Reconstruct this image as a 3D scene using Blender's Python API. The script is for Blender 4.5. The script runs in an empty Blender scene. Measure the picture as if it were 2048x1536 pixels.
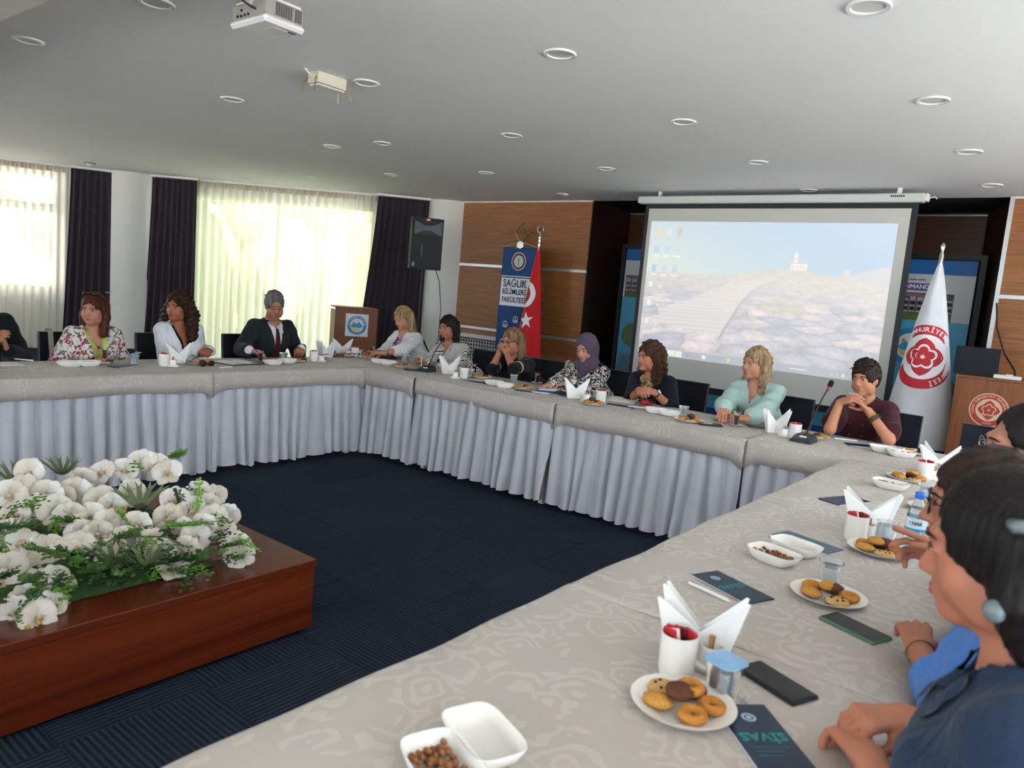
import bpy, math, random
import numpy as np
from mathutils import Vector, Matrix
rnd = random.Random(7)
PI = math.pi
SC = bpy.context.scene
COL = SC.collection

# ---------------------------------------------------------------- camera
CAM_H = 1.528
FPX = 1490.6
YAW, PIT, ROL = (math.radians(a) for a in (37.75, -6.92, 4.98))
_f = Vector((math.cos(YAW)*math.cos(PIT), math.sin(YAW)*math.cos(PIT), math.sin(PIT)))
_r = Vector((math.sin(YAW), -math.cos(YAW), 0)); _u = _r.cross(_f)
CR = math.cos(ROL)*_r + math.sin(ROL)*_u
CU = -math.sin(ROL)*_r + math.cos(ROL)*_u
CF = _f
cam = bpy.data.cameras.new('camera'); cam_o = bpy.data.objects.new('camera', cam); COL.objects.link(cam_o)
mw = Matrix((CR, CU, -CF)).transposed().to_4x4(); mw.translation = (0, 0, CAM_H)
cam_o.matrix_world = mw
cam.sensor_width = 36; cam.lens = 36*FPX/2048; cam.clip_start = .05; cam.clip_end = 200
cam.dof.use_dof = True; cam.dof.focus_distance = 5.6; cam.dof.aperture_fstop = 4.8
SC.camera = cam_o

# ---------------------------------------------------------------- world, sun, exposure
W = bpy.data.worlds.new('sky'); SC.world = W; W.use_nodes = True
bg = W.node_tree.nodes['Background']; bg.inputs[0].default_value = (.80, .90, 1.0, 1); bg.inputs[1].default_value = 4.2
sun = bpy.data.lights.new('sun', 'SUN'); sun.energy = 34; sun.angle = .01; sun.color = (1, .985, .96)
sun_o = bpy.data.objects.new('sun', sun); COL.objects.link(sun_o)
sun_o.rotation_euler = Vector((.25, .75, -1.0)).to_track_quat('-Z', 'Y').to_euler()
SC.view_settings.view_transform = 'Standard'; SC.view_settings.look = 'None'
SC.view_settings.exposure = .82; SC.view_settings.gamma = 1; SC.view_settings.use_curve_mapping = False

# ---------------------------------------------------------------- helpers
def ray(px, py):
    return CF + CR*((px-1024)/FPX) - CU*((py-768)/FPX)
TZ = .77
def at(px, py, z=TZ):
    d = ray(px, py); t = (z-CAM_H)/d.z; return Vector((d.x*t, d.y*t, z))
def onx(px, py, x):
    d = ray(px, py); t = x/d.x; return Vector((x, d.y*t, CAM_H+d.z*t))
def ony(px, py, y):
    d = ray(px, py); t = y/d.y; return Vector((d.x*t, y, CAM_H+d.z*t))
def s2l(c): return c/12.92 if c <= .04045 else ((c+.055)/1.055)**2.4
def C(h):
    if isinstance(h, str):
        h = h.lstrip('#'); return tuple(s2l(int(h[i:i+2], 16)/255) for i in (0, 2, 4))
    return tuple(h)
MATS = {}
class NT:
    def __init__(s, name):
        m = bpy.data.materials.new(name); m.use_nodes = True; s.m = m; s.t = m.node_tree
        s.b = s.t.nodes['Principled BSDF']; s.out = s.t.nodes['Material Output']
    def n(s, typ, **kw):
        nd = s.t.nodes.new(typ)
        for k, v in kw.items(): setattr(nd, k, v)
        return nd
    def l(s, a, b): s.t.links.new(a, b)
    def co(s, scale=(1, 1, 1), kind='Object', rot=(0, 0, 0)):
        tc = s.n('ShaderNodeTexCoord'); mp = s.n('ShaderNodeMapping')
        mp.inputs['Scale'].default_value = scale; mp.inputs['Rotation'].default_value = rot
        s.l(tc.outputs[kind], mp.inputs[0]); return mp.outputs[0]
    def noise(s, vec, scale=5, detail=3, rough=.55, dist=0):
        n = s.n('ShaderNodeTexNoise'); n.inputs['Scale'].default_value = scale; n.inputs['Detail'].default_value = detail
        n.inputs['Roughness'].default_value = rough; n.inputs['Distortion'].default_value = dist
        s.l(vec, n.inputs['Vector']); return n.outputs['Fac']
    def wave(s, vec, scale, dist=0, det=2, dscale=1, typ='BANDS', dirn='X', prof='SIN'):
        n = s.n('ShaderNodeTexWave', wave_type=typ, wave_profile=prof)
        if typ == 'BANDS': n.bands_direction = dirn
        n.inputs['Scale'].default_value = scale; n.inputs['Distortion'].default_value = dist
        n.inputs['Detail'].default_value = det; n.inputs['Detail Scale'].default_value = dscale
        s.l(vec, n.inputs['Vector']); return n.outputs['Fac']
    def ramp(s, fac, stops, const=False):
        r = s.n('ShaderNodeValToRGB')
        if const: r.color_ramp.interpolation = 'CONSTANT'
        e = r.color_ramp.elements
        while len(e) < len(stops): e.new(.5)
        for el, (p, c) in zip(e, stops): el.position = p; el.color = (*C(c), 1)
        s.l(fac, r.inputs[0]); return r.outputs[0]
    def mix(s, fac, a, b, typ='MIX'):
        m = s.n('ShaderNodeMix', data_type='RGBA', blend_type=typ)
        for v, i in ((fac, 0), (a, 6), (b, 7)):
            if hasattr(v, 'is_output'): s.l(v, m.inputs[i])
            elif i == 0: m.inputs[0].default_value = v
            else: m.inputs[i].default_value = (*C(v), 1)
        return m.outputs[2]
    def math(s, op, a, b=0.0):
        m = s.n('ShaderNodeMath', operation=op)
        for v, i in ((a, 0), (b, 1)):
            if hasattr(v, 'is_output'): s.l(v, m.inputs[i])
            else: m.inputs[i].default_value = v
        return m.outputs[0]
    def color(s, c):
        if hasattr(c, 'is_output'): s.l(c, s.b.inputs['Base Color'])
        else: s.b.inputs['Base Color'].default_value = (*C(c), 1)
    def bump(s, h, strength=.3, dist=.01):
        b = s.n('ShaderNodeBump'); b.inputs['Strength'].default_value = strength; b.inputs['Distance'].default_value = dist
        s.l(h, b.inputs['Height']); s.l(b.outputs[0], s.b.inputs['Normal'])
    def set(s, rough=.5, metal=0, spec=.5, trans=0, alpha=1, sheen=0, coat=0, emit=None, estr=0, sss=0, ior=1.45):
        i = s.b.inputs
        i['Roughness'].default_value = rough; i['Metallic'].default_value = metal; i['Specular IOR Level'].default_value = spec
        i['Transmission Weight'].default_value = trans; i['Alpha'].default_value = alpha; i['Sheen Weight'].default_value = sheen
        i['Coat Weight'].default_value = coat; i['IOR'].default_value = ior
        if sss: i['Subsurface Weight'].default_value = sss; i['Subsurface Radius'].default_value = (.02, .008, .004)
        if emit: i['Emission Color'].default_value = (*C(emit), 1); i['Emission Strength'].default_value = estr
        return s.m
def mat(name, color, rough=.55, var=.08, vscale=8, bump=0, bscale=60, **kw):
    """plain procedural material: base colour with noise variation and optional relief"""
    if name in MATS: return MATS[name]
    t = NT(name); c = C(color); v = t.co()
    if var:
        f = t.noise(v, vscale, 4)
        a = tuple(max(0, x*(1-var)) for x in c); b = tuple(min(1, x*(1+var)) for x in c)
        t.color(t.mix(f, a, b))
    else: t.color(c)
    if bump: t.bump(t.noise(v, bscale, 3), bump, .004)
    MATS[name] = t.set(rough, **kw); return MATS[name]

class MB:
    """collects geometry for one mesh object"""
    def __init__(s): s.v = []; s.f = []; s.mi = []; s.cur = 0
    def add(s, vs, fs, M=None):
        o = len(s.v)
        s.v += [tuple(M @ Vector(p)) for p in vs] if M is not None else [tuple(p) for p in vs]
        s.f += [tuple(i+o for i in f) for f in fs]; s.mi += [s.cur]*len(fs); return s
    def box(s, lo, hi, M=None, bev=0):
        x0, y0, z0 = lo; x1, y1, z1 = hi
        if bev:
            b = bev; vs = []; 
            for z, e in ((z0, b), (z0+b, 0), (z1-b, 0), (z1, b)):
                vs += [(x0+b, y0+e, z), (x1-b, y0+e, z), (x1-e, y0+b, z), (x1-e, y1-b, z), (x1-b, y1-e, z), (x0+b, y1-e, z), (x0+e, y1-b, z), (x0+e, y0+b, z)]
            fs = [tuple(range(7, -1, -1)), tuple(range(24, 32))]
            for k in range(3):
                for i in range(8): j = (i+1) % 8; fs.append((k*8+i, k*8+j, k*8+8+j, k*8+8+i))
            return s.add(vs, fs, M)
        vs = [(x0, y0, z0), (x1, y0, z0), (x1, y1, z0), (x0, y1, z0), (x0, y0, z1), (x1, y0, z1), (x1, y1, z1), (x0, y1, z1)]
        return s.add(vs, [(3, 2, 1, 0), (4, 5, 6, 7), (0, 1, 5, 4), (1, 2, 6, 5), (2, 3, 7, 6), (3, 0, 4, 7)], M)
    def cyl(s, c, r, z0, z1, n=16, r2=None, M=None):
        r2 = r if r2 is None else r2
        return s.lathe([(0, z0), (r, z0), (r2, z1), (0, z1)], n, c, M)
    def lathe(s, prof, n=20, c=(0, 0), M=None, sx=1, sy=1, sup=2.0):
        vs = []; fs = []; m = len(prof)
        for i in range(n):
            a = 2*PI*i/n; ca, sa = math.cos(a), math.sin(a)
            if sup != 2.0:
                k = (abs(ca)**sup+abs(sa)**sup)**(-1/sup); ca *= k; sa *= k
            vs += [(c[0]+r*ca*sx, c[1]+r*sa*sy, z) for r, z in prof]
        for i in range(n):
            j = (i+1) % n
            for k in range(m-1):
                if prof[k][0] < 1e-9 and prof[k+1][0] < 1e-9: continue
                fs.append((i*m+k, j*m+k, j*m+k+1, i*m+k+1))
        return s.add(vs, fs, M)
    def tube(s, path, r, n=8, cap=True, M=None, close=False):
        P = [Vector(p) for p in path]; m = len(P); R = r if hasattr(r, '__len__') else [r]*m
        vs = []; up = None
        for i, p in enumerate(P):
            if close: t = P[(i+1) % m]-P[i-1]
            else: t = P[min(i+1, m-1)]-P[max(i-1, 0)]
            t = t.normalized() if t.length > 1e-9 else Vector((0, 0, 1))
            if up is None: up = t.orthogonal().normalized()
            else:
                up = up-t*up.dot(t); up = up.normalized() if up.length > 1e-6 else t.orthogonal().normalized()
            w = t.cross(up)
            vs += [p+(up*math.cos(2*PI*k/n)+w*math.sin(2*PI*k/n))*R[i] for k in range(n)]
        fs = [(i*n+k, i*n+(k+1) % n, ((i+1) % m)*n+(k+1) % n, ((i+1) % m)*n+k) for i in range(m if close else m-1) for k in range(n)]
        if cap and not close: fs += [tuple(range(n-1, -1, -1)), tuple((m-1)*n+k for k in range(n))]
        return s.add(vs, fs, M)
    def prism(s, poly, z0, z1, M=None):
        n = len(poly); vs = [(x, y, z0) for x, y in poly]+[(x, y, z1) for x, y in poly]
        return s.add(vs, [tuple(range(n-1, -1, -1)), tuple(range(n, 2*n))]+[(i, (i+1) % n, n+(i+1) % n, n+i) for i in range(n)], M)
    def grid(s, fn, nu, nv, M=None, thick=None):
        vs = [fn(i/nu, j/nv) for j in range(nv+1) for i in range(nu+1)]
        fs = [(j*(nu+1)+i, j*(nu+1)+i+1, (j+1)*(nu+1)+i+1, (j+1)*(nu+1)+i) for j in range(nv) for i in range(nu)]
        return s.add(vs, fs, M)
    def ball(s, c, r, n=12, M=None):
        r = r if hasattr(r, '__len__') else (r, r, r); m = n//2; vs = []; fs = []
        for j in range(m+1):
            th = PI*j/m
            vs += [(c[0]+r[0]*math.sin(th)*math.cos(2*PI*i/n), c[1]+r[1]*math.sin(th)*math.sin(2*PI*i/n), c[2]+r[2]*math.cos(th)) for i in range(n)]
        for j in range(m):
            for i in range(n): fs.append((j*n+i, (j+1)*n+i, (j+1)*n+(i+1) % n, j*n+(i+1) % n))
        return s.add(vs, fs, M)
    def mesh(s, name, smooth=None):
        me = bpy.data.meshes.new(name); me.from_pydata(s.v, [], s.f)
        if any(s.mi): me.polygons.foreach_set('material_index', s.mi)
        if smooth is not None:
            me.polygons.foreach_set('use_smooth', [True]*len(me.polygons))
            if smooth: me.set_sharp_from_angle(angle=math.radians(smooth))
        me.update(); return me
    def build(s, name, m, parent=None, smooth=None, loc=None, rz=None):
        return obj(name, s.mesh(name, smooth), m, parent, loc, rz)
def obj(name, me, m, parent=None, loc=None, rz=None):
    for x in (m if isinstance(m, (list, tuple)) else [m]):
        if x is not None and (me.materials.find(x.name) < 0): me.materials.append(x)
    o = bpy.data.objects.new(name, me); COL.objects.link(o)
    if parent is not None: o.parent = parent
    if loc is not None: o.location = loc
    if rz is not None: o.rotation_euler.z = rz
    return o
def tag(o, label=None, cat=None, group=None, kind=None):
    for k, v in (('label', label), ('category', cat), ('group', group), ('kind', kind)):
        if v: o[k] = v
    return o
def thing(name, label, cat, loc=(0, 0, 0), rz=0, group=None):
    o = bpy.data.objects.new(name, None); COL.objects.link(o); o.empty_display_size = .1
    o.location = loc; o.rotation_euler.z = rz
    return tag(o, label, cat, group)
def struct(o): o['kind'] = 'structure'; return o
def dup(root, loc=None, rz=None, label=None, parent=None):
    r = root.copy(); COL.objects.link(r)
    if parent is not None: r.parent = parent
    if loc is not None: r.location = loc
    if rz is not None: r.rotation_euler.z = rz
    if label: r['label'] = label
    for ch in root.children: dup(ch, parent=r)
    return r
def Rz(a): return Matrix.Rotation(a, 4, 'Z')
def T(*p): return Matrix.Translation(p)
def text2d(s, size=1, bold=0, align='CENTER', spacing=1):
    cu = bpy.data.curves.new('t', 'FONT'); cu.body = s; cu.size = size; cu.align_x = align; cu.align_y = 'CENTER'
    cu.offset = bold; cu.space_character = spacing; cu.resolution_u = 2
    o = bpy.data.objects.new('t', cu); COL.objects.link(o)
    dg = bpy.context.evaluated_depsgraph_get(); me = o.evaluated_get(dg).to_mesh()
    vs = [tuple(v.co) for v in me.vertices]; fs = [tuple(p.vertices) for p in me.polygons]
    o.evaluated_get(dg).to_mesh_clear(); bpy.data.objects.remove(o); bpy.data.curves.remove(cu)
    return vs, fs
def ringtext(mb, s, R, size, a0, step, bold=0, inward=False):
    """letters along a circle in the XY plane, a0 start angle (deg, 90 = top), going clockwise"""
    a = a0
    for ch in s:
        if ch != ' ':
            vs, fs = text2d(ch, size, bold)
            rot = math.radians(a-90 if not inward else a+90)
            M = T(R*math.cos(math.radians(a)), R*math.sin(math.radians(a)), 0) @ Rz(rot)
            mb.add(vs, fs, M)
        a -= step if not inward else -step
def disc2d(mb, R, r0=0, n=40, z=0, c=(0, 0), fn=None):
    """flat disc or ring, fn(a) scales the outer radius"""
    vs = []; fs = []
    for i in range(n):
        a = 2*PI*i/n; k = fn(a) if fn else 1
        vs += [(c[0]+r0*math.cos(a), c[1]+r0*math.sin(a), z), (c[0]+R*k*math.cos(a), c[1]+R*k*math.sin(a), z)]
    for i in range(n):
        j = (i+1) % n; fs.append((2*i, 2*i+1, 2*j+1, 2*j))
    mb.add(vs, fs)
# frame whose local XY is a vertical plane facing -X world: local x -> -Y world, local y -> Z, local z -> -X
FACE_NX = Matrix(((0, 0, -1, 0), (-1, 0, 0, 0), (0, 1, 0, 0), (0, 0, 0, 1)))
# ---------------------------------------------------------------- room
H = 2.9
def carpet_mat(name, checker):
    t = NT(name)
    if checker:
        tc = t.n('ShaderNodeTexCoord'); mp = t.n('ShaderNodeMapping'); mp.inputs['Location'].default_value = (-1.909, -2.373, 0)
        t.l(tc.outputs['Object'], mp.inputs[0]); v = mp.outputs[0]
        ck = t.n('ShaderNodeTexChecker'); ck.inputs['Scale'].default_value = 2; t.l(v, ck.inputs[0])
        ck.inputs[1].default_value = (1, 1, 1, 1); ck.inputs[2].default_value = (0, 0, 0, 1)
        wx = t.wave(v, 14.5, .6, 2, 3, dirn='Y'); wy = t.wave(v, 14.5, .6, 2, 3, dirn='X')
        w = t.mix(ck.outputs[1], wy, wx); nz = t.noise(v, 14, 3)
    else:
        v = t.co(); w = t.wave(v, 14.5, .6, 2, 3, dirn='Y')
        oi = t.n('ShaderNodeObjectInfo'); nz0 = t.noise(t.co((1.2, 26, 1)), 1.0, 3, .6)
        nz = t.math('ADD', t.math('MULTIPLY', nz0, .8), t.math('MULTIPLY', oi.outputs['Random'], .25))
    fine = t.noise(t.co((1, 1, 1)), 420, 2, .7)
    c = t.ramp(w, [(0, '#0b0f17'), (.35, '#222b3a'), (1, '#3d485a')])
    c = t.mix(t.math('MULTIPLY', nz, .75), c, '#10161f')
    c = t.mix(t.math('MULTIPLY', fine, .5), c, '#303a4a')
    t.color(c); t.bump(t.math('ADD', w, t.math('MULTIPLY', fine, .5)), .7, .004)
    return t.set(.95, spec=.15)
CARPET, CARPET_F = carpet_mat('carpet_rib', False), carpet_mat('carpet_rib_far', True)
floor = struct(MB().box((-5.2, -2.7, -.2), (10.3, 16, -.006)).build('floor', CARPET_F))
tile = MB().box((-.249, -.249, -.0058), (.249, .249, 0), bev=.0015).mesh('carpet_tile')
for i in range(-5, 7):
    for j in range(-4, 7):
        o = obj('carpet_tile', tile, CARPET, floor, (1.909+.5*i+.25, 2.373+.5*j+.25, 0), PI/2*((i+j) % 2)+PI*rnd.randint(0, 1))

def plaster(name, c, b=.12):
    t = NT(name); v = t.co(); f = t.noise(v, .9, 4, .6); a = C(c)
    t.color(t.mix(f, tuple(x*.93 for x in a), tuple(min(1, x*1.04) for x in a)))
    t.bump(t.noise(v, 45, 4), b, .003); return t.set(.85, spec=.25)
WHITE_W, CEIL = plaster('white_wall_paint', '#dcdad4'), plaster('ceiling_paint', '#f3f3f0', .06)
def wood(name, a, b, c, axis='Y', sc=1.0, rough=.42, coat=0, fig=.45):
    t = NT(name); s = {'X': (1.1, 22, 22), 'Y': (22, 1.1, 22), 'Z': (22, 22, 1.1)}[axis]
    v = t.co(tuple(x*sc for x in s)); n1 = t.noise(v, 1.6, 5, .62, 1.2); n2 = t.noise(v, 9, 3, .6)
    col = t.ramp(n1, [(.25, a), (.5, b), (.75, c)]); col = t.mix(t.math('MULTIPLY', n2, fig), col, a)
    t.color(col); t.bump(n2, (.12 if fig > .3 else .0), .002); return t.set(rough, spec=.4, coat=coat)
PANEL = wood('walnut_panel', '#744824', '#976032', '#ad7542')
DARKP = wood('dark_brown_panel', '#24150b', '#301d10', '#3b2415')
MAHOG = wood('mahogany_laminate', '#4c1c0f', '#682a16', '#79361e', 'X', .35, .24, fig=.1)
LECT = wood('lectern_veneer', '#6b3a1d', '#85502b', '#965f38', 'Z', .8)
ALU = mat('brushed_aluminium', '#b9babb', .35, .05, 40, metal=.6)
WPLAS = mat('white_plastic', '#dedddb', .4, .03)
BLACK = mat('black_plastic', '#101113', .45, .1)
BLKMET = mat('black_powder_coat', '#141416', .5, .1)
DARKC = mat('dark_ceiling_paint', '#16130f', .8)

ceil = struct(MB().box((-5.2, -2.7, H), (8.98, 16, H+.12)).build('ceiling', CEIL))
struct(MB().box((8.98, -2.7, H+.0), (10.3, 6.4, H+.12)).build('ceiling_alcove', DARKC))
struct(MB().box((-2.2, 2.6, 2.74), (1.53, 10.5, H)).build('ceiling_bulkhead', plaster('cream_bulkhead_paint', '#d8d2c6', .06)))

# back wall: panelled piers left and right of the screen alcove
def panel_wall(name, y0, y1, x=8.96):
    w = struct(MB().box((x, y0, 0), (x+.1, y1, H)).build(name, DARKP))
    for a, b in ((.0, .915), (.965, 1.9), (1.94, 2.885)):
        MB().box((x-.02, y0+.004, a), (x, y1-.004, b), bev=.002).build('wood_panel', PANEL, w)
    for z in (.94, 1.92): MB().box((x-.026, y0, z-.024), (x-.002, y1, z+.02), bev=.003).build('metal_strip', ALU, w)
    MB().box((x-.03, y0, H-.018), (x, y1, H)).build('top_trim', WPLAS, w)
    return w
panel_wall('wall_back_left', 5.78, 8.22)
wr = panel_wall('wall_back_right', -2.6, .87)
MB().box((8.925, .85, 0), (8.96, .89, H)).build('corner_trim', ALU, wr)
MB().box((8.925, .5, 2.84), (8.94, .507, 2.865)).build('hook', WPLAS, wr)
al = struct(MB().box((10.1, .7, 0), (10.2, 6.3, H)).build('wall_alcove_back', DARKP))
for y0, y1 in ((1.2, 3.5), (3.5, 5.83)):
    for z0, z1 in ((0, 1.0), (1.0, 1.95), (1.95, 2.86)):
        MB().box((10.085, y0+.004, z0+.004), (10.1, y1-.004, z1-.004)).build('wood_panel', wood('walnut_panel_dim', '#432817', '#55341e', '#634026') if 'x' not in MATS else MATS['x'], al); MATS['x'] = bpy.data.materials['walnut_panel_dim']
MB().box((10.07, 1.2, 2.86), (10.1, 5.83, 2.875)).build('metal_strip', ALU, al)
def wall_seg(name, a, b, m, openings=(), th=.2, z1=H):
    """wall from a to b (inner face on the line), openings (s0, s1, z0, z1) along it"""
    a, b = Vector((*a, 0)), Vector((*b, 0)); L = (b-a).length; M = T(*a) @ Rz(math.atan2(b.y-a.y, b.x-a.x)); mb = MB(); s = 0
    for s0, s1, q0, q1 in openings:
        mb.box((s, 0, 0), (s0, th, z1), M)
        if q0 > .01: mb.box((s0, 0, 0), (s1, th, q0), M)
        mb.box((s0, 0, q1), (s1, th, z1), M); s = s1
    mb.box((s, 0, 0), (L, th, z1), M)
    return struct(mb.build(name, m)), M
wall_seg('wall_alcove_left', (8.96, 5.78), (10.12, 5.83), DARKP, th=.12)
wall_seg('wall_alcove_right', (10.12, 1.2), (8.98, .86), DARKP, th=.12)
WINS = []
def window(n, M, s0, s1, z0, z1, mull=(), trans=()):
    """frame with real panes; returns the structure object"""
    w = struct(MB().box((s0, .08, z0), (s1, .14, z0+.06), M).build('window_%d' % n, WPLAS))
    MB().box((s0, .08, z1-.06), (s1, .14, z1), M).build('window_frame', WPLAS, w)
    for s in (s0, s1-.06, *mull): MB().box((s, .075, z0+.06), (s+.06, .145, z1-.06), M).build('window_frame', WPLAS, w)
    for z in trans: MB().box((s0, .07, z), (s1, .15, z+.13), M).build('transom', WPLAS, w)
    xs = [s0, *mull, s1-.06]; zs = [z0, *trans, z1]
    for i in range(len(xs)-1):
        for j in range(len(zs)-1):
            MB().box((xs[i]+.06, .105, zs[j]+.06), (xs[i+1], .111, zs[j+1]-.005), M).build('pane', GLASSW, w)
    WINS.append((M, s0, s1, z0, z1))
    lt = bpy.data.lights.new('window_portal', 'AREA'); lt.shape = 'RECTANGLE'; lt.size = s1-s0; lt.size_y = z1-z0; lt.cycles.is_portal = True
    lo = bpy.data.objects.new('window_portal', lt); COL.objects.link(lo)
    lo.matrix_world = M @ T((s0+s1)/2, .16, (z0+z1)/2) @ Matrix.Rotation(-PI/2, 4, 'X')
    return w
t = NT('window_glass'); tr = t.n('ShaderNodeBsdfTransparent'); gl = t.n('ShaderNodeBsdfGlossy'); gl.inputs['Roughness'].default_value = .02
mx = t.n('ShaderNodeMixShader'); mx.inputs[0].default_value = .06; t.l(tr.outputs[0], mx.inputs[1]); t.l(gl.outputs[0], mx.inputs[2]); t.l(mx.outputs[0], t.out.inputs[0]); GLASSW = t.m
def seg_s(a, b, p): a, b, p = Vector(a), Vector(b), Vector(p); return (p-a).dot((b-a).normalized())
# curved facade with the curtained windows, seen at the left
fa, fb = (2.71, 14.63), (5.59, 12.75)
_, Mw = wall_seg('wall_window_left', fa, fb, WHITE_W, [(.25, seg_s(fa, fb, (4.93, 13.2)), .93, 2.77)])
window(1, Mw, .25, seg_s(fa, fb, (4.93, 13.2)), .93, 2.77, (1.3,), (2.17,))
ga, gb = (6.05, 12.32), (8.26, 9.32)
o0, o1 = .36, 3.6
_, Mg = wall_seg('wall_window_right', ga, gb, WHITE_W, [(o0, o1, .06, 2.7)])
window(2, Mg, o0, o1, .06, 2.7, ((o0+o1)/2,), ())
wall_seg('wall_facade_end', (8.26, 9.32), (9.1, 8.2), WHITE_W)
ha, hb = (-5.0, 13.4), (2.71, 14.63)
_, Mh = wall_seg('wall_facade_far', ha, hb, WHITE_W, [(1.0, 7.0, .9, 2.7)])
window(3, Mh, 1.0, 7.0, .9, 2.7, (3.0, 5.0))
wl, Ml = wall_seg('wall_rear', (-5.0, -2.6), (-5.0, 13.5), WHITE_W, [(1.2, 6.2, .9, 2.7), (7.2, 12.2, .9, 2.7)])
window(4, Ml, 1.2, 6.2, .9, 2.7, (3.7,)); window(5, Ml, 7.2, 12.2, .9, 2.7, (9.7,))
wq, Mq = wall_seg('wall_right', (9.1, -2.6), (-5.0, -2.6), WHITE_W, [(1.5, 12.5, .9, 2.6)])
window(6, Mq, 1.5, 12.5, .9, 2.6, (4.2, 7.0, 9.8))  # unseen window, added to brighten the ceiling
# rounded white piers between the curtains
def pier(name, pts):
    mb = MB(); mb.prism(pts, 0, H); o = struct(mb.build(name, WHITE_W, smooth=30)); return o
def arc(a, b, out, n=9, bulge=.1):
    a, b, o = Vector(a), Vector(b), Vector(out); return [tuple(a.lerp(b, k/n)-o*math.sin(PI*k/n)*bulge) for k in range(n+1)]
p1_ = pier('wall_pier_middle', arc((5.42, 12.66), (5.97, 12.17), (.68, .73), bulge=.16)+[(6.3, 12.5), (5.8, 13.0)])
pier('wall_pier_corner', arc((8.62, 8.78), (8.955, 8.18), (.85, .5), bulge=.1)+[(9.15, 8.2), (8.9, 9.0)])
bb = struct(MB().prism(arc((5.41, 12.65), (5.96, 12.15), (.68, .73), bulge=.175)+[(6.1, 12.35), (5.6, 12.8)], 0, .11).build('baseboard_pier', DARKP))

# curtains
def fabric(name, c, sc=300, rough=.9, sheen=.15):
    t = NT(name); v = t.co(); a = C(c); f = t.noise(v, 3, 3)
    t.color(t.mix(f, tuple(x*.8 for x in a), tuple(min(1, x*1.2) for x in a))); t.bump(t.noise(v, sc, 2), .25, .002)
    return t.set(rough, spec=.2, sheen=sheen)
DRAPE = fabric('aubergine_drape', '#332c33')
t = NT('sheer_voile'); v = t.co((1, 1, .02)); tr = t.n('ShaderNodeBsdfTransparent'); tl = t.n('ShaderNodeBsdfTranslucent'); df = t.n('ShaderNodeBsdfDiffuse')
for b in (tl, df): b.inputs[0].default_value = (.95, .93, .86, 1)
m1 = t.n('ShaderNodeMixShader'); m1.inputs[0].default_value = .2; t.l(tl.outputs[0], m1.inputs[1]); t.l(df.outputs[0], m1.inputs[2])
m2 = t.n('ShaderNodeMixShader'); fac = t.math('ADD', t.math('MULTIPLY', t.noise(v, 9, 3), .25), .70); t.l(fac, m2.inputs[0]); t.l(tr.outputs[0], m2.inputs[1]); t.l(m1.outputs[0], m2.inputs[2])
t.l(m2.outputs[0], t.out.inputs[0]); SHEER = t.m
def curtain(name, a, b, m, label, cat, period, amp, z0, z1, flare=(0, 0), n=8, seed=1, group=None, header=0):
    a, b = Vector((*a, 0)), Vector((*b, 0)); d = (b-a); L = d.length; d.normalize(); nv = Vector((-d.y, d.x, 0))
    R = random.Random(seed); K = max(2, int(L/period)); ph = [R.uniform(-.25, .25) for _ in range(K+2)]; am = [R.uniform(.6, 1.2) for _ in range(K+2)]
    def fn(u, w):
        s = u*K; i = int(min(s, K-1e-6)); f = s-i; p = ph[i]*(1-f)+ph[i+1]*f; A = (am[i]*(1-f)+am[i+1]*f)*amp*(.55+.45*w)
        off = A*math.sin(2*PI*(s+p*(.4+.6*w))); z = z1+(z0-z1)*w
        lo, hi = -flare[0]*w**1.3, L+flare[1]*w**1.3
        q = a+d*(lo+(hi-lo)*u)+nv*off; return (q.x, q.y, z)
    mb = MB(); mb.grid(fn, K*n, 14)
    o = thing(name, label, cat, ((a.x+b.x)/2, (a.y+b.y)/2, 0), 0, group)
    me = mb.mesh(name, 0); me.transform(T(-(a.x+b.x)/2, -(a.y+b.y)/2, 0))
    me.polygons.foreach_set('use_smooth', [True]*len(me.polygons))
    p = obj('fabric', me, m, o)
    mb = MB(); M = T(a.x-(a.x+b.x)/2, a.y-(a.y+b.y)/2, 0) @ Rz(math.atan2(d.y, d.x))
    if header:
        K2 = K*2
        mb.grid(lambda u, w: (u*L, .02*math.sin(2*PI*u*K2), z1+.005-.08*w), K2*6, 2, M)
        hm = mb.mesh('header_tape'); obj('header_tape', hm, mat('cream_header_tape', '#cfc4ab', .9), o)
    mb = MB(); mb.box((-.02, -.03, z1+.008), (L+.02, .03, H), M); mb.build('curtain_rail', WPLAS, o)
    return o
g_ = 'dark floor-length drapes'
curtain('sheer_curtain', (2.75, 14.41), (5.03, 12.92), SHEER, 'cream sheer curtain over the small window at the far left', 'curtain', .11, .03, .02, 2.86, seed=3, header=1)
curtain('sheer_curtain', (6.3, 11.72), (8.17, 9.2), SHEER, 'wide pale sheer curtain with green garden light behind the suited man', 'curtain', .13, .032, .02, 2.86, seed=4, header=1)
c1 = curtain('drape', (4.99, 12.86), (5.47, 12.54), DRAPE, 'dark aubergine drape nearest the left edge, behind the woman in the floral jacket', 'curtain', .085, .035, .02, 2.86, (.1, .02), seed=5, group=g_)
mb = MB(); mb.tube([(.18, -.14, .98), (.22, -.2, .98), (.24, -.2, 1.02)], .008, 6); mb.build('holdback_hook', ALU, c1)
curtain('drape', (5.9, 12.13), (6.33, 11.54), DRAPE, 'dark drape left of the wide window, behind the woman with big curly hair', 'curtain', .085, .035, .02, 2.86, (.12, .03), seed=6, group=g_)
curtain('drape', (8.02, 9.18), (8.6, 8.62), DRAPE, 'dark drape at the right end of the window behind the loudspeaker', 'curtain', .085, .035, .02, 2.86, (.25, .0), seed=7, group=g_)

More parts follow.
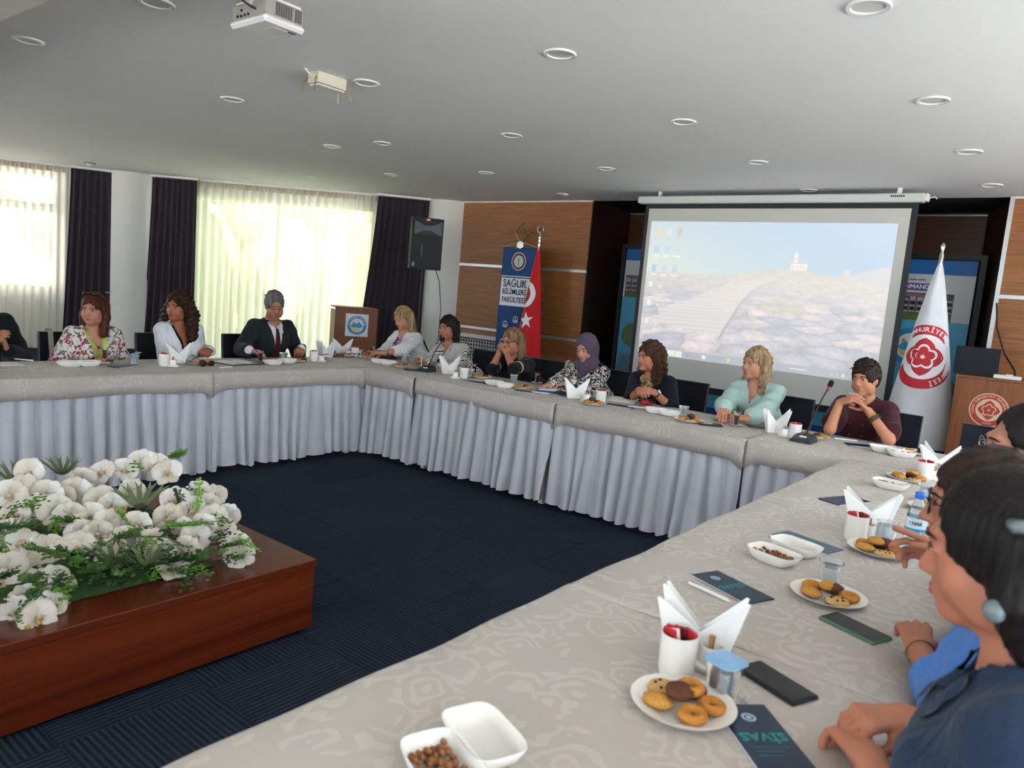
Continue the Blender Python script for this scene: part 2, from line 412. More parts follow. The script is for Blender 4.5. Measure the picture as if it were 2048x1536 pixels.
# outside: pale bounce ground, hedge and a pale sunlit facade
struct(MB().box((-60, -60, -.5), (80, 80, -.3)).build('ground_terrace', mat('pale_terrace_paving', '#b9b8b4', .9, .15, 2)))  # invented pale ground, added to bounce sunlight up onto the ceiling
fac_ = thing('neighbour_building', 'pale sunlit building facade seen through the sheer at the far left', 'building', (7.5, 21.5, -.3), math.atan2(-1.88, 2.88))
MB().box((-9, 0, 0), (6, .4, 7)).build('wall', mat('sunlit_render', '#c9b8a2', .9), fac_)
for k in range(9): MB().box((-8.6+1.6*k, -.1, .5), (-8.1+1.6*k, 0, 6.5)).build('pilaster', mat('pilaster_render', '#94806b', .9), fac_)
LEAFY = NT('garden_foliage'); v = LEAFY.co(); LEAFY.color(LEAFY.ramp(LEAFY.noise(v, 3.5, 6, .75), [(.3, '#55603c'), (.5, '#78835a'), (.7, '#a0a886')])); LEAFY = LEAFY.set(.8)
for k in range(7):
    R = random.Random(40+k); c = Vector((8.6, 13.6, 1.1)) + Vector((.59, -.805, 0))*(k-2.0)*2.05 + Vector((.805, .593, 0))*R.uniform(1.2, 2.6)
    def fn(u, w, R=R, k=k):
        a, b = 2*PI*u, PI*w; r = 1+.16*math.sin(5*a+3*k)*math.sin(4*b)+.1*math.sin(11*a+2*k+7*b)
        return (r*.95*math.cos(a)*math.sin(b), r*.95*math.sin(a)*math.sin(b), (1.75+.3*math.sin(k*2.3))*math.cos(b)*r)
    o = thing('garden_bush', 'rounded green garden bush %s' % ['nearest the pier beyond the window', 'second from the left beyond the window', 'third from the left beyond the window', 'in the middle beyond the window', 'fifth from the left beyond the window', 'second from the right beyond the window', 'rightmost beyond the window'][k], 'bush', c, 0, 'bushes outside the window')
    mb = MB(); mb.grid(fn, 40, 24); mb.build('crown', LEAFY, o, smooth=0)
    MB().cyl((0, 0), .08, -1.4, -.9, 8).build('trunk', mat('bark', '#4a3a28', .9), o)

tr_ = thing('tree_screen', 'tall pale green trees filling the view beyond the wide window', 'trees', (11.6, 15.6, -.3), math.atan2(-.805, .593))
mb = MB(); mb.grid(lambda u, w: (-9+18*u, .5*math.sin(17*u+3*w)*math.sin(9*w)+.3*math.sin(41*u)*math.sin(23*w), 7.5*w), 70, 40); mb.grid(lambda u, w: (9-18*u, .9, 7.5*w), 2, 2); mb.build('foliage', LEAFY, tr_, smooth=0)
# ceiling fittings
LENS = mat('lamp_diffuser', '#d9d7d0', .5, .02)
lg = 'round recessed ceiling lights'
PXL = [(57, 80), (465, 198), (733, 165), (664, 292), (766, 286), (1023, 270), (1120, 107), (1367, 243), (1213, 337), (1515, 324), (1737, 12), (1866, 200), (1938, 303), (1983, 370), (973, 345), (620, 354), (783, 349), (1125, 388), (1617, 380), (313, 5), (491, 357)]
LLB = ['nearest the cream bulkhead at the upper left', 'left of the small boxed fitting, below the projector', 'just right of the small boxed fitting', 'left one of the close pair below the boxed fitting', 'right one of the close pair below the boxed fitting', 'above the drape by the loudspeaker, third row back', 'right of the projector, upper middle of the ceiling', 'in the middle of the ceiling, above the screen housing', 'second back from the wood panel pier', 'in front of the middle of the screen housing', 'largest one, cut by the top edge at the right', 'upper right, second largest on the right', 'lower right, third one back on the right', 'far right, directly in front of the white flag', 'above the loudspeaker, in front of the corner drape', 'above the wide window, left of its middle', 'above the wide window, right of its middle', 'closest to the wood panel pier', 'closest to the screen housing', 'cut by the top edge left of the projector', 'smallest one, far back by the left drape']
ring = MB().lathe([(.094, 0), (.094, -.006), (.09, -.011), (.074, -.009), (.07, -.002), (.07, 0)], 32).mesh('trim_ring', 40)
dif = MB().lathe([(0, -.0025), (.07, -.0025), (.07, 0)], 32).mesh('diffuser', 40)
for (px, py), lb in zip(PXL, LLB):
    p = at(px, py, H); o = thing('ceiling_light', 'round white recessed ceiling light '+lb, 'ceiling light', p, 0, lg)
    obj('trim_ring', ring, WPLAS, o); obj('diffuser', dif, LENS, o)
p = at(180, 326, H); o = thing('smoke_detector', 'small white smoke detector on the ceiling above the left drape', 'detector', p)
MB().lathe([(0, -.05), (.03, -.05), (.045, -.03), (.06, -.022), (.06, 0)], 20).build('body', WPLAS, o, 40); MB().lathe([(.06, -.012), (.075, -.01), (.075, 0)], 20).build('base', mat('grey_plastic', '#77787a', .5), o)
# small boxed fitting with loose spring clips
p = at(655, 158, 2.88); o = thing('boxed_ceiling_fitting', 'small white metal box fitting with loose spring clips hanging from the ceiling', 'light fitting', (p.x, p.y, H), PI/2)
CREAM = mat('cream_enamel', '#cfcab8', .45, .05)
MB().box((-.06, -.12, -.075), (.06, .12, -.0), bev=.004).build('housing', CREAM, o); MB().box((-.05, -.115, -.09), (.045, .11, -.078), bev=.003).build('diffuser', LENS, o)
for y, s in ((-.125, 1), (.125, 1), (-.125, -1), (.125, -1)):
    mb = MB(); mb.tube([(s*.045, y, -.04), (s*.06, y*1.15, -.07), (s*.07, y*1.25, -.14)], .004, 5); mb.build('spring_clip', mat('brass_wire', '#a5915c', .4, metal=.7), o)
mb = MB(); mb.tube([(-.03, .12, -.03), (-.06, .18, -.05), (-.02, .2, -.01), (.0, .17, 0)], .006, 6); mb.build('cable', WPLAS, o)
# projector
o = thing('projector', 'white ceiling projector with vented side and black cable', 'projector', (2.215, 3.43, 2.9), 0)
GREYP = mat('projector_grey', '#8f8d88', .5, .04)
mb = MB(); mb.box((-.115, -.155, -.2), (.115, .155, -.165), bev=.014); mb.build('lower_shell', WPLAS, o)
MB().box((-.105, -.147, -.168), (.108, .147, -.09), bev=.008).build('body', GREYP, o)
MB().box((-.095, -.14, -.094), (.1, .14, -.075), bev=.008).build('top_shell', WPLAS, o)
mb = MB()
for i in range(11):
    for k in range(12):
        if i == 7: continue
        x = -.055+i*.0135; mb.box((x, -.1485, -.158+k*.005), (x+.0105, -.1465, -.155+k*.005))
v_ = mb.build('vent_grille', BLACK, o); v_['kind'] = 'stuff'
MB().box((-.03, -.1, -.2015), (.06, .0, -.2), bev=.0005).build('lamp_door', LENS, o); MB().prism([(.05, -.09), (.085, -.1), (.085, -.12), (.045, -.115)], -.2015, -.1995).build('label', mat('dark_label', '#4b4d49', .5), o)
for q, (y, z) in enumerate(((.09, -.15), (.06, -.152), (.03, -.15), (.0, -.15), (.06, -.125))):
    MB().cyl((0, 0), .006, 0, .006, 10, M=T(-.105, y, z) @ Matrix.Rotation(-PI/2, 4, 'Y')).build('socket', BLACK, o)
MB().box((-.11, -.03, -.11), (-.104, -.005, -.095)).build('plug', WPLAS, o)
mb = MB(); mb.tube([(-.1, -.06, -.135), (-.125, -.05, -.13), (-.14, -.0, -.1), (-.13, .01, -.05), (-.06, .02, -.0)], .006, 8); mb.build('cable', BLACK, o)
MB().lathe([(0, 0), (.035, 0), (.035, .05), (.028, .055), (0, .05)], 20, M=T(.105, .06, -.13) @ Matrix.Rotation(PI/2, 4, 'Y')).build('lens', BLACK, o, 40)
mb = MB(); mb.cyl((0, 0), .02, -.08, 0, 12); mb.cyl((0, 0), .06, -.012, 0, 20); mb.build('mount', WPLAS, o)
# ---------------------------------------------------------------- tables, cloths, skirts
t = NT('damask_cloth'); v = t.co(); v5 = t.co((1, 1, 1))
def _damask(t, v):
    # scroll and leaf figure: rings around scattered centres, bent by noise
    nv = t.n('ShaderNodeTexNoise'); nv.inputs['Scale'].default_value = 9; nv.inputs['Detail'].default_value = 1.5; t.l(v, nv.inputs['Vector'])
    mxv = t.n('ShaderNodeMix', data_type='VECTOR'); mxv.inputs[0].default_value = .1; t.l(v, mxv.inputs[4]); t.l(nv.outputs['Color'], mxv.inputs[5])
    vo = t.n('ShaderNodeTexVoronoi', feature='F1', distance='EUCLIDEAN'); vo.inputs['Scale'].default_value = 10; vo.inputs['Randomness'].default_value = .75; t.l(mxv.outputs[1], vo.inputs['Vector'])
    sn = t.math('SINE', t.math('MULTIPLY', vo.outputs['Distance'], 24.0)); n2 = t.noise(v, 6.5, 2)
    n3 = t.noise(v, 26, 2)
    a = t.math('GREATER_THAN', t.math('ADD', sn, t.math('MULTIPLY', t.math('SUBTRACT', n3, .5), 2.2)), .25)
    b = t.math('GREATER_THAN', n2, .47)
    return t.math('MULTIPLY', a, b)
dm = _damask(t, v)
t.color(t.mix(dm, '#b1a9a0', '#bab2a9'))
rg = t.math('SUBTRACT', .62, t.math('MULTIPLY', dm, .24)); t.l(rg, t.b.inputs['Roughness'])
t.bump(t.math('ADD', dm, t.math('MULTIPLY', t.noise(v, 500, 2), .3)), .12, .0015)
t.set(.55, spec=.42, sheen=.1); t.l(rg, t.b.inputs['Roughness']); DAMASK = t.m
SKIRT = fabric('white_table_skirt', '#bbbcc4', 350, .8, .1)
TWOOD = mat('table_top_laminate', '#b59a7a', .5); TLEG = mat('white_metal_leg', '#d8d8d8', .4)
CL = .14
def hsh(*a):
    x = math.sin(sum(q*(12.9898+7.13*i) for i, q in enumerate(a)))*43758.5453; return x-math.floor(x)
def table_unit(M, L, D, seed, lab, dz=0.0, ext=(0, 0), skirt=True, back=True):
    """local frame: x along the row, y from the inner edge (0) to the outer edge (D)"""
    rz = M.to_euler().z; loc = M.translation
    tb = thing('banquet_table', 'folding banquet table '+lab, 'table', loc, rz, 'banquet tables in a square')
    MB().box((.01, .02, .735), (L-.01, D-.01, .763), bev=.004).build('tabletop', TWOOD, tb)
    for x in (.06, L-.1):
        for y in (.06, D-.12): MB().box((x, y, 0), (x+.04, y+.05, .735)).build('leg', TLEG, tb)
    R = random.Random(seed); ph = [R.uniform(0, 6) for _ in range(8)]
    def hem(x):
        return CL+.006*math.sin(3*x+ph[0])+.004*math.sin(9*x+ph[1])
    def wob(x): return .004*math.sin(7*x+ph[2])+.003*math.sin(17*x+ph[3])
    x0, x1 = -.012-ext[0], L+.012+ext[1]
    rows = []
    nx = int(L/.035)
    for i in range(nx+1):
        x = x0+(x1-x0)*i/nx; e = min(abs(x-x0), abs(x1-x)); drop = hem(x)+(.05*math.exp(-(e/.05)**2) if seed % 3 else .015*math.exp(-(e/.05)**2))
        o = .012+wob(x); col = []
        z = TZ+dz
        prof = [(-o-.006, z-drop), (-o-.008, z-drop*.55), (-o-.003, z-.03), (-o+.001, z-.006), (.004, z-.0005)]
        prof += [(y, z+.0012*math.sin(5*x+ph[4]+y*6)) for y in (.1, .2, .3, .4, .5, .6, .7)]
        if back: prof += [(D-.012, z-.001), (D+o-.006, z-.008), (D+o+.003, z-.03), (D+o+.008, z-drop*.55), (D+o+.006, z-drop)]
        else: prof += [(D, z)]
        rows.append([(x, y, zz) for y, zz in prof])
    m = len(rows[0]); vs = [p for r in rows for p in r]; fs = [(i*m+k, (i+1)*m+k, (i+1)*m+k+1, i*m+k+1) for i in range(nx) for k in range(m-1)]
    # short overhang folded down at both ends
    mb = MB(); mb.add(vs, fs)
    c = mb.mesh('tablecloth', 0); c.polygons.foreach_set('use_smooth', [True]*len(c.polygons))
    co_ = obj('tablecloth', c, DAMASK, None, loc, rz); tag(co_, 'white damask cloth on the table '+lab, 'tablecloth', 'white damask tablecloths')
    sm = co_.modifiers.new('thick', 'SOLIDIFY'); sm.thickness = .0016; sm.offset = -1
    if skirt:
        K = int(L/.098); R = random.Random(seed+50); ph2 = [R.uniform(-.42, .42) for _ in range(K+2)]; am = [R.uniform(.35, 1.35) for _ in range(K+2)]; lf = [R.uniform(0, .03) for _ in range(K+2)]
        def fn(u, w):
            s = u*K; i = min(int(s), K-1); f = s-i; p = ph2[i]*(1-f)+ph2[i+1]*f; A = (am[i]*(1-f)+am[i+1]*f)
            q = (s+p*w*1.2) % 1.0
            # box pleat: broad outer face, narrow recessed fold
            prof = math.sin(PI*min(1, q/.74))**.45 if q < .74 else -.75*math.sin(PI*(q-.74)/.26)
            off = (.02+.026*w)*A*prof
            z = .71+(.03+(lf[i]*(1-f)+lf[i+1]*f)*1.2-.71)*w
            return (u*L+.02*math.sin(s*1.7+seed)*w*w, .016-off-.03*w, z)
        mb = MB(); mb.grid(fn, K*16, 12); me = mb.mesh('table_skirt', 0); me.polygons.foreach_set('use_smooth', [True]*len(me.polygons))
        tag(obj('table_skirt', me, SKIRT, None, loc, rz), 'white pleated skirt of the table '+lab, 'table skirt', 'pleated white table skirts')
# row A (far left, along X), inner edge y=5.02
for k, lab in ((0, 'in front of the suited man, next to the corner'), (1, 'in front of the woman in the floral jacket'), (2, 'at the far left end')):
    x = 4.345-1.43*(k+1)
    table_unit(T(x, 5.02, 0), 1.43, .8, 10+k, lab, .0008*k)
# row B (along Y, below the screen), inner edge x=4.38: local x -> -Y? use x along -Y
lb = ['at the far corner by the blonde woman', 'before the woman in black', 'between the headscarf and the navy blazer', 'before the maroon top, near the desk microphone']
for k in range(4):
    y = 5.8-1.4*k
    table_unit(T(4.352+.03*k, y, 0) @ Rz(-PI/2), 1.4, .84, 23+k, lb[k], .0012*(k % 2)+.0004)
# row C (near, along X), inner edge y=1.01, outer edge y=.2 : local x -> -X, y -> -Y
lc = ['at the right end under the white water bottle', 'in the right foreground under two brochures', 'nearest the camera with the cookie plate', 'cut by the bottom edge of the picture']
for k in range(4):
    x = 4.42-1.39*k
    table_unit(T(x, 1.01, 0) @ Rz(PI), 1.39, .82, 37+k, lc[k], .001*(k % 2)+.0022, skirt=True)

# ---------------------------------------------------------------- planter with orchids
pl = thing('planter_box', 'low mahogany box with a glossy top in the middle of the floor', 'planter', (0, 2.5, 0), 0)
MB().box((-1.7, .03, 0), (1.9, 1.27, .02)).build('plinth', BLACK, pl)
MB().box((-1.75, .0, .02), (1.96, 1.3, .292), bev=.003).build('body', MAHOG, pl)
MB().box((-1.755, -.006, .292), (1.966, 1.306, .325), bev=.003).build('top', mat('mahogany_top', '#5d2715', .22, .05, 3), pl)

# ---------------------------------------------------------------- backdrop banner in the alcove
bd = thing('backdrop_banner', 'tall printed blue banner on a black frame behind the projection screen', 'banner', (9.5, 0, 0), 0)
def nx_mesh(parent, name, m, fn, smooth=None, x=0.0):
    mb = MB(); fn(mb); me = mb.mesh(name, smooth); me.transform(FACE_NX); o = obj(name, me, m, parent); o.location.x = x; return o
Y0, Y1, ZB, ZT = 1.12, 5.5, .1, 2.3
for y in (Y0-.06, Y1+.0): MB().box((.0, y, 0), (.06, y+.06, ZT+.07)).build('frame_post', BLKMET, bd)
MB().box((0, Y0, ZT+.01), (.06, Y1, ZT+.07)).build('frame_rail', BLKMET, bd); MB().box((0, Y0, .02), (.06, Y1, .08)).build('frame_rail', BLKMET, bd)
mb = MB()
for z0, z1, mi in ((.1, .24, 0), (.24, 1.62, 1), (1.62, 2.14, 2), (2.14, 2.3, 3)):
    mb.cur = mi; mb.box((-.004, Y0+.02, z0), (0, Y1-.02, z1))
mb.build('printed_sheet', [mat('print_navy', '#0d3f86', .5), mat('print_sky_blue', '#4fa3c4', .5), mat('print_pale', '#c3c8cc', .5), mat('print_blue', '#1463a8', .5)], bd)
def P(mb, x0, x1, z0, z1, d=0): mb.add([(-x0, z0, d), (-x1, z0, d), (-x1, z1, d), (-x0, z1, d)], [(0, 1, 2, 3)])
for ya, yb, nm in ((Y0+.2, 1.98, 'r'), (4.6, 5.45, 'l')):
    nx_mesh(bd, 'photo_print', mat('print_grass', '#5c6a34', .6, .3, 6), lambda m: P(m, yb, ya, 1.62, 1.70, .006))
    nx_mesh(bd, 'photo_print', mat('print_hill', '#50584c', .6, .3, 9), lambda m: P(m, yb, ya, 1.70, 1.93, .0055))
    def bl(m):
        n = 9
        for k in range(n):
            a = ya+(yb-ya)*(k+.1)/n; b = ya+(yb-ya)*(k+.9)/n; P(m, b, a, 1.71, 1.86+.02*(k % 3), .007)
    nx_mesh(bd, 'photo_print', mat('print_building', '#a99aa0', .6, .2, 20), bl)
    def bw(m):
        n = 9
        for k in range(n):
            for q in range(3):
                a = ya+(yb-ya)*(k+.2+.22*q)/n
                for r in range(2): P(m, a+.015, a-.012, 1.73+.065*r, 1.77+.065*r, .008)
    nx_mesh(bd, 'photo_print', mat('print_windows', '#4a4f63', .6), bw)[ 'kind'] = 'stuff'
    nx_mesh(bd, 'photo_print', mat('print_roof', '#8c5f63', .6), lambda m: P(m, yb-.05, ya+.05, 1.885, 1.915, .0075))
def lg(m):
    vs, fs = text2d('MİNMANDAL', .066, .0015); m.add(vs, fs, T(-1.70, 1.995, .009))
    m.cur = 1; [P(m, 1.88-.09*k, 1.8-.09*k, 2.07, 2.08, .009) for k in range(3)]
nx_mesh(bd, 'lettering', [mat('print_white', '#e9e9ee', .6), mat('print_dark', '#33304a', .6)], lg)
nx_mesh(bd, 'title_strip', mat('print_purple', '#6a3f96', .6), lambda m: P(m, 1.94, 1.46, 1.955, 2.035, .008))
def emblem(parent, y, z, R, x):
    nx_mesh(parent, 'emblem_ring', mat('emblem_blue', '#2b86c0', .5), lambda m: disc2d(m, R, R*.72, 40, .006, (-y, z)), x=x)
    nx_mesh(parent, 'emblem_field', mat('emblem_white', '#dfe4e6', .5), lambda m: disc2d(m, R*.72, 0, 40, .0062, (-y, z)), x=x)
    def mt(m): m.add([(-y-R*.62, z-R*.1, .0068), (-y-R*.3, z+R*.32, .0068), (-y-R*.08, z+R*.14, .0068), (-y+R*.2, z+R*.38, .0068), (-y+R*.62, z-R*.1, .0068), (-y+R*.3, z-R*.28, .0068), (-y-R*.4, z-R*.22, .0068)], [(6, 5, 4, 3, 2, 1, 0)])
    nx_mesh(parent, 'emblem_mountains', mat('emblem_teal', '#3d9fc4', .5), mt, x=x)
    def hl(m): m.add([(-y-R*.66, z-R*.12, .0072), (-y-R*.2, z-R*.3, .0072), (-y+R*.45, z-R*.38, .0072), (-y+R*.1, z-R*.6, .0072), (-y-R*.4, z-R*.52, .0072)], [(4, 3, 2, 1, 0)])
    nx_mesh(parent, 'emblem_hill', mat('emblem_yellow', '#d9cf6d', .5), hl, x=x)
    nx_mesh(parent, 'emblem_sun', mat('emblem_orange', '#e0a136', .5), lambda m: disc2d(m, R*.1, 0, 16, .0072, (-y-R*.36, z+R*.3)), x=x)
emblem(bd, 1.68, 1.32, .21, -.002)
nx_mesh(bd, 'round_photo', mat('print_forest', '#5f7a4a', .6, .5, 25), lambda m: disc2d(m, .17, 0, 32, .006, (-5.42+.16, 1.08)), x=-.002)
nx_mesh(bd, 'round_photo', mat('print_field', '#6f7d78', .6, .5, 15), lambda m: disc2d(m, .16, 0, 32, .006, (-1.16-.16, .86)), x=-.002)
nx_mesh(bd, 'photo_print', mat('print_lake', '#5d8797', .6, .4, 5), lambda m: P(m, 5.45, 5.0, .55, .8, .006))

# ---------------------------------------------------------------- projection screen
sn_ = thing('projection_screen', 'pull-down projection screen showing a washed-out computer desktop', 'projection screen', (8.32, 0, 0), 0)
MB().box((-.05, 1.53, 2.755), (.05, 4.68, 2.845), bev=.012).build('housing', mat('screen_housing', '#c6c8c4', .4, .03), sn_)
MB().box((-.045, 1.50, 2.765), (.045, 1.53, 2.84), bev=.006).build('end_cap', WPLAS, sn_); MB().box((-.045, 4.68, 2.765), (.045, 4.7, 2.84), bev=.006).build('end_cap', WPLAS, sn_)
for y in (1.75, 4.4): MB().box((-.02, y, 2.84), (.02, y+.04, 2.9)).build('bracket', WPLAS, sn_)
mb = MB(); mb.tube([(0, 1.5, 2.8), (0, 1.45, 2.81), (0, 1.43, 2.79)], .006, 6); mb.build('cord_hook', WPLAS, sn_)
nx_mesh(sn_, 'maker_mark', BLACK, lambda m: [m.add([(-1.84+.019*k, 2.807, .0505), (-1.825+.019*k, 2.807, .0505), (-1.825+.019*k, 2.823, .0505), (-1.84+.019*k, 2.823, .0505)], [(0, 1, 2, 3)]) for k in range(7)])
MB().box((-.003, 1.58, .57), (.003, 4.6, 2.76)).build('black_border', BLACK, sn_)
MB().box((-.014, 1.58, .555), (.014, 4.6, .585), bev=.005).build('bottom_bar', BLKMET, sn_)
MB().box((-.0045, 1.64, .63), (-.003, 4.55, 2.70)).build('screen_fabric', mat('matte_white_screen', '#c2c0ba', .9, .02), sn_)
NXs, NZs = 420, 250
U, V = np.meshgrid(np.linspace(0, 1, NXs+1), np.linspace(0, 1, NZs+1))   # U right, V up
def vnoise(x, y, seed):
    rs = np.random.RandomState(seed); G = rs.rand(130, 130); xi = np.floor(x).astype(int) % 128; yi = np.floor(y).astype(int) % 128; fx = x-np.floor(x); fy = y-np.floor(y)
    fx = fx*fx*(3-2*fx); fy = fy*fy*(3-2*fy)
    return (G[yi, xi]*(1-fx)+G[yi, xi+1]*fx)*(1-fy)+(G[yi+1, xi]*(1-fx)+G[yi+1, xi+1]*fx)*fy
def fbm(x, y, seed, o=4): return sum(vnoise(x*2**k, y*2**k, seed+k)*.5**k for k in range(o))/1.9
def voro(x, y, seed):
    rs = np.random.RandomState(seed); n = 90; gx = np.floor(x).astype(int); gy = np.floor(y).astype(int); J = rs.rand(n, n, 3); d1 = np.full(x.shape, 9.); d2 = d1.copy(); idv = np.zeros(x.shape)
    for a in (-1, 0, 1):
        for b in (-1, 0, 1):
            q = J[(gy+b) % n, (gx+a) % n]; d = np.hypot(gx+a+q[..., 0]-x, gy+b+q[..., 1]-y)
            m = d < d1; d2 = np.where(m, d1, np.minimum(d2, d)); idv = np.where(m, q[..., 2], idv); d1 = np.where(m, d, d1)
    return d1, d2-d1, idv
def lerp3(a, b, f): return np.array(a)*(1-f[..., None])+np.array(b)*f[..., None]
img = lerp3((.93, .93, .84), (.62, .76, .87), np.clip(.15+U*.75+(V-.55)*.9, 0, 1))
hz = .62+.07*np.exp(-((U-.63)/.17)**2)+.004*fbm(U*40, V*0, 3)
hz2 = .66+.08*np.clip((U-.84)/.16, 0, 1)+.004*fbm(U*60, V*0, 9); img[(V < hz2) & (U > .80)] = (.80, .80, .82)
per = np.clip((.66-V)/.66, .02, 1)
d1, ed, idv = voro((U-.55)*7/(.3+per)+30, -8*np.log(.08+per)+20, 5)
sh_ = np.clip(.5-(d1-.3)*.9, 0, 1)
g_ = np.clip(.80+.13*(idv-.4)+.12*(sh_-.4)-.05*np.exp(-(ed/.16)**2)+.16*(fbm(U*60, V*60, 11)-.5), 0, 1)
gr = np.stack([g_*(.96+.06*idv), g_*.965, g_*(1.04-.07*idv)], -1)
far = np.clip((V-.42)/.16, 0, 1); fb_ = .83+.16*(fbm(U*50, V*120, 21)-.5); gr = gr*(1-far[..., None])+np.stack([fb_, fb_*.975, fb_*.955], -1)*far[..., None]
gm = V < hz; img[gm] = gr[gm]
hill = (V < hz) & (V > .615) & (U > .36); q_ = fbm(U*30, V*60, 4); img[hill] = (np.stack([.77+.1*q_, .75+.1*q_, .72+.08*q_], -1))[hill]
vg = (np.hypot((U-.62)/.10, (V-.42)/.045) < .7+.6*fbm(U*24, V*30, 31)); img[vg & gm] = (img*.55+np.array((.76, .75, .64))*.45)[vg & gm]
# boardwalk with planks, curving to the right
lft = np.interp(V, [.2, .27, .36, .48, .56, .62], [.03, .05, .13, .27, .38, .52]); rgt = np.interp(V, [.17, .25, .35, .45, .52, .57, .605, .62], [.375, .395, .425, .455, .49, .53, .585, .64])
bot = .27-.28*(U-.05); bwk = (U > lft) & (U < rgt) & (V < .62) & (V > bot)
pk = .85-.045*(np.sin(95*np.log(.1+per)+3*U) > .5)+.05*fbm(U*14, V*160, 8); img[bwk] = np.stack([pk*1.01, pk*.975, pk*.965], -1)[bwk]
rim = (np.abs(U-rgt) < .003+.006*per) & (V < .615) & (V > bot-.01); img[rim] = (.70, .69, .69)
def R_(x0, x1, y0, y1, c): m = (U > x0) & (U < x1) & (V > y0) & (V < y1); img[m] = c
# lighthouse with house
R_(.635, .70, .688, .735, (.93, .91, .90)); R_(.633, .702, .73, .738, (.82, .72, .71)); R_(.643, .66, .735, .80, (.93, .90, .89)); R_(.643, .66, .757, .768, (.86, .79, .78)); R_(.647, .656, .80, .818, (.80, .82, .86))
for k in range(4): R_(.64+.015*k, .645+.015*k, .70, .715, (.78, .74, .74))
R_(.835, .86, .66, .70, (.86, .83, .80))
# desktop icons and taskbar
for r, zz in enumerate((.93, .80, .66)):
    for c_ in range(3):
        x = .03+.05*c_-.003*r; col = ((.88, .84, .62), (.86, .86, .88), (.72, .73, .72), (.62, .80, .92), (.75, .80, .86), (.80, .83, .80), (.60, .78, .90), (.78, .82, .86), (.74, .80, .86))[r*3+c_]
        R_(x, x+.026, zz-.035, zz+.02, col); R_(x-.004, x+.03, zz-.062, zz-.050, (.95, .95, .95)) if r else R_(x-.004, x+.03, zz-.062, zz-.052, (.80, .80, .78))
for zz in (.54, .40, .26): R_(.02, .038, zz-.03, zz+.01, (.93, .95, .96)); R_(.065, .085, zz-.035, zz-.01, (.86, .88, .82))
R_(0, 1, 0, .055, (.68, .70, .73)); R_(.06, .215, .004, .05, (.93, .94, .93)); R_(.175, .19, .012, .042, (.90, .90, .55))
for k, c_ in enumerate(((.62, .62, .64), (.78, .66, .62), (.95, .95, .95), (.60, .68, .88), (.52, .72, .82), (.88, .84, .66))): R_(.235+.037*k, .25+.037*k, .013, .042, c_)
R_(.66, .675, .013, .042, (.85, .66, .52)); R_(.685, .75, .02, .034, (.86, .87, .88)); R_(.84, .846, .015, .04, (.8, .82, .84)); R_(.86, .866, .015, .04, (.8, .82, .84)); R_(.88, .89, .015, .035, (.95, .95, .95))
yy = 4.50-(4.50-1.74)*U; zz = .93+(2.55-.93)*V
Vv = np.stack([np.full(U.shape, -.0052), yy, zz], -1).reshape(-1, 3)
me = bpy.data.meshes.new('projected_picture'); me.vertices.add(len(Vv)); me.vertices.foreach_set('co', Vv.ravel())
ii = (np.arange(NZs)[:, None]*(NXs+1)+np.arange(NXs)[None]).ravel(); Q = np.stack([ii, ii+1, ii+NXs+2, ii+NXs+1], -1)
me.loops.add(Q.size); me.loops.foreach_set('vertex_index', Q.ravel()); me.polygons.add(len(Q)); me.polygons.foreach_set('loop_start', np.arange(0, Q.size, 4)); me.update(calc_edges=True)
ca = me.color_attributes.new('picture', 'FLOAT_COLOR', 'POINT'); lin = np.where(img <= .04045, img/12.92, ((img+.055)/1.055)**2.4)**1.35
ca.data.foreach_set('color', np.concatenate([lin.reshape(-1, 3), np.ones((len(Vv), 1))], 1).ravel())
t = NT('projected_desktop'); at_ = t.n('ShaderNodeVertexColor', layer_name='picture'); t.color('#c2c0ba'); t.l(at_.outputs[0], t.b.inputs['Emission Color']); t.set(.9, spec=.1); SCREEN_EMIT = t.b.inputs['Emission Strength']; SCREEN_EMIT.default_value = .42
obj('projected_picture', me, t.m, sn_)

# ---------------------------------------------------------------- flags and faculty banner by the panelled pier
CHROME = mat('polished_chrome', '#c9c9c7', .12, .02, metal=1)
RED = fabric('red_flag_satin', '#c3141b', 300, .55, .2); WFLAG = fabric('white_flag_satin', '#d9dade', 300, .6, .2); WHITEP = mat('white_print', '#e8e8ea', .7, .02); REDP = mat('red_print', '#c3202b', .6, .05)
def cone_flag(parent, m, top, r0, wl, wr, zt, zb, folds=5, amp=.012, seed=1, ph=0):
    """cloth gathered at the pole top and spreading to a cone; returns map (u 0..1 left to right, w 0..1 down)"""
    def fn(u, w):
        hw = r0+(wl+wr)/2*w**.85; cxx = (wr-wl)/2*w**.85
        a = PI*(u-.5)*1.0
        x = cxx+hw*math.sin(a); d = .6*hw*math.cos(a)+amp*(.3+w)*math.sin(folds*2*PI*u+ph+w*1.5)*(1-abs(2*u-1)**3)
        return (x, zt+(zb-zt)*w, d)
    mb = MB(); mb.grid(lambda u, w: fn(u, w), 72, 60)
    mb.grid(lambda u, w: (fn(u, w)[0]*.96, fn(u, w)[1], -.25*fn(u, w)[2]), 24, 20)
    me = mb.mesh('flag_cloth', 0); me.polygons.foreach_set('use_smooth', [True]*len(me.polygons)); me.transform(FACE_NX); obj('flag_cloth', me, m, parent)
    return fn
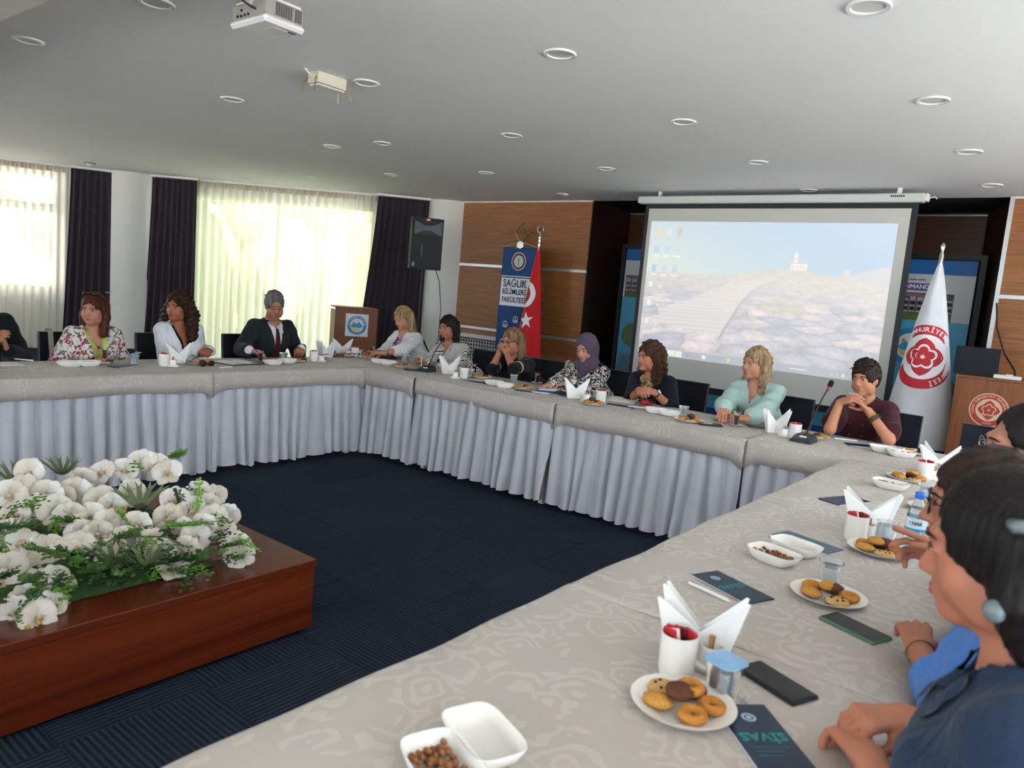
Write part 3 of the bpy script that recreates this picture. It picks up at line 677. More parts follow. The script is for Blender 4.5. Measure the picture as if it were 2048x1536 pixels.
def on_flag(parent, name, m, mb, fn, wl, wr, r0, zt, zb, off=.004, wrap=0):
    """wrap flat print given in (x, z) onto the cone by solving u for x"""
    out = []; bad = set()
    for vi, (x, z, d) in enumerate(mb.v):
        w = (z-zt)/(zb-zt); hw = r0+(wl+wr)/2*w**.85; cxx = (wr-wl)/2*w**.85
        s = math.sin(max(-1.57, min(1.57, (x-cxx)/hw/wrap))) if wrap else (x-cxx)/hw
        if wrap and abs((x-cxx)/hw/wrap) > 1.5: bad.add(vi)
        if not wrap and abs(s) > .97: bad.add(vi)
        s = max(-.999, min(.999, s)); u = math.asin(s)/PI+.5; p = fn(u, w); out.append((p[0], p[1], p[2]+off+d))
    mb.v = out; kf = [i for i, q in enumerate(mb.f) if not bad & set(q)]; mb.f = [mb.f[i] for i in kf]; mb.mi = [mb.mi[i] for i in kf]; me = mb.mesh(name); me.transform(FACE_NX); obj(name, me, m, parent)
def subdiv(mb, n=2):
    for _ in range(n):
        vs = list(mb.v); fs = []; mi = []
        for f, q in zip(mb.f, mb.mi):
            P_ = [Vector(vs[i]) for i in f]; c = len(vs); vs.append(tuple(sum(P_, Vector())/len(P_))); mids = []
            for k in range(len(f)): mids.append(len(vs)); vs.append(tuple((P_[k]+P_[(k+1) % len(f)])/2))
            for k in range(len(f)): fs.append((f[k], mids[k], c, mids[k-1])); mi.append(q)
        mb.v, mb.f, mb.mi = vs, fs, mi
def flag_stand(o, top, base_z=0):
    mb = MB(); mb.cyl((0, 0), .014, .02, top-.1, 12); mb.build('pole', CHROME, o, 40)
    MB().lathe([(0, .0), (.13, 0), (.13, .02), (.06, .035), (.02, .06), (0, .06)], 28).build('base', CHROME, o, 40)
fl = thing('turkish_flag', 'red Turkish flag with white crescent and star draped on a chrome pole', 'flag', (8.36, 6.21, 0), 0)
flag_stand(fl, 2.46)
MB().lathe([(0, 2.2), (.018, 2.2), (.022, 2.24), (.012, 2.3), (.02, 2.32), (.008, 2.36), (0, 2.38)], 16).build('pole_socket', CHROME, fl, 40)
mb = MB(); mb.tube([(.052*math.cos(math.radians(a))-0, .052*math.sin(math.radians(a))+2.43, 0) for a in range(-250, 70, 12)], [.003+.006*math.sin(PI*k/26) for k in range(27)], 7); me = mb.mesh('crescent_finial', 0); me.transform(FACE_NX); obj('crescent_finial', me, CHROME, fl)
fnT = cone_flag(fl, RED, 2.2, .012, .27, .21, 2.2, .5, 3, .008, ph=.7)
mb = MB(); n = 48; cz, R1, R2 = 1.53, .185, .15; vs = []; fs = []
RT = math.radians(-8)
for i in range(n+1):
    a = math.radians(-118+i*236/n)+RT   # opening to the left-down, horns left
    x, z = R1*math.cos(a), R1*math.sin(a); a2 = math.radians(-128+i*256/n)+RT; x2, z2 = -.05+R2*math.cos(a2), R2*math.sin(a2)
    for k in range(4): vs.append((-.125+x+(x2-x)*k/3, cz+z+(z2-z)*k/3, 0))
for i in range(n):
    for k in range(3): fs.append((i*4+k, i*4+4+k, i*4+5+k, i*4+1+k))
mb.add(vs, fs); on_flag(fl, 'crescent_print', WHITEP, mb, fnT, .27, .21, .012, 2.2, .5)
mb = MB(); vs = [(-.04, 1.17, 0)]
for i in range(10):
    r = .125 if i % 2 == 0 else .049; a = math.radians(100+36*i); vs.append((-.04+r*math.cos(a), 1.17+r*math.sin(a), 0))
mb.add(vs, [(0, 1+i, 1+(i+1) % 10) for i in range(10)]); subdiv(mb, 2); on_flag(fl, 'star_print', WHITEP, mb, fnT, .27, .21, .012, 2.2, .5)
# faculty banner
fb = thing('faculty_banner', 'hanging blue faculty banner with white title block beside the red flag', 'banner', (8.5, 6.64, 0), 0)
BLUEB = fabric('blue_banner_cloth', '#2c4c7c', 300, .7, .1)
def bn(m): m.grid(lambda u, w: (-.31+.62*u, 2.17-1.47*w, .01*math.sin(3*u+2*w)), 16, 24)
nx_mesh(fb, 'cloth', BLUEB, bn, 0)
nx_mesh(fb, 'title_block', WHITEP, lambda m: m.grid(lambda u, w: (-.295+.59*u, 1.745-.40*w, .01*math.sin(3*u+2*(.29+.27*w))+.003), 16, 8))
nx_mesh(fb, 'title_rule', WHITEP, lambda m: m.grid(lambda u, w: (-.295+.59*u, 1.775-.012*w, .014), 8, 1))
def tx(m):
    for s, sz, z, sp in (('SAĞLIK', .155, 1.665, 1), ('BİLİMLERİ', .108, 1.545, 1.0), ('FAKÜLTESİ', .108, 1.43, 1.0)):
        vs, fs = text2d(s, sz, .0016, spacing=sp); wd = max(v[0] for v in vs)-min(v[0] for v in vs); k = min(1, .43/wd)
        m.add([(v[0]*k, v[1], v[2]) for v in vs], fs, T(-.035, z, .02))
nx_mesh(fb, 'title_lettering', mat('print_banner_navy', '#27374f', .7), tx)
def bi(m):
    for cx_, cz_ in ((.03, 1.16), (-.15, 1.08), (.19, 1.02), (.0, .95), (-.18, .82), (.1, .8)):
        disc2d(m, .045, .037, 20, .018, (cx_, cz_)); disc2d(m, .022, .015, 14, .018, (cx_-.02, cz_-.03)); disc2d(m, .022, .015, 14, .018, (cx_+.025, cz_-.03)); m.add([(cx_-.004, cz_-.05, .018), (cx_+.004, cz_-.05, .018), (cx_+.004, cz_+.04, .018), (cx_-.004, cz_+.04, .018)], [(0, 1, 2, 3)])
io_ = nx_mesh(fb, 'health_icons', WHITEP, bi); io_['kind'] = 'stuff'
nx_mesh(fb, 'round_seal', WHITEP, lambda m: disc2d(m, .128, 0, 40, .017, (.0, 1.985)))
nx_mesh(fb, 'round_seal', mat('print_maroon', '#6b2f38', .7), lambda m: disc2d(m, .118, .085, 40, .018, (.0, 1.985)))
nx_mesh(fb, 'round_seal', mat('print_mint', '#b9cdc2', .7), lambda m: disc2d(m, .084, 0, 32, .0185, (.0, 1.985)))
nx_mesh(fb, 'round_seal', mat('print_green', '#5d8a74', .7), lambda m: m.add([(-.006, 1.92, .0195), (.006, 1.92, .0195), (.012, 2.03, .0195), (-.012, 2.03, .0195)], [(0, 1, 2, 3)]))
nx_mesh(fb, 'hanging_rod', CHROME, lambda m: m.tube([(-.33, 2.18, 0), (.33, 2.18, 0)], .009, 8), 40)
for s in (-1, 1): nx_mesh(fb, 'rod_knob', CHROME, lambda m: m.ball((s*.335, 2.18, 0), .016, 10), 40)
for s in (-1, 1): nx_mesh(fb, 'cord', mat('silver_cord', '#b9b7b0', .5), lambda m: m.tube([(s*.33, 2.18, 0), (s*.05, 2.25, 0)], .004, 6))
def dia(m):
    pts = []
    for k in range(48):
        a = 2*PI*k/48; ca, sa = math.cos(a), math.sin(a); q = (abs(ca)**1.15+abs(sa)**1.15)**(-1/1.15); pts.append((.115*ca*q, 2.385+.14*sa*q, 0))
    m.tube(pts, .010, 8, close=True)
nx_mesh(fb, 'diamond_finial', CHROME, dia, 40)
nx_mesh(fb, 'bracket', CHROME, lambda m: m.prism([(-.06, 2.19), (.0, 2.165), (.06, 2.19), (.055, 2.25), (0, 2.275), (-.055, 2.25)], -.015, .015))
nx_mesh(fb, 'pole', CHROME, lambda m: m.tube([(0, .04, -.05), (0, 2.2, -.05)], .014, 10), 40)
MB().lathe([(0, .0), (.12, 0), (.12, .02), (.06, .035), (.02, .06), (0, .06)], 28, M=T(.05, 0, 0)).build('base', CHROME, fb, 40)
# white university flag
wf = thing('university_flag', 'white university flag with red seal draped on a pole behind the woman in maroon', 'flag', (8.0, 1.265, 0), 0)
flag_stand(wf, 2.3)
MB().lathe([(0, 2.14), (.02, 2.14), (.022, 2.22), (.012, 2.26), (.022, 2.3), (.02, 2.32), (0, 2.345)], 16).build('pole_finial', CHROME, wf, 40)
wl_, wr_, r0_, zt_, zb_ = .31, .33, .012, 2.16, .42
fnW = cone_flag(wf, WFLAG, 2.16, r0_, wl_, wr_, zt_, zb_, 2, .012, ph=2.2)
def seal(bits, cx_, cz_, R, txt, step=9.3, a0=192):
    """list of (name, material, MB) in the x,z plane"""
    out = []
    def new(nm, m, z): mb = MB(); out.append((nm, m, mb)); return mb, z
    mb, z = new('seal_ring', bits[0], 0); disc2d(mb, R, R*.70, 64, 0, (cx_, cz_))
    mb, z = new('seal_field', bits[1], 0); disc2d(mb, R*.70, 0, 48, .0006, (cx_, cz_)); subdiv(mb, 2)
    mb, z = new('seal_star', bits[0], 0)
    disc2d(mb, R*.60, 0, 64, .0014, (cx_, cz_), lambda a: .70+.30*abs(((a+PI/2)*4/PI) % 2-1)); subdiv(mb, 2)
    mb, z = new('seal_blossom', bits[1], 0); disc2d(mb, R*.40, 0, 80, .0022, (cx_, cz_), lambda a: .72+.28*abs(math.cos(2.5*(a-PI/2)))); subdiv(mb, 1)
    mb, z = new('seal_petals', bits[0], 0); disc2d(mb, R*.33, 0, 80, .003, (cx_, cz_), lambda a: .68+.32*abs(math.cos(2.5*(a-PI/2)))); subdiv(mb, 1)
    mb, z = new('seal_centre', bits[1], 0); disc2d(mb, R*.09, 0, 10, .0038, (cx_, cz_), lambda a: 1 if round(a/(2*PI)*10) % 2 == 0 else .45)
    mb, z = new('seal_lettering', bits[1], 0); ringtext(mb, 'SİVAS CUMHURİYET ÜNİVERSİTESİ', R*.85, R*.2, a0, step, R*.004)
    if txt: ringtext(mb, txt, R*.85, R*.19, -102, 8, R*.004, True)
    mb.v = [(x+cx_, y+cz_, d+.0012) for x, y, d in mb.v]
    return out
for nm, m, mb in seal((REDP, WHITEP), -.01, 1.27, .3, None): on_flag(wf, nm, m, mb, fnW, wl_, wr_, r0_, zt_, zb_, wrap=.95)

# ---------------------------------------------------------------- lecterns, laptop, loudspeaker, radiator cover
def lectern(label, loc, rz, w, d, h, emb):
    o = thing('lectern', label, 'lectern', loc, rz)   # local front faces -Y
    MB().box((-w/2, -d/2, .03), (w/2, -d/2+.02, h-.02), bev=.002).build('front_panel', LECT, o)
    for s in (-1, 1): MB().box((s*(w/2-.01)-.01, -d/2+.02, .03), (s*(w/2-.01)+.01, d/2, h-.05), bev=.002).build('side_panel', LECT, o)
    MB().box((-w/2-.005, -d/2-.005, h-.02), (w/2+.005, d/2, h), bev=.003).build('top', LECT, o)
    MB().box((-w/2-.01, -d/2-.01, 0), (w/2+.01, d/2+.01, .03)).build('base', LECT, o)
    return o
ll = lectern('brown wooden lectern with a white square emblem plate in front of the wide window', (7.05, 8.43, 0), math.atan2(-.33, .58), .6, .42, 1.14, 1)
MB().box((-.15, -.216, .73), (.17, -.2105, 1.05), bev=.002).build('emblem_plate', WHITEP, ll)
def local_emblem(parent, z, R, y, mats):
    M = Matrix(((1, 0, 0, 0), (0, 0, -1, 0), (0, 1, 0, 0), (0, 0, 0, 1)))
    def put(nm, m, fn): mb = MB(); fn(mb); me = mb.mesh(nm); me.transform(T(.01, y, z) @ M); obj(nm, me, m, parent)
    put('emblem_ring', bpy.data.materials['emblem_blue'], lambda m: disc2d(m, R, R*.72, 40, .001))
    put('emblem_field', bpy.data.materials['emblem_white'], lambda m: disc2d(m, R*.72, 0, 40, .0012))
    put('emblem_mountains', bpy.data.materials['emblem_teal'], lambda m: m.add([(-R*.68, -R*.1, .0018), (-R*.3, R*.32, .0018), (-R*.08, R*.14, .0018), (R*.2, R*.38, .0018), (R*.68, -R*.1, .0018), (R*.3, -R*.28, .0018), (-R*.4, -R*.22, .0018)], [(6, 5, 4, 3, 2, 1, 0)]))
    put('emblem_hill', bpy.data.materials['emblem_yellow'], lambda m: m.add([(-R*.69, -R*.12, .0022), (-R*.2, -R*.3, .0022), (R*.5, -R*.38, .0022), (R*.1, -R*.66, .0022), (-R*.4, -R*.55, .0022)], [(4, 3, 2, 1, 0)]))
    put('emblem_sun', bpy.data.materials['emblem_orange'], lambda m: disc2d(m, R*.1, 0, 16, .0022, (-R*.36, R*.3)))
    def rt(m): ringtext(m, 'SİVAS CUMHURİYET ÜNİVERSİTESİ', R*.86, R*.19, 180, 6.4, R*.003); [disc2d(m, R*.03, 0, 6, 0, (R*.86*math.cos(math.radians(a)), R*.86*math.sin(math.radians(a)))) for a in range(-125, -54, 7)]
    put('emblem_lettering', WHITEP, lambda m: (rt(m), setattr(m, 'v', [(x, y_, .002) for x, y_, _ in m.v])))
local_emblem(ll, .89, .135, -.2165, None)
lr = lectern('brown wooden lectern with a round red university seal at the right, laptop on top', (7.85, .70, 0), -PI/2+.06, .52, .45, 1.16, 0)
MQ = Matrix(((1, 0, 0, 0), (0, 0, -1, 0), (0, 1, 0, 0), (0, 0, 0, 1)))
for nm, m, mb in seal((mat('seal_red_wood', '#a8342a', .5), mat('seal_cream', '#d2b08e', .5)), .02, .88, .14, '1974', 7.9, 198):
    me = mb.mesh(nm); me.transform(T(0, -.2265, 0) @ MQ); obj(nm, me, m, lr)
mb = MB(); disc2d(mb, .148, .139, 64, 0, (.02, .88)); me = mb.mesh('seal_rim'); me.transform(T(0, -.227, 0) @ MQ); obj('seal_rim', me, bpy.data.materials['seal_cream'], lr)
lp = thing('laptop', 'open black laptop seen from behind on the right lectern', 'laptop', (7.83, .83, 1.161), -PI/2+.06)
MB().box((-.17, -.06, 0), (.17, .18, .015), bev=.003).build('keyboard_base', BLACK, lp)
mb = MB(); mb.box((-.17, -.008, 0), (.17, 0, .24), T(0, -.055, .012) @ Matrix.Rotation(math.radians(8), 4, 'X'), bev=.003); sl = mb.build('screen_lid', mat('laptop_lid', '#1b2026', .35), lp)
bx_ = thing('white_adapter_box', 'small white adapter box lying on the right lectern top', 'adapter', (7.74, .57, 1.161), -PI/2)
MB().box((-.11, -.05, 0), (.09, .05, .03), bev=.004).build('case', WPLAS, bx_); MB().box((-.02, -.052, .03), (.03, -.01, .042), bev=.003).build('plug', WPLAS, bx_)
cb = MB(); cb.tube([(8.9, .86, 1.85), (8.88, .82, 1.6), (8.86, .72, 1.35), (8.7, .6, 1.2), (8.4, .5, .6), (8.3, .45, .1), (8.3, .4, .012)], .008, 6)
tag(cb.build('power_cable', BLACK), 'black cable hanging down the wood panel beside the right lectern', 'cable')
sp = thing('loudspeaker', 'black loudspeaker on a tripod pole before the corner drape', 'loudspeaker', (7.75, 7.82, 0), math.radians(-33))
mb = MB(); z0, z1 = 1.76, 2.48
mb.prism([(-.225, -.19), (.225, -.19), (.225, -.02), (.15, .19), (-.15, .19), (-.225, -.02)], z0, z1); mb.build('cabinet', mat('speaker_shell', '#17181a', .6, .1, 40, bump=.2, bscale=200), sp)
MB().box((-.205, -.2, z0+.02), (.205, -.19, z0+.46), bev=.004).build('grille', mat('speaker_mesh', '#1e2022', .55, .3, 400, bump=.5, bscale=700), sp)
mb = MB(); disc2d(mb, .165, .155, 40); me = mb.mesh('woofer_ring'); me.transform(T(0, -.2015, z0+.24) @ MQ); obj('woofer_ring', me, BLACK, sp)
mb = MB(); zc = z0+.575
mb.add([(-.2, -.215, zc-.1), (.2, -.215, zc-.1), (.2, -.215, zc+.1), (-.2, -.215, zc+.1), (-.05, -.1915, zc-.035), (.05, -.1915, zc-.035), (.05, -.1915, zc+.035), (-.05, -.1915, zc+.035)], [(0, 1, 5, 4), (1, 2, 6, 5), (2, 3, 7, 6), (3, 0, 4, 7), (4, 5, 6, 7)])
mb.build('horn', mat('horn_grey', '#3a3e43', .3), sp)
mb = MB()
for q in range(8): mb.box((-.19+.05*q, -.197, zc-.095), (-.186+.05*q, -.193, zc+.095))
MB().box((-.03, -.198, z1-.05), (.03, -.19, z1-.01)).build('badge', mat('orange_badge', '#d1602c', .5), sp)
mb = MB(); vs, fs = text2d('JBL', .028, .001); mb.add(vs, fs); me = mb.mesh('badge_lettering'); me.transform(T(0, -.1985, z1-.03) @ MQ); obj('badge_lettering', me, WHITEP, sp)
mb = MB(); [mb.add([(-.09+.02*k, -.006, 0), (-.076+.02*k, -.006, 0), (-.076+.02*k, .006, 0), (-.09+.02*k, .006, 0)], [(0, 1, 2, 3)]) for k in range(9)]; me = mb.mesh('side_lettering'); me.transform(T(-.07, -.2015, z0+.25) @ MQ @ Rz(-PI/2)); obj('side_lettering', me, mat('grey_print', '#8f9296', .6), sp)
MB().box((-.2, -.2015, z0+.03), (-.165, -.2, z0+.085)).build('label', bpy.data.materials['grey_print'], sp)
mb = MB(); mb.tube([(0, 0, .5), (0, 0, 1.77)], .018, 10); mb.build('pole', BLKMET, sp); MB().cyl((0, 0), .035, .95, 1.05, 12).build('clamp', BLKMET, sp)
for k in range(3):
    a = 2*PI*k/3+.4; mb = MB(); mb.tube([(0, 0, .9), (.55*math.cos(a), .55*math.sin(a), .015)], .012, 8); mb.tube([(0, 0, .45), (.27*math.cos(a), .27*math.sin(a), .46)], .008, 6); mb.build('tripod_leg', BLKMET, sp)
cb = MB(); cb.tube([(7.9, 7.72, 1.8), (8.05, 7.75, 1.6), (8.15, 7.78, 1.2), (8.16, 7.8, .6), (8.2, 7.8, .012)], .006, 6); tag(cb.build('speaker_cable', BLACK), 'thin black cable hanging below the loudspeaker by the white pier', 'cable')
rc = thing('radiator_cover', 'white lattice radiator cover against the wood panel', 'radiator cover', (8.73, 7.35, 0), 0)
WLAC = mat('white_lacquer', '#d7d5d0', .45, .03)
MB().box((-.02, -.62, .82), (.22, .62, .85), bev=.003).build('top', WLAC, rc)
for y in (-.62, .58): MB().box((0, y, 0), (.2, y+.04, .82)).build('side_panel', WLAC, rc)
mb = MB()
for z in (0.03, .79): mb.box((-.01, -.58, z), (.01, .58, z+.03))
mb.build('front_frame', WLAC, rc)
mb = MB(); dd = .055
for i in range(21):
    for j in range(13):
        y, z = -.57+dd*i+.02, .08+dd*j; 
        M = T(0, y, z) @ FACE_NX
        disc2d_v = []
        mb.tube([(.03*math.cos(a*PI/3), .03*math.sin(a*PI/3), 0) for a in range(6)], .0055, 4, M=M, close=True)
lt_ = mb.build('lattice', WLAC, rc); lt_['kind'] = 'stuff'
MB().box((.05, -.57, .05), (.06, .57, .8)).build('radiator', mat('dark_recess', '#4a4a4c', .8), rc)  # flat sheet behind the lattice, shade of the recess put in its colour
# ---------------------------------------------------------------- tableware
CER = mat('white_porcelain', '#e2dfd8', .25, .02, spec=.5); PAPER = mat('white_paper', '#e6e4e2', .85, .03); NAPK = mat('white_napkin_paper', '#ebeae8', .9, .03)
t = NT('clear_glass'); t.color('#ffffff'); GLASS = t.set(.03, trans=1, ior=1.45)
t = NT('water'); t.color('#f4fbff'); WATER = t.set(.02, trans=1, ior=1.33)
t = NT('black_tea'); t.color('#7a1d06'); TEA = t.set(.05, trans=.75, ior=1.33)
PLS = mat('clear_plastic_cup', '#eef3f6', .12, 0, trans=.9); FOIL = mat('blue_foil_lid', '#86b4da', .35, .3, 30, metal=.2)
COOK = [mat('cocoa_cookie', '#5a3420', .85, .3, 60, bump=.5, bscale=160), mat('golden_cookie', '#b97a30', .85, .35, 70, bump=.5, bscale=160), mat('pale_cookie', '#c39a62', .85, .3, 60, bump=.4, bscale=160), mat('sesame_cookie', '#c08a3c', .85, .5, 220, bump=.8, bscale=260)]
NUTM = mat('roasted_nuts', '#8a5630', .7, .5, 90)
STEEL = mat('steel', '#b5b5b4', .25, .03, metal=1)
PROT = {}
def proto(key, make):
    """build the meshes of a kind once; each placement links fresh objects sharing them"""
    if key not in PROT: PROT[key] = make()
    return PROT[key]
def place(name, label, cat, group, key, make, loc, rz=0):
    o = thing(name, label, cat, loc, rz, group)
    for nm, me, m, sub in proto(key, make):
        p = obj(nm, me, m, o)
        for n2, me2, mm2 in sub: obj(n2, me2, mm2, p)
    return o
def mk_plate():
    return [('plate', MB().lathe([(0, .004), (.06, .004), (.068, .008), (.098, .017), (.1, .0175), (.098, .015), (.07, .0045), (.06, 0), (0, 0)], 36).mesh('plate', 50), CER, [])]
def mk_dish():
    pr = [(0, .006), (.035, .006), (.043, .012), (.052, .034), (.0545, .036), (.055, .034), (.046, .01), (.038, 0), (0, 0)]
    return [('dish', MB().lathe(pr, 40, sx=1.45, sy=.95, sup=4.5).mesh('dish', 50), CER, [])]
def nuts_mesh(seed):
    R = random.Random(seed); mb = MB()
    for _ in range(70):
        x, y = R.uniform(-.058, .058), R.uniform(-.034, .034); s = R.uniform(.004, .0075)
        mb.ball((x, y, .012+R.uniform(0, .012)), (s*1.5, s, s), 6)
    return mb.mesh('nuts', 0)
def mk_cup():
    c = MB().lathe([(0, .004), (.03, .004), (.034, .085), (.0365, .092), (.0385, .092), (.0385, .085), (.037, .012), (.033, 0), (0, 0)], 28).mesh('cup', 50)
    out = [('cup', c, CER, [])]; R = random.Random(3)
    for k in range(5):
        mb = MB(); mb.box((-.017, -.004, 0), (.017, .004, .05), T(R.uniform(-.012, .012), -.018+.009*k, .05) @ Rz(R.uniform(-.3, .3)) @ Matrix.Rotation(R.uniform(-.35, .35), 4, 'Y'), bev=.002)
        out.append(('sugar_sachet', mb.mesh('sugar_sachet'), [mat('red_sachet', '#b3202a', .4, .3, 60), mat('white_sachet', '#e2d6d6', .4), mat('maroon_sachet', '#5b1a20', .4)][(0, 1, 0, 2, 0)[k]], []))
    return out
def mk_pot():
    tray = MB().lathe([(0, 0), (.036, 0), (.039, .004), (.039, .012), (.036, .014), (0, .013)], 26, sx=1.1).mesh('tray', 50)
    pot = MB().lathe([(0, .016), (.02, .016), (.021, .05), (.024, .052), (.025, .05), (.025, .014), (0, .013)], 22).mesh('pot', 50)
    mb = MB(); R = random.Random(9)
    for k in range(14):
        a, r = R.uniform(0, 6.3), R.uniform(0, .014); mb.tube([(r*math.cos(a)*.6, r*math.sin(a)*.6, .02), (r*math.cos(a)*1.2, r*math.sin(a)*1.2, .072+R.uniform(-.004, .004))], .0012, 4)
    tp = mb.mesh('toothpicks')
    return [('tray', tray, CER, []), ('pot', pot, CER, [('toothpicks', tp, mat('toothpick_wood', '#b98d5e', .8))])]
def mk_napkins(n, spread, seed):
    R = random.Random(seed); out = []
    for k in range(n):
        f = (k/(max(1, n-1))-.5); w = R.uniform(.92, 1.08); hgt = R.uniform(.92, 1.06)
        P0 = [(-.058*w, 0), (.058*w, 0), (.094*w, .148*hgt), (.088*w, .15*hgt), (0, .075), (-.09*w, .158*hgt), (-.097*w, .157*hgt)]
        mb = MB(); th = .0012
        def warp(x, z, y): return (x, y+.004*math.sin(x*40+k)+z*z*(.9*f), z)
        vs = [warp(x, z, 0) for x, z in P0]+[warp(x, z, th) for x, z in P0]; m = len(P0)
        fs = [(0, 1, 4), (1, 2, 3, 4), (0, 4, 5, 6)]; fs = fs+[tuple(i+m for i in reversed(g)) for g in fs]+[(i, i+m, (i+1) % m+m, (i+1) % m) for i in range(m)]
        mb.add(vs, fs, T(0, f*.024, .0) @ Rz(spread*f+R.uniform(-.04, .04)))
        out.append(('napkin', mb.mesh('napkin'), NAPK, []))
    hb = MB().box((-.04, -.02, 0), (.04, .02, .004), bev=.0015).mesh('holder_base'); out.append(('holder_base', hb, CER, []))
    for s in (-1, 1): out.append(('holder_side', MB().box((-.036, s*.018-.0015, .004), (.036, s*.018+.0015, .03), bev=.001).mesh('holder_side'), CER, []))
    return out
def mk_tea():
    g = [(0, .006), (.018, .006), (.02, .02), (.0175, .045), (.022, .075), (.026, .09), (.0275, .09), (.0235, .074), (.019, .045), (.022, .02), (.02, 0), (0, 0)]
    te = [(0, .007), (.0175, .007), (.0195, .02), (.017, .045), (.0195, .066), (0, .066)]
    sa = [(0, .004), (.03, .004), (.05, .012), (.052, .012), (.032, .0), (0, 0)]
    up = lambda q: [(r, z+.005) for r, z in q]
    sp_ = MB(); sp_.tube([(-.045, .02, .014), (.0, .034, .01), (.03, .036, .008)], [.0015, .0018, .004], 6)
    return [('saucer', MB().lathe(sa, 28).mesh('saucer', 50), CER, [('teaspoon', sp_.mesh('teaspoon'), STEEL)]), ('glass', MB().lathe(up(g), 24).mesh('glass', 50), GLASS, []), ('tea', MB().lathe(up(te), 24).mesh('tea', 50), TEA, [])]
def mk_water(lid):
    g = [(0, .003), (.026, .003), (.029, .03), (.033, .07), (.0345, .07), (.03, .03), (.0275, 0), (0, 0)]
    w = [(0, .0035), (.0255, .0035), (.0283, .03), (.031, .056), (0, .056)]
    out = [('tumbler', MB().lathe(g, 26, sup=3).mesh('tumbler', 50), PLS, []), ('water', MB().lathe(w, 26, sup=3).mesh('water', 50), WATER, [])]
    if lid:
        mb = MB(); mb.lathe([(0, .0725), (.036, .0725), (.037, .071), (.036, .07), (0, .0705)], 28, sup=4)
        if lid == 2: mb = MB(); mb.grid(lambda u, w_: (-.036+.08*u, -.034+.068*w_, .071+.03*max(0, u-.35)**1.3), 10, 6)
        out.append(('foil_lid', mb.mesh('foil_lid', 50), FOIL, []))
    return out
def mk_brochure(col, txt):
    def f():
        w, h = .105, .21
        cv = MB().box((-h/2, -w/2, 0), (h/2, w/2, .0035)).mesh('cover'); m = mat('brochure_'+col[1:], col, .35, .05)
        pg = MB().box((-h/2+.001, -w/2-.0006, .0006), (h/2-.001, w/2+.0006, .0029)).mesh('pages')
        out = [('cover', cv, m, []), ('pages', pg, PAPER, [])]
        if txt:
            mb = MB(); vs, fs = text2d('SİVAS', .034, .001); mb.add(vs, fs, T(.0, .0, .0039) @ Rz(-PI/2)); out.append(('title_lettering', mb.mesh('title_lettering'), mat('teal_print', '#1e8f8c', .5), []))
            mb = MB(); disc2d(mb, .014, .009, 24, .0039, (-.06, .0)); disc2d(mb, .006, 0, 12, .0039, (-.06, 0)); out.append(('round_emblem', mb.mesh('round_emblem'), mat('pale_blue_print', '#a9bccd', .5), []))
            mb = MB()
            for k in range(3): mb.box((.03+.012*k, -.035, .0036), (.034+.012*k, .035-.012*k, .0038))
            q = mb.mesh('small_lettering'); out.append(('small_lettering', q, mat('dim_teal_print', '#2b5a66', .5), []))
        return out
    return f
def mk_phone(edge):
    def f():
        return [('case', MB().box((-.078, -.0385, 0), (.078, .0385, .0095), bev=.003).mesh('case'), mat('phone_case_'+edge[1:], edge, .5), []), ('display', MB().box((-.074, -.0345, .0094), (.074, .0345, .0102), bev=.0003).mesh('display'), mat('dark_display', '#15171a', .12, .02), [])]
    return f
def mk_pen():
    mb = MB(); mb.tube([(-.07, 0, .005), (.055, 0, .005), (.07, 0, .005)], [.005, .005, .0012], 8); b = mb.mesh('barrel')
    mb = MB(); mb.tube([(-.078, 0, .005), (-.07, 0, .005)], .003, 8); c = mb.mesh('clicker'); mb = MB(); mb.box((-.068, -.001, .0098), (-.03, .001, .0112)); d = mb.mesh('clip')
    return [('barrel', b, WPLAS, []), ('clicker', c, STEEL, []), ('clip', d, STEEL, [])]
def U(p, dz=0): return (p.x, p.y, TZ+.0035+dz)
def rA(): return rnd.uniform(-.3, .3)
PLATES = []
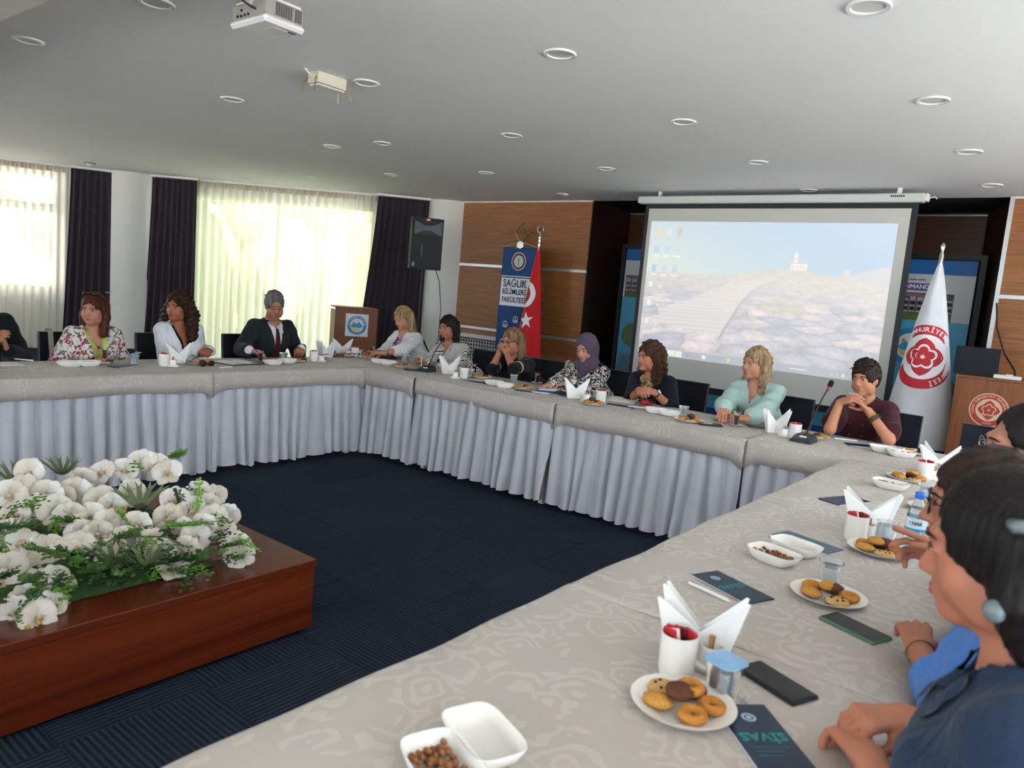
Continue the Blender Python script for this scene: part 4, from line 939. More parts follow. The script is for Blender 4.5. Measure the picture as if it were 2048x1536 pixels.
def plate(px, py, lab, n=6, kinds=None, seed=0):
    p = at(px, py); place('side_plate', 'white plate of cookies '+lab, 'plate', 'plates of cookies', 'plate', mk_plate, U(p))
    R = random.Random(seed+px); kk = kinds or [0, 1, 3, 2, 1, 0, 3, 1][:n]
    for i, k in enumerate(kk):
        if i < 5: a = 2*PI*i/min(5, len(kk))+R.uniform(-.15, .15); r = .052
        else: a = R.uniform(0, 6); r = .014
        def mk(k=k):
            if k == 0: return [('cookie', MB().lathe([(0, 0), (.022, .0), (.028, .008), (.026, .016), (.015, .022), (0, .0235)], 16).mesh('cookie', 60), COOK[0], [])]
            if k == 2:
                b = MB().lathe([(0, 0), (.025, 0), (.031, .006), (.028, .014), (0, .017)], 16).mesh('cookie', 60); mb = MB()
                for q in range(5): mb.ball((.016*math.cos(q*2.4), .016*math.sin(q*2.4), .0155), .0038, 6)
                return [('cookie', b, COOK[2], [('chocolate_chip', mb.mesh('chocolate_chip'), mat('chocolate', '#2b1710', .5))])]
            if k == 1: return [('cookie', MB().lathe([(.007, .011), (.01, .003), (.019, 0), (.027, .007), (.028, .014), (.021, .021), (.011, .018), (.007, .011)], 18).mesh('cookie', 60), COOK[1], [])]
            return [('cookie', MB().ball((0, 0, .0125), (.031, .024, .0125), 14).mesh('cookie', 0), COOK[3], [])]
        nm = ['dark cocoa cookie', 'golden ring cookie', 'pale chocolate-chip cookie', 'oval sesame cookie'][k]
        dv = Vector((r*math.cos(a), r*math.sin(a), 0)); ql, qf = dv.dot(CR), dv.dot(CF); wh = 'topmost' if i >= 5 else ('right' if ql > 0 else 'left') if abs(ql) > abs(qf) else ('rearmost' if qf > 0 else 'foremost')
        o = place('cookie', nm+', '+wh+' on the plate '+lab, 'cookie', 'cookies on the plate '+lab, 'cookie%d' % k, mk, (p.x+r*math.cos(a), p.y+r*math.sin(a), TZ+.0035+(.0068 if i < 5 else .03)), R.uniform(0, 6))
def dish(px, py, lab, nuts=0, rz=0):
    p = at(px, py); o = place('snack_dish', ('white rectangular dish of nuts ' if nuts else 'empty white rectangular dish ')+lab, 'dish', 'rectangular snack dishes', 'dish', mk_dish, U(p), rz)
    if nuts:
        q = obj('mixed_nuts', nuts_mesh(px), NUTM, None, (p.x, p.y, TZ+.0035), rz); tag(q, 'mixed roasted nuts in the dish '+lab, 'nuts', kind='stuff')
def cset(cn, cc, cp, lab, rz, nk=6, spread=.9, seed=1):
    p = at(*cn); place('napkin_stand', 'fan of folded white napkins '+lab, 'napkins', 'napkin stands', 'nap%d' % seed, lambda: mk_napkins(nk, spread, seed), U(p), math.atan2(p.y, p.x)+PI/2+.12*math.sin(seed*2.3))
    p = at(*cc); place('sugar_cup', 'white cup of red sugar sachets '+lab, 'cup', 'sugar cups', 'cup', mk_cup, U(p), rz)
    if cp: p = at(*cp); place('toothpick_pot', 'small white toothpick pot on a tray '+lab, 'pot', 'toothpick pots', 'pot', mk_pot, U(p), rz)
def tea(px, py, lab, dz=0): place('tea_glass', 'tulip glass of dark red tea on a saucer '+lab, 'tea glass', 'tea glasses', 'tea', mk_tea, U(at(px, py), dz), rnd.uniform(0, 6))
def water(px, py, lab, lid=0): place('water_tumbler', ('clear tumbler with blue foil lid ' if lid else 'clear water tumbler ')+lab, 'tumbler', 'water tumblers', 'water%d' % lid, lambda: mk_water(lid), U(at(px, py)), rnd.uniform(0, 1.5))
def broch(px, py, lab, rz, col='#15283f', txt=1): return place('brochure', 'dark blue brochure '+lab, 'brochure', 'brochures', 'br'+col+str(txt), mk_brochure(col, txt), U(at(px, py)), rz)
def phone(px, py, lab, rz, edge='#18191b'): place('smartphone', lab, 'smartphone', 'smartphones', 'ph'+edge, mk_phone(edge), U(at(px, py)), rz)
def pen(px, py, lab, rz): place('pen', 'white ballpoint pen '+lab, 'pen', 'pens', 'pen', mk_pen, U(at(px, py), .0005), rz)
FL, WB, SU, BL, ST, GL, HJ, NV, MI, MA = ('before the floral jacket', 'before the white blazer', 'before the suited man', 'before the blonde woman', 'before the striped shirt', 'before the woman in black', 'before the headscarf', 'before the navy blazer', 'before the mint shirt', 'before the maroon top')
# row A
plate(203, 728, FL, 4); dish(140, 734, 'at the left '+FL, 0, .1); dish(176, 733, 'on the right '+FL, 0, .1); tea(209, 720, FL); water(267, 729, FL, 2); broch(250, 734, FL, .35, '#3a4046', 0)
pen(47, 722, 'at the left end of the far table', 2.2)
nb = thing('spiral_notepad', 'white spiral notepad at the left edge of the far table', 'notepad', U(at(8, 731)), .05)
MB().box((-.1, -.07, 0), (.1, .07, .008), bev=.001).build('pages', PAPER, nb)
for k in range(18): MB().tube([(-.093+.011*k, -.074+.006*math.cos(a), .005+.006*math.sin(a)) for a in (0, 1.5, 3, 4.5)], .001, 4, close=True).build('spiral_ring', STEEL, nb)
cset((357, 727), (328, 733), (346, 734), WB, .35, 7, 1.3, 2); water(378, 728, WB); plate(392, 729, WB, 3)
sg = thing('sunglasses', 'brown sunglasses lying folded on the far table', 'sunglasses', U(at(415, 733)), .1)
for s in (-1, 1):
    MB().ball((s*.034, 0, .018), (.027, .005, .02), 14).build('lens', mat('brown_lens', '#3a1c12', .1), sg)
    mb = MB(); mb.tube([(s*.034+.028*math.cos(a), .004, .018+.021*math.sin(a)) for a in [2*PI*k/14 for k in range(14)]], .0028, 6, close=True); mb.build('rim', mat('brown_frame', '#4a2313', .3), sg)
mb = MB(); mb.tube([(-.008, 0, .024), (0, -.002, .026), (.008, 0, .024)], .0025, 6); mb.build('bridge', bpy.data.materials['brown_frame'], sg)
for s in (-1, 1): mb = MB(); mb.tube([(s*.062, .004, .022), (s*.06, .02, .02), (-s*.045, .03+.006*s, .006)], .002, 6); mb.build('temple', bpy.data.materials['brown_frame'], sg)
ob = thing('open_notebook', 'open notebook with a black cover before the suited man', 'notebook', U(at(478, 727)), .15)
MB().box((-.17, -.125, 0), (.17, .125, .004), bev=.001).build('cover', BLACK, ob)
for s in (-1, 1):
    mb = MB(); mb.grid(lambda u, w: (s*(.004+.15*u), -.115+.23*w, .0045+.011*math.sin(PI*min(1, u*1.02))**.6*(1-.4*u)), 12, 4); mb.grid(lambda u, w: (s*(.004+.15*u), -.115+.23*w, .0042), 2, 2); mb.build('page_block', PAPER, ob)
pen(452, 737, 'beside the open notebook', .2); tea(521, 724, SU); plate(597, 724, SU, 4); dish(546, 730, 'at the left '+SU, 0, .1); dish(574, 727, 'on the right '+SU, 0, .1); water(566, 722, SU)
phone(497, 716, 'dark phone behind the open notebook', .3)
cset((651, 715), (627, 723), (643, 724), 'at the corner of the far table', .5, 9, 1.9, 3)
# row B
cset((684, 709), (709, 714), (697, 713), 'by the lectern corner, farthest on the right row', -.4, 5, .8, 4); water(718, 714, BL); plate(737, 718, BL, 4); tea(743, 712, BL); dish(758, 727, 'at the left '+BL, 0, -.9); dish(777, 730, 'on the right '+BL, 0, -.9); phone(770, 717, 'dark phone between the plate and the blonde woman\'s arm', -.9)
plate(801, 735, ST, 5); water(810, 726, ST); phone(826, 741, 'black phone beside the desk microphone '+ST, -.8)
cset((897, 748), (927, 757), (910, 757), ST, -1.0, 6, 1.3, 5); water(940, 755, ST+' beside the sugar cup'); tea(947, 749, GL); plate(964, 757, GL, 4); broch(948, 765, GL, -1.2, '#22262c', 0); pen(990, 767, GL, -1.0)
dish(988, 771, 'at the left '+GL, 0, -1.1); dish(1009, 776, GL, 1, -1.1); water(1027, 767, GL+' near her elbow'); plate(1044, 778, HJ+', beside the folder', 5); tea(1074, 768, HJ+' by the beige strap'); broch(1056, 785, HJ, -1.2, '#22303e', 0); pen(1082, 788, HJ, -.95)
fd = thing('document_folder', 'blue plastic document folder with papers before the headscarf', 'folder', U(at(1112, 782)), -1.1)
MB().box((-.13, -.17, 0), (.13, .17, .012), bev=.002).build('cover', mat('blue_folder', '#2b3f9a', .4), fd); MB().box((-.12, -.16, .012), (.125, .165, .018), bev=.001).build('paper_sheets', PAPER, fd)
cset((1150, 798), (1201, 806), (1173, 803), HJ, -1.2, 3, .5, 6); tea(1186, 793, 'behind the sugar cup'); water(1192, 801, HJ); plate(1186, 810, HJ+' beside the sugar cup', 6)
pp = thing('paper_stack', 'loose white printed papers before the navy jacket', 'papers', U(at(1245, 801)), -1.25)
MB().box((-.105, -.15, 0), (.105, .15, .004)).build('paper_sheets', PAPER, pp); MB().box((-.1, -.155, .0042), (.11, .145, .006), Rz(.06)).build('top_sheet', PAPER, pp)
broch(1240, 813, NV, -1.35, '#1b2b4a', 0); pen(1276, 817, NV, -1.0)
rb = thing('spectacle_case', 'red and black spectacle case before the navy jacket', 'case', U(at(1295, 812)), -.2)
mb = MB(); mb.tube([(-.085, 0, .024), (-.07, 0, .024), (.0, 0, .024), (.07, 0, .024), (.085, 0, .024)], [.006, .02, .0245, .02, .006], 14); mb.build('shell', mat('red_case', '#8f1820', .35), rb, 50)
mb = MB(); mb.tube([(-.02, 0, .0275), (.0, 0, .0275), (.075, 0, .0275), (.092, 0, .025)], [.02, .0245, .021, .006], 12); mb.build('sleeve', BLACK, rb, 50)
dish(1312, 827, 'at the left '+NV, 0, -1.2); dish(1339, 832, NV, 1, -1.2); water(1366, 833, NV); plate(1377, 844, 'between the navy jacket and the mint shirt', 6)
plate(1450, 843, MI, 1, [2]); phone(1420, 851, 'tablet-like dark phone before the mint shirt', -1.0, '#22262c'); phone(1520, 856, 'phone in a brown case before the mint shirt', -.9, '#6d452f')
cset((1549, 866), (1588, 877), (1568, 874), 'between the mint shirt and the maroon top', -1.3, 5, 1.6, 7); plate(1628, 877, MA, 5)
broch(1728, 893, MA, -1.0, '#1b2d52', 0); pen(1692, 882, MA, -1.1); dish(1766, 905, 'at the left '+MA, 0, -1.2); dish(1801, 914, MA, 1, -1.2); plate(1838, 910, 'at the back corner right of the maroon top', 3)
# row C
RE, RM, RN = 'at the far end of the right-hand row', 'beside the water bottle on the right-hand row', 'nearest the camera'
cset((1874, 948), (1847, 960), (1868, 962), RE, -1.9, 4, .5, 8); plate(1816, 962, RE, 7); water(1885, 955, RE); dish(1780, 978, RE, 1, -1.7); plate(1866, 1024, 'half hidden by the water bottle', 5); water(1850, 1003, 'behind the water bottle')
broch(1690, 1003, 'half hidden behind the middle napkin fan', -.4, '#1b2545', 0)
cset((1735, 1062), (1709, 1082), (1735, 1078), RM, -1.95, 3, .45, 9); water(1770, 1083, RM); plate(1757, 1108, RM, 7); broch(1612, 1087, 'with a red-tipped pen beside it on the right-hand row', -1.83, '#3d5870', 1); pen(1580, 1093, 'beside the grey-blue brochure', -1.75)
dish(1546, 1125, RM, 1, -1.85); dish(1590, 1108, RM, 0, -1.85)
broch(1462, 1177, 'with a white pen, behind the nearest napkin fan', -1.95, '#15283f', 1); pen(1418, 1190, 'beside the dark brochure behind the nearest napkin fan', -1.85)
plate(1655, 1200, 'behind the green-edged phone', 7); water(1658, 1172, 'behind the middle cookie plate'); phone(1708, 1262, 'black phone with a green edge on the right-hand row', -1.95, '#50705a')
cset((1392, 1325), (1350, 1352), (1418, 1338), RN, -2.0, 3, .55, 10); water(1443, 1392, RN, 1); phone(1550, 1372, 'large black phone beside the foil-lidded tumbler', -1.97); plate(1364, 1420, RN, 7, [0, 2, 3, 1, 1, 0, 1])
broch(1525, 1480, 'half under the nearest cookie plate', -2.35, '#14283e', 1); dish(963, 1503, RN, 0, -1.95); dish(884, 1565, RN, 1, -1.95)
ky = thing('hair_pin', 'small metal pin lying by the nearest cookie plate', 'pin', U(at(1488, 1408)), .3)
mb = MB(); mb.tube([(-.02, 0, .002), (.0, .006, .003), (.02, 0, .002)], .0015, 5); mb.tube([(-.012, -.01, .002), (.012, .012, .004)], .0015, 5); mb.build('wire', STEEL, ky)
bt = thing('water_bottle', 'clear plastic water bottle with blue cap on the right-hand row', 'bottle', U(at(1822, 1110)), 0)
bp = [(0, 0), (.028, 0), (.032, .006), (.032, .05), (.030, .056), (.032, .062), (.032, .12), (.031, .126), (.03, .14), (.022, .165), (.013, .185), (.0125, .2)]
t = NT('bottle_plastic'); t.color('#eef6fb'); BOTP = t.set(.05, trans=.95, ior=1.2)
MB().lathe(bp, 28).build('bottle_body', BOTP, bt, 50); MB().lathe([(0, .002), (.0295, .006), (.0295, .13), (.021, .16), (0, .161)], 24).build('water', WATER, bt, 50)
MB().lathe([(0, .215), (.014, .215), (.0155, .212), (.0155, .195), (.0145, .193), (0, .193)], 24).build('cap', mat('blue_cap', '#2a6fd0', .35), bt, 50)
MB().lathe([(.0325, .085), (.0325, .13)], 28).build('label', mat('bottle_label', '#c9dbe6', .4), bt, 50); MB().lathe([(.0328, .085), (.0328, .095)], 28).build('label_band', mat('label_band_blue', '#2a8fbf', .4), bt, 50)
mb = MB(); vs, fs = text2d('I HAK', .016, .0006); d_ = math.atan2(-bt.location.y, -bt.location.x)
mb.add([(.0332*math.cos(d_+x/.0332), .0332*math.sin(d_+x/.0332), .112+y) for x, y, _ in vs], fs); mb.build('label_lettering', mat('label_navy', '#2a3350', .5), bt)

# desk microphones
def desk_mic(px, py, head, label, rz):
    b = at(px, py); o = thing('desk_microphone', label, 'microphone', (b.x, b.y, TZ+.0035), rz); Mi = Rz(-rz) @ T(-b.x, -b.y, -TZ-.0035)
    hd = Mi @ head; 
    mb = MB(); mb.add([(-.065, -.075, 0), (.065, -.075, 0), (.065, .075, 0), (-.065, .075, 0), (-.055, -.06, .02), (.055, -.06, .02), (.055, .07, .045), (-.055, .07, .045)], [(3, 2, 1, 0), (4, 5, 6, 7), (0, 1, 5, 4), (1, 2, 6, 5), (2, 3, 7, 6), (3, 0, 4, 7)]); mb.build('base', mat('mic_base_grey', '#2a3038', .5), o)
    MB().box((-.02, -.03, .028), (.02, -.005, .036), bev=.002).build('talk_button', WPLAS, o)
    a = Vector((0, .04, .03)); pts = []
    for k in range(15):
        s = k/14; p = a.lerp(hd, s); p.z += 0; lat = math.sin(PI*s)*.03; pts.append(p+Vector((0, 0, lat))-(hd-a).cross(Vector((0, 0, 1))).normalized()*0)
    mb = MB(); mb.tube(pts, [.006]*3+[.0045]*12, 8); mb.build('gooseneck', BLKMET, o, 40)
    d = (hd-a).normalized(); q = d.to_track_quat('Z', 'Y').to_matrix().to_4x4()
    MB().lathe([(0, -.03), (.007, -.03), (.009, -.012), (.009, 0), (0, 0)], 14, M=T(*hd) @ q).build('red_ring', mat('mic_red_ring', '#b3222a', .4), o, 40)
    MB().lathe([(0, -.006), (.012, -.004), (.0165, .01), (.0165, .03), (.012, .042), (0, .047)], 16, M=T(*hd) @ q).build('foam_windscreen', mat('black_foam', '#0d0d0f', .95, .2, 200, bump=.4, bscale=500), o, 40)
desk_mic(852, 743, onx(884, 682, 5.02), 'desk microphone bent toward the woman in the striped shirt', -PI/2+.3)
desk_mic(1606, 884, onx(1659, 773, 5.0), 'desk microphone with long gooseneck in front of the woman in maroon', -PI/2)
desk_mic(1131, 790, onx(1198, 733, 5.12), 'desk microphone half hidden by napkins before the headscarf', -PI/2-.3)

# ---------------------------------------------------------------- orchids and greenery
fa_ = thing('orchid_arrangement', 'large arrangement of white orchids and ferns lying on the mahogany box', 'flower arrangement', (.95, 3.1, .325), 0)
t = NT('orchid_petal'); v = t.co(); rr = t.n('ShaderNodeObjectInfo'); c0 = t.mix(rr.outputs['Random'], '#e4e2de', '#d3c6b2'); t.color(t.mix(t.math('MULTIPLY', t.noise(v, 30, 3), .35), c0, '#b9b09c')); t.bump(t.wave(t.co((1, 1, 1)), 60, 2), .15, .002); PETAL = t.set(.6, sss=.0, sheen=.2)
def petal_mesh(L, W, cup, name):
    mb = MB()
    def fn(u, w):
        x = u*2-1; r = w; hw = W*math.sin(PI*min(1, r*.93+.04))**.75; 
        return (x*hw, L*r, cup*math.sin(PI*r*.9)-.5*cup*x*x+.004*math.sin(9*x+4*r))
    mb.grid(fn, 6, 7); me = mb.mesh(name, 0); me.polygons.foreach_set('use_smooth', [True]*len(me.polygons)); return me
pet_big, pet_small = petal_mesh(.045, .033, .008, 'petal'), petal_mesh(.043, .021, .007, 'petal')
mb = MB(); mb.ball((0, -.003, .008), (.006, .008, .008), 8); mb.ball((.007, -.008, .006), (.005, .006, .006), 6); mb.ball((-.007, -.008, .006), (.005, .006, .006), 6); lip = mb.mesh('bloom_lip', 0); LIPM = mat('orchid_lip', '#cbb08c', .5, .4, 200)
def onn(px, py, z): return at(px, py, z)
def bloom(p, nrm, roll, s=1.0):
    q = nrm.to_track_quat('Z', 'Y').to_matrix().to_4x4() @ Rz(roll)
    b = obj('orchid_bloom', lip, LIPM, fa_); b.matrix_local = T(*(p-fa_.location)) @ q @ Matrix.Scale(s, 4)
    for k, (a, me) in enumerate(((90, pet_small), (18, pet_big), (162, pet_big), (-54, pet_small), (-126, pet_small))):
        pt = obj('petal', me, PETAL, b); pt.matrix_local = Rz(math.radians(a-90)) @ T(0, .004, -.001*k) @ Matrix.Rotation(.12+.1*math.sin(k+roll), 4, 'X')
R = random.Random(11)
BL_PX = [(70, 1015, .5), (108, 1020, .5), (165, 960, .52), (205, 945, .55), (250, 940, .56), (285, 925, .58), (310, 930, .57), (40, 975, .55), (20, 990, .55), (120, 1000, .5), (150, 985, .52), (225, 1010, .5), (180, 1030, .48), (195, 1065, .45), (160, 1065, .45), (215, 1045, .47), (245, 1080, .42), (225, 1110, .4), (305, 1085, .42), (320, 1105, .4), (350, 1000, .5), (380, 1020, .48), (395, 985, .5), (430, 990, .48), (370, 1060, .44), (390, 1075, .42), (405, 1055, .44), (375, 1100, .4), (470, 1090, .39), (480, 1110, .37), (455, 1030, .44), (45, 1085, .45), (20, 1065, .47), (90, 1100, .42), (130, 1110, .4), (75, 1135, .38), (105, 1160, .37), (70, 1165, .36), (50, 1200, .35), (95, 1215, .35), (75, 1235, .345), (30, 1225, .345), (120, 1180, .36), (15, 1140, .4), (5, 1170, .38), (335, 945, .55), (415, 1010, .47), (440, 1060, .42), (260, 985, .52), (60, 945, .57), (95, 990, .53), (140, 1030, .48), (200, 1000, .51), (275, 1050, .46), (335, 1035, .46), (155, 1095, .42), (30, 1030, .5), (425, 1035, .45), (345, 1135, .36)]
for px, py, z in BL_PX:
    p = at(px, py, z); toc = Vector((0, 0, CAM_H))-p; n = (toc.normalized()+Vector((R.uniform(-.5, .5), R.uniform(-.5, .5), R.uniform(-.3, .5)))).normalized()
    bloom(p, n, R.uniform(-.6, .6), R.uniform(1.2, 1.5))
GR = [mat('fern_green', '#4f7436', .7, .4, 30), mat('deep_green', '#35552a', .7, .4, 30), mat('pale_staghorn', '#93a176', .7, .3, 20), mat('bright_boxwood', '#6b9a38', .7, .4, 30)]
def sprig(kind, seed):
    R = random.Random(seed); mb = MB(); L = .2
    mb.tube([(0, 0, 0), (.0, L*.5, .02), (0, L, .0)], [.003, .002, .001], 5)
    if kind == 0:
        for k in range(34):
            s = k/34; y = .02+L*.95*s; sd = 1 if k % 2 else -1; l = .034*(1-.55*s); 
            mb.add([(0, y, .01), (sd*l*.6, y+.012+R.uniform(-.004, .004), .016+R.uniform(-.006, .01)), (sd*l, y+.024, .01), (sd*l*.5, y+.022, .0)], [(0, 1, 2, 3)])
            for q in range(3): a = R.uniform(0, 6.3); mb.ball((sd*l*.9+R.uniform(-.01, .01), y+.02+R.uniform(-.01, .01), .012+R.uniform(-.01, .014)), (.006, .0075, .003), 5)
    elif kind == 1:
        for k in range(40):
            s = R.random(); y = L*s; a = R.uniform(0, 6.3); r = R.uniform(.005, .028)
            mb.ball((r*math.cos(a), y, .01+r*math.sin(a)), (.0085, .0105, .004), 5)
    else:
        mb = MB()
        for a in (-.65, -.3, .05, .4, .75):
            for e in (-.25, .25):
                d = Vector((math.sin(a), math.cos(a), 0)); d2 = Vector((math.sin(a+e), math.cos(a+e), .15))
                w = Vector((d.y, -d.x, 0)); b0 = d*.03; b1 = d*.09+Vector((0, 0, .02)); b2 = b1+d2*.05
                mb.add([Vector((-.005, 0, 0)), Vector((.005, 0, 0)), b0+w*.009, b1+w*.008, b2, b1-w*.008, b0-w*.009], [(0, 1, 2, 6), (2, 3, 5, 6), (3, 4, 5)])
    return mb.mesh('sprig')
SPR = [sprig(0, 1), sprig(0, 2), sprig(1, 3), sprig(1, 4), sprig(2, 5)]
def put_sprig(p, d, k, m, s=1):
    o = obj(('fern_sprig', 'fern_sprig', 'leafy_sprig', 'leafy_sprig', 'staghorn_leaf')[k], SPR[k].copy() if False else SPR[k], None, fa_)
    q = d.to_track_quat('Y', 'Z').to_matrix().to_4x4(); o.matrix_local = T(*(p-fa_.location)) @ q @ Rz(0) @ Matrix.Scale(s, 4)
    if len(o.data.materials) == 0: o.data.materials.append(GR[0])
    o.material_slots[0].link = 'OBJECT'; o.material_slots[0].material = m
for k in range(210):
    u, w_ = R.random(), R.random(); x = .0+1.72*u; y = 2.58+1.05*w_
    hgt = .2*math.sin(PI*min(1, w_*.9+.12))**.7*(1-.35*abs(u-.45)); z = .34+hgt*(R.uniform(.02, .5) if k % 5 < 3 else R.uniform(.5, .95))
    if x > 1.55: y = 2.62+.75*w_
    d = Vector((R.uniform(-1, 1)+(u-.5), R.uniform(-1.2, .4), R.uniform(-.15, .5))).normalized()
    kk = R.choice([0, 1, 2, 2, 3, 3, 4]); p = Vector((x, y, z))
    if kk == 4: d = (d+Vector((0, 0, .9))).normalized()
    tip = p+d*.2
    if tip.z < .34: d.z += .25; d.normalize()
    put_sprig(p, d, kk, GR[R.choice((0, 0, 1, 1, 3))] if kk != 4 else GR[2], R.uniform(.55, .9))
for px, py, z, kk, s in ((30, 965, .5, 4, 1.1), (125, 950, .5, 4, 1.0), (230, 1130, .37, 4, 1.2), (290, 1140, .35, 4, 1.2), (280, 1015, .5, 4, 1.2), (345, 920, .55, 0, .9), (440, 1100, .36, 0, .8), (300, 1155, .34, 2, .9), (365, 1150, .34, 3, .9), (195, 1160, .34, 2, 1), (235, 1170, .335, 0, .9), (140, 1180, .34, 0, .8), (200, 1100, .4, 3, 1), (260, 1120, .38, 2, 1), (440, 1050, .4, 3, 1), (260, 950, .5, 3, 1.2), (110, 1060, .45, 2, 1), (50, 1020, .5, 3, 1.1), (170, 1150, .36, 0, 1), (205, 1140, .36, 1, 1), (250, 1150, .35, 0, 1), (330, 1130, .36, 1, 1), (380, 1125, .36, 0, 1), (410, 1110, .37, 1, .9), (150, 1130, .38, 3, 1), (280, 1100, .39, 3, 1.1), (340, 1075, .41, 3, 1.1), (420, 1085, .38, 2, 1), (310, 1125, .36, 2, 1), (225, 1085, .41, 0, 1), (140, 1050, .45, 1, 1), (90, 1180, .35, 2, .8)):
    p = at(px, py, z); d = Vector((-.3+R.uniform(-.3, .3), -.8, .35 if kk != 4 else .9)); 
    put_sprig(p, d.normalized(), kk, GR[R.choice((0, 3, 1))] if kk != 4 else GR[2], s)
bud = MB().ball((0, 0, 0), (.009, .009, .012), 8).mesh('flower_bud', 0); BUD = mat('yellow_bud', '#b3973e', .5, .3, 40)
for px, py, z in ((88, 1215, .35), (78, 1245, .345), (240, 1150, .36), (265, 1150, .36), (365, 1135, .36), (345, 1140, .36), (250, 1015, .5), (235, 1020, .5), (300, 1080, .42), (395, 1075, .42), (110, 1070, .45), (55, 1255, .345), (10, 1100, .42)):
    o = obj('flower_bud', bud, BUD, fa_); o.location = at(px, py, z)-fa_.location; o.rotation_euler = (R.uniform(0, 3), R.uniform(0, 3), 0)
mb = MB(); R2 = random.Random(5)
for k in range(5):
    p0 = Vector((R2.uniform(.3, 1.4), R2.uniform(2.85, 3.4), .36)); p1 = p0+Vector((R2.uniform(-.5, .5), R2.uniform(-.2, .0), .1)); p2 = p1+Vector((R2.uniform(-.05, .1), -.06, -.03))
    mb.tube([p0-fa_.location, (p0.lerp(p1, .5)+Vector((0, 0, .06)))-fa_.location, p1-fa_.location, p2-fa_.location], .0035, 5)
st_ = mb.build('flower_stems', mat('stem_brown', '#5d5a34', .7), fa_); st_['kind'] = 'stuff'
mb = MB()
mb.grid(lambda u, w: (-.8+1.45*u, -.42+.85*w, .004+.07*max(0, math.sin(PI*u))**.5*max(0, math.sin(PI*w))**.5+.012*math.sin(25*u)*math.sin(19*w)*math.sin(PI*u)*math.sin(PI*w)), 40, 24)
ms_ = mb.build('moss_bed', GR[1], fa_, smooth=0)

# ---------------------------------------------------------------- chairs
CHF = fabric('charcoal_upholstery', '#1f212a', 250, .8, .15); CHM = BLKMET
def mk_chair():
    out = []
    out.append(('seat', MB().box((-.23, -.21, .42), (.23, .23, .485), bev=.02).mesh('seat', 40), CHF, []))
    mb = MB(); mb.grid(lambda u, w: (-.225+.45*u, -.2-.035*w-.02*math.cos(PI*(u-.5)), .55+.37*w), 10, 6); mb.grid(lambda u, w: (.225-.45*u, -.245-.035*w-.012*math.cos(PI*(u-.5)), .55+.37*w), 10, 6)
    mb.add([(-.225, -.2, .55), (.225, -.2, .55), (.225, -.245, .55), (-.225, -.245, .55), (-.225, -.235, .92), (.225, -.235, .92), (.225, -.28, .92), (-.225, -.28, .92)], [(0, 1, 2, 3), (7, 6, 5, 4), (0, 3, 7, 4), (1, 5, 6, 2)])
    out.append(('backrest', mb.mesh('backrest', 50), CHF, []))
    for sx in (-1, 1):
        mb = MB(); mb.tube([(sx*.2, .2, .43), (sx*.215, .22, .0)], .011, 8); out.append(('leg', mb.mesh('leg', 40), CHM, []))
        mb = MB(); mb.tube([(sx*.2, -.26, .6), (sx*.2, -.215, .44), (sx*.215, -.27, .0)], .011, 8); out.append(('leg', mb.mesh('leg', 40), CHM, []))
    return out
def chair(x, y, rz, lab): return place('conference_chair', 'charcoal upholstered chair '+lab, 'chair', 'conference chairs', 'chair', mk_chair, (x, y, 0), rz)

def handbag(label, x, y, rz, m):
    o = thing('handbag', label, 'handbag', (x, y, 0), rz, 'handbags hung on chairs')
    MB().box((-.13, -.40, .42), (.13, -.30, .64), bev=.02).build('bag_body', m, o, 40)
    mb = MB(); pts = [(-.30, .62), (-.275, .80), (-.27, .932), (-.245, .945), (-.215, .932), (-.185, .78), (-.17, .66)]
    vs = [(s, y_, z_) for y_, z_ in pts for s in (-.018, .018)]+[(s, y_*1.02, z_+.003) for y_, z_ in pts for s in (-.018, .018)]; n = len(pts)
    fs = [(2*i, 2*i+1, 2*i+3, 2*i+2) for i in range(n-1)]+[(2*n+2*i+2, 2*n+2*i+3, 2*n+2*i+1, 2*n+2*i) for i in range(n-1)]; mb.add(vs, fs); mb.build('strap', cl_b, o); return o
cl_b = mat('beige_strap_leather', '#b9ad9a', .6)
handbag('handbag with beige strap over the chair of the woman in black', 5.64, 3.90, PI/2, cl_b)
handbag('handbag with pale strap over the chair of the woman in the floral jacket', 2.34, 6.15, PI, cl_b)
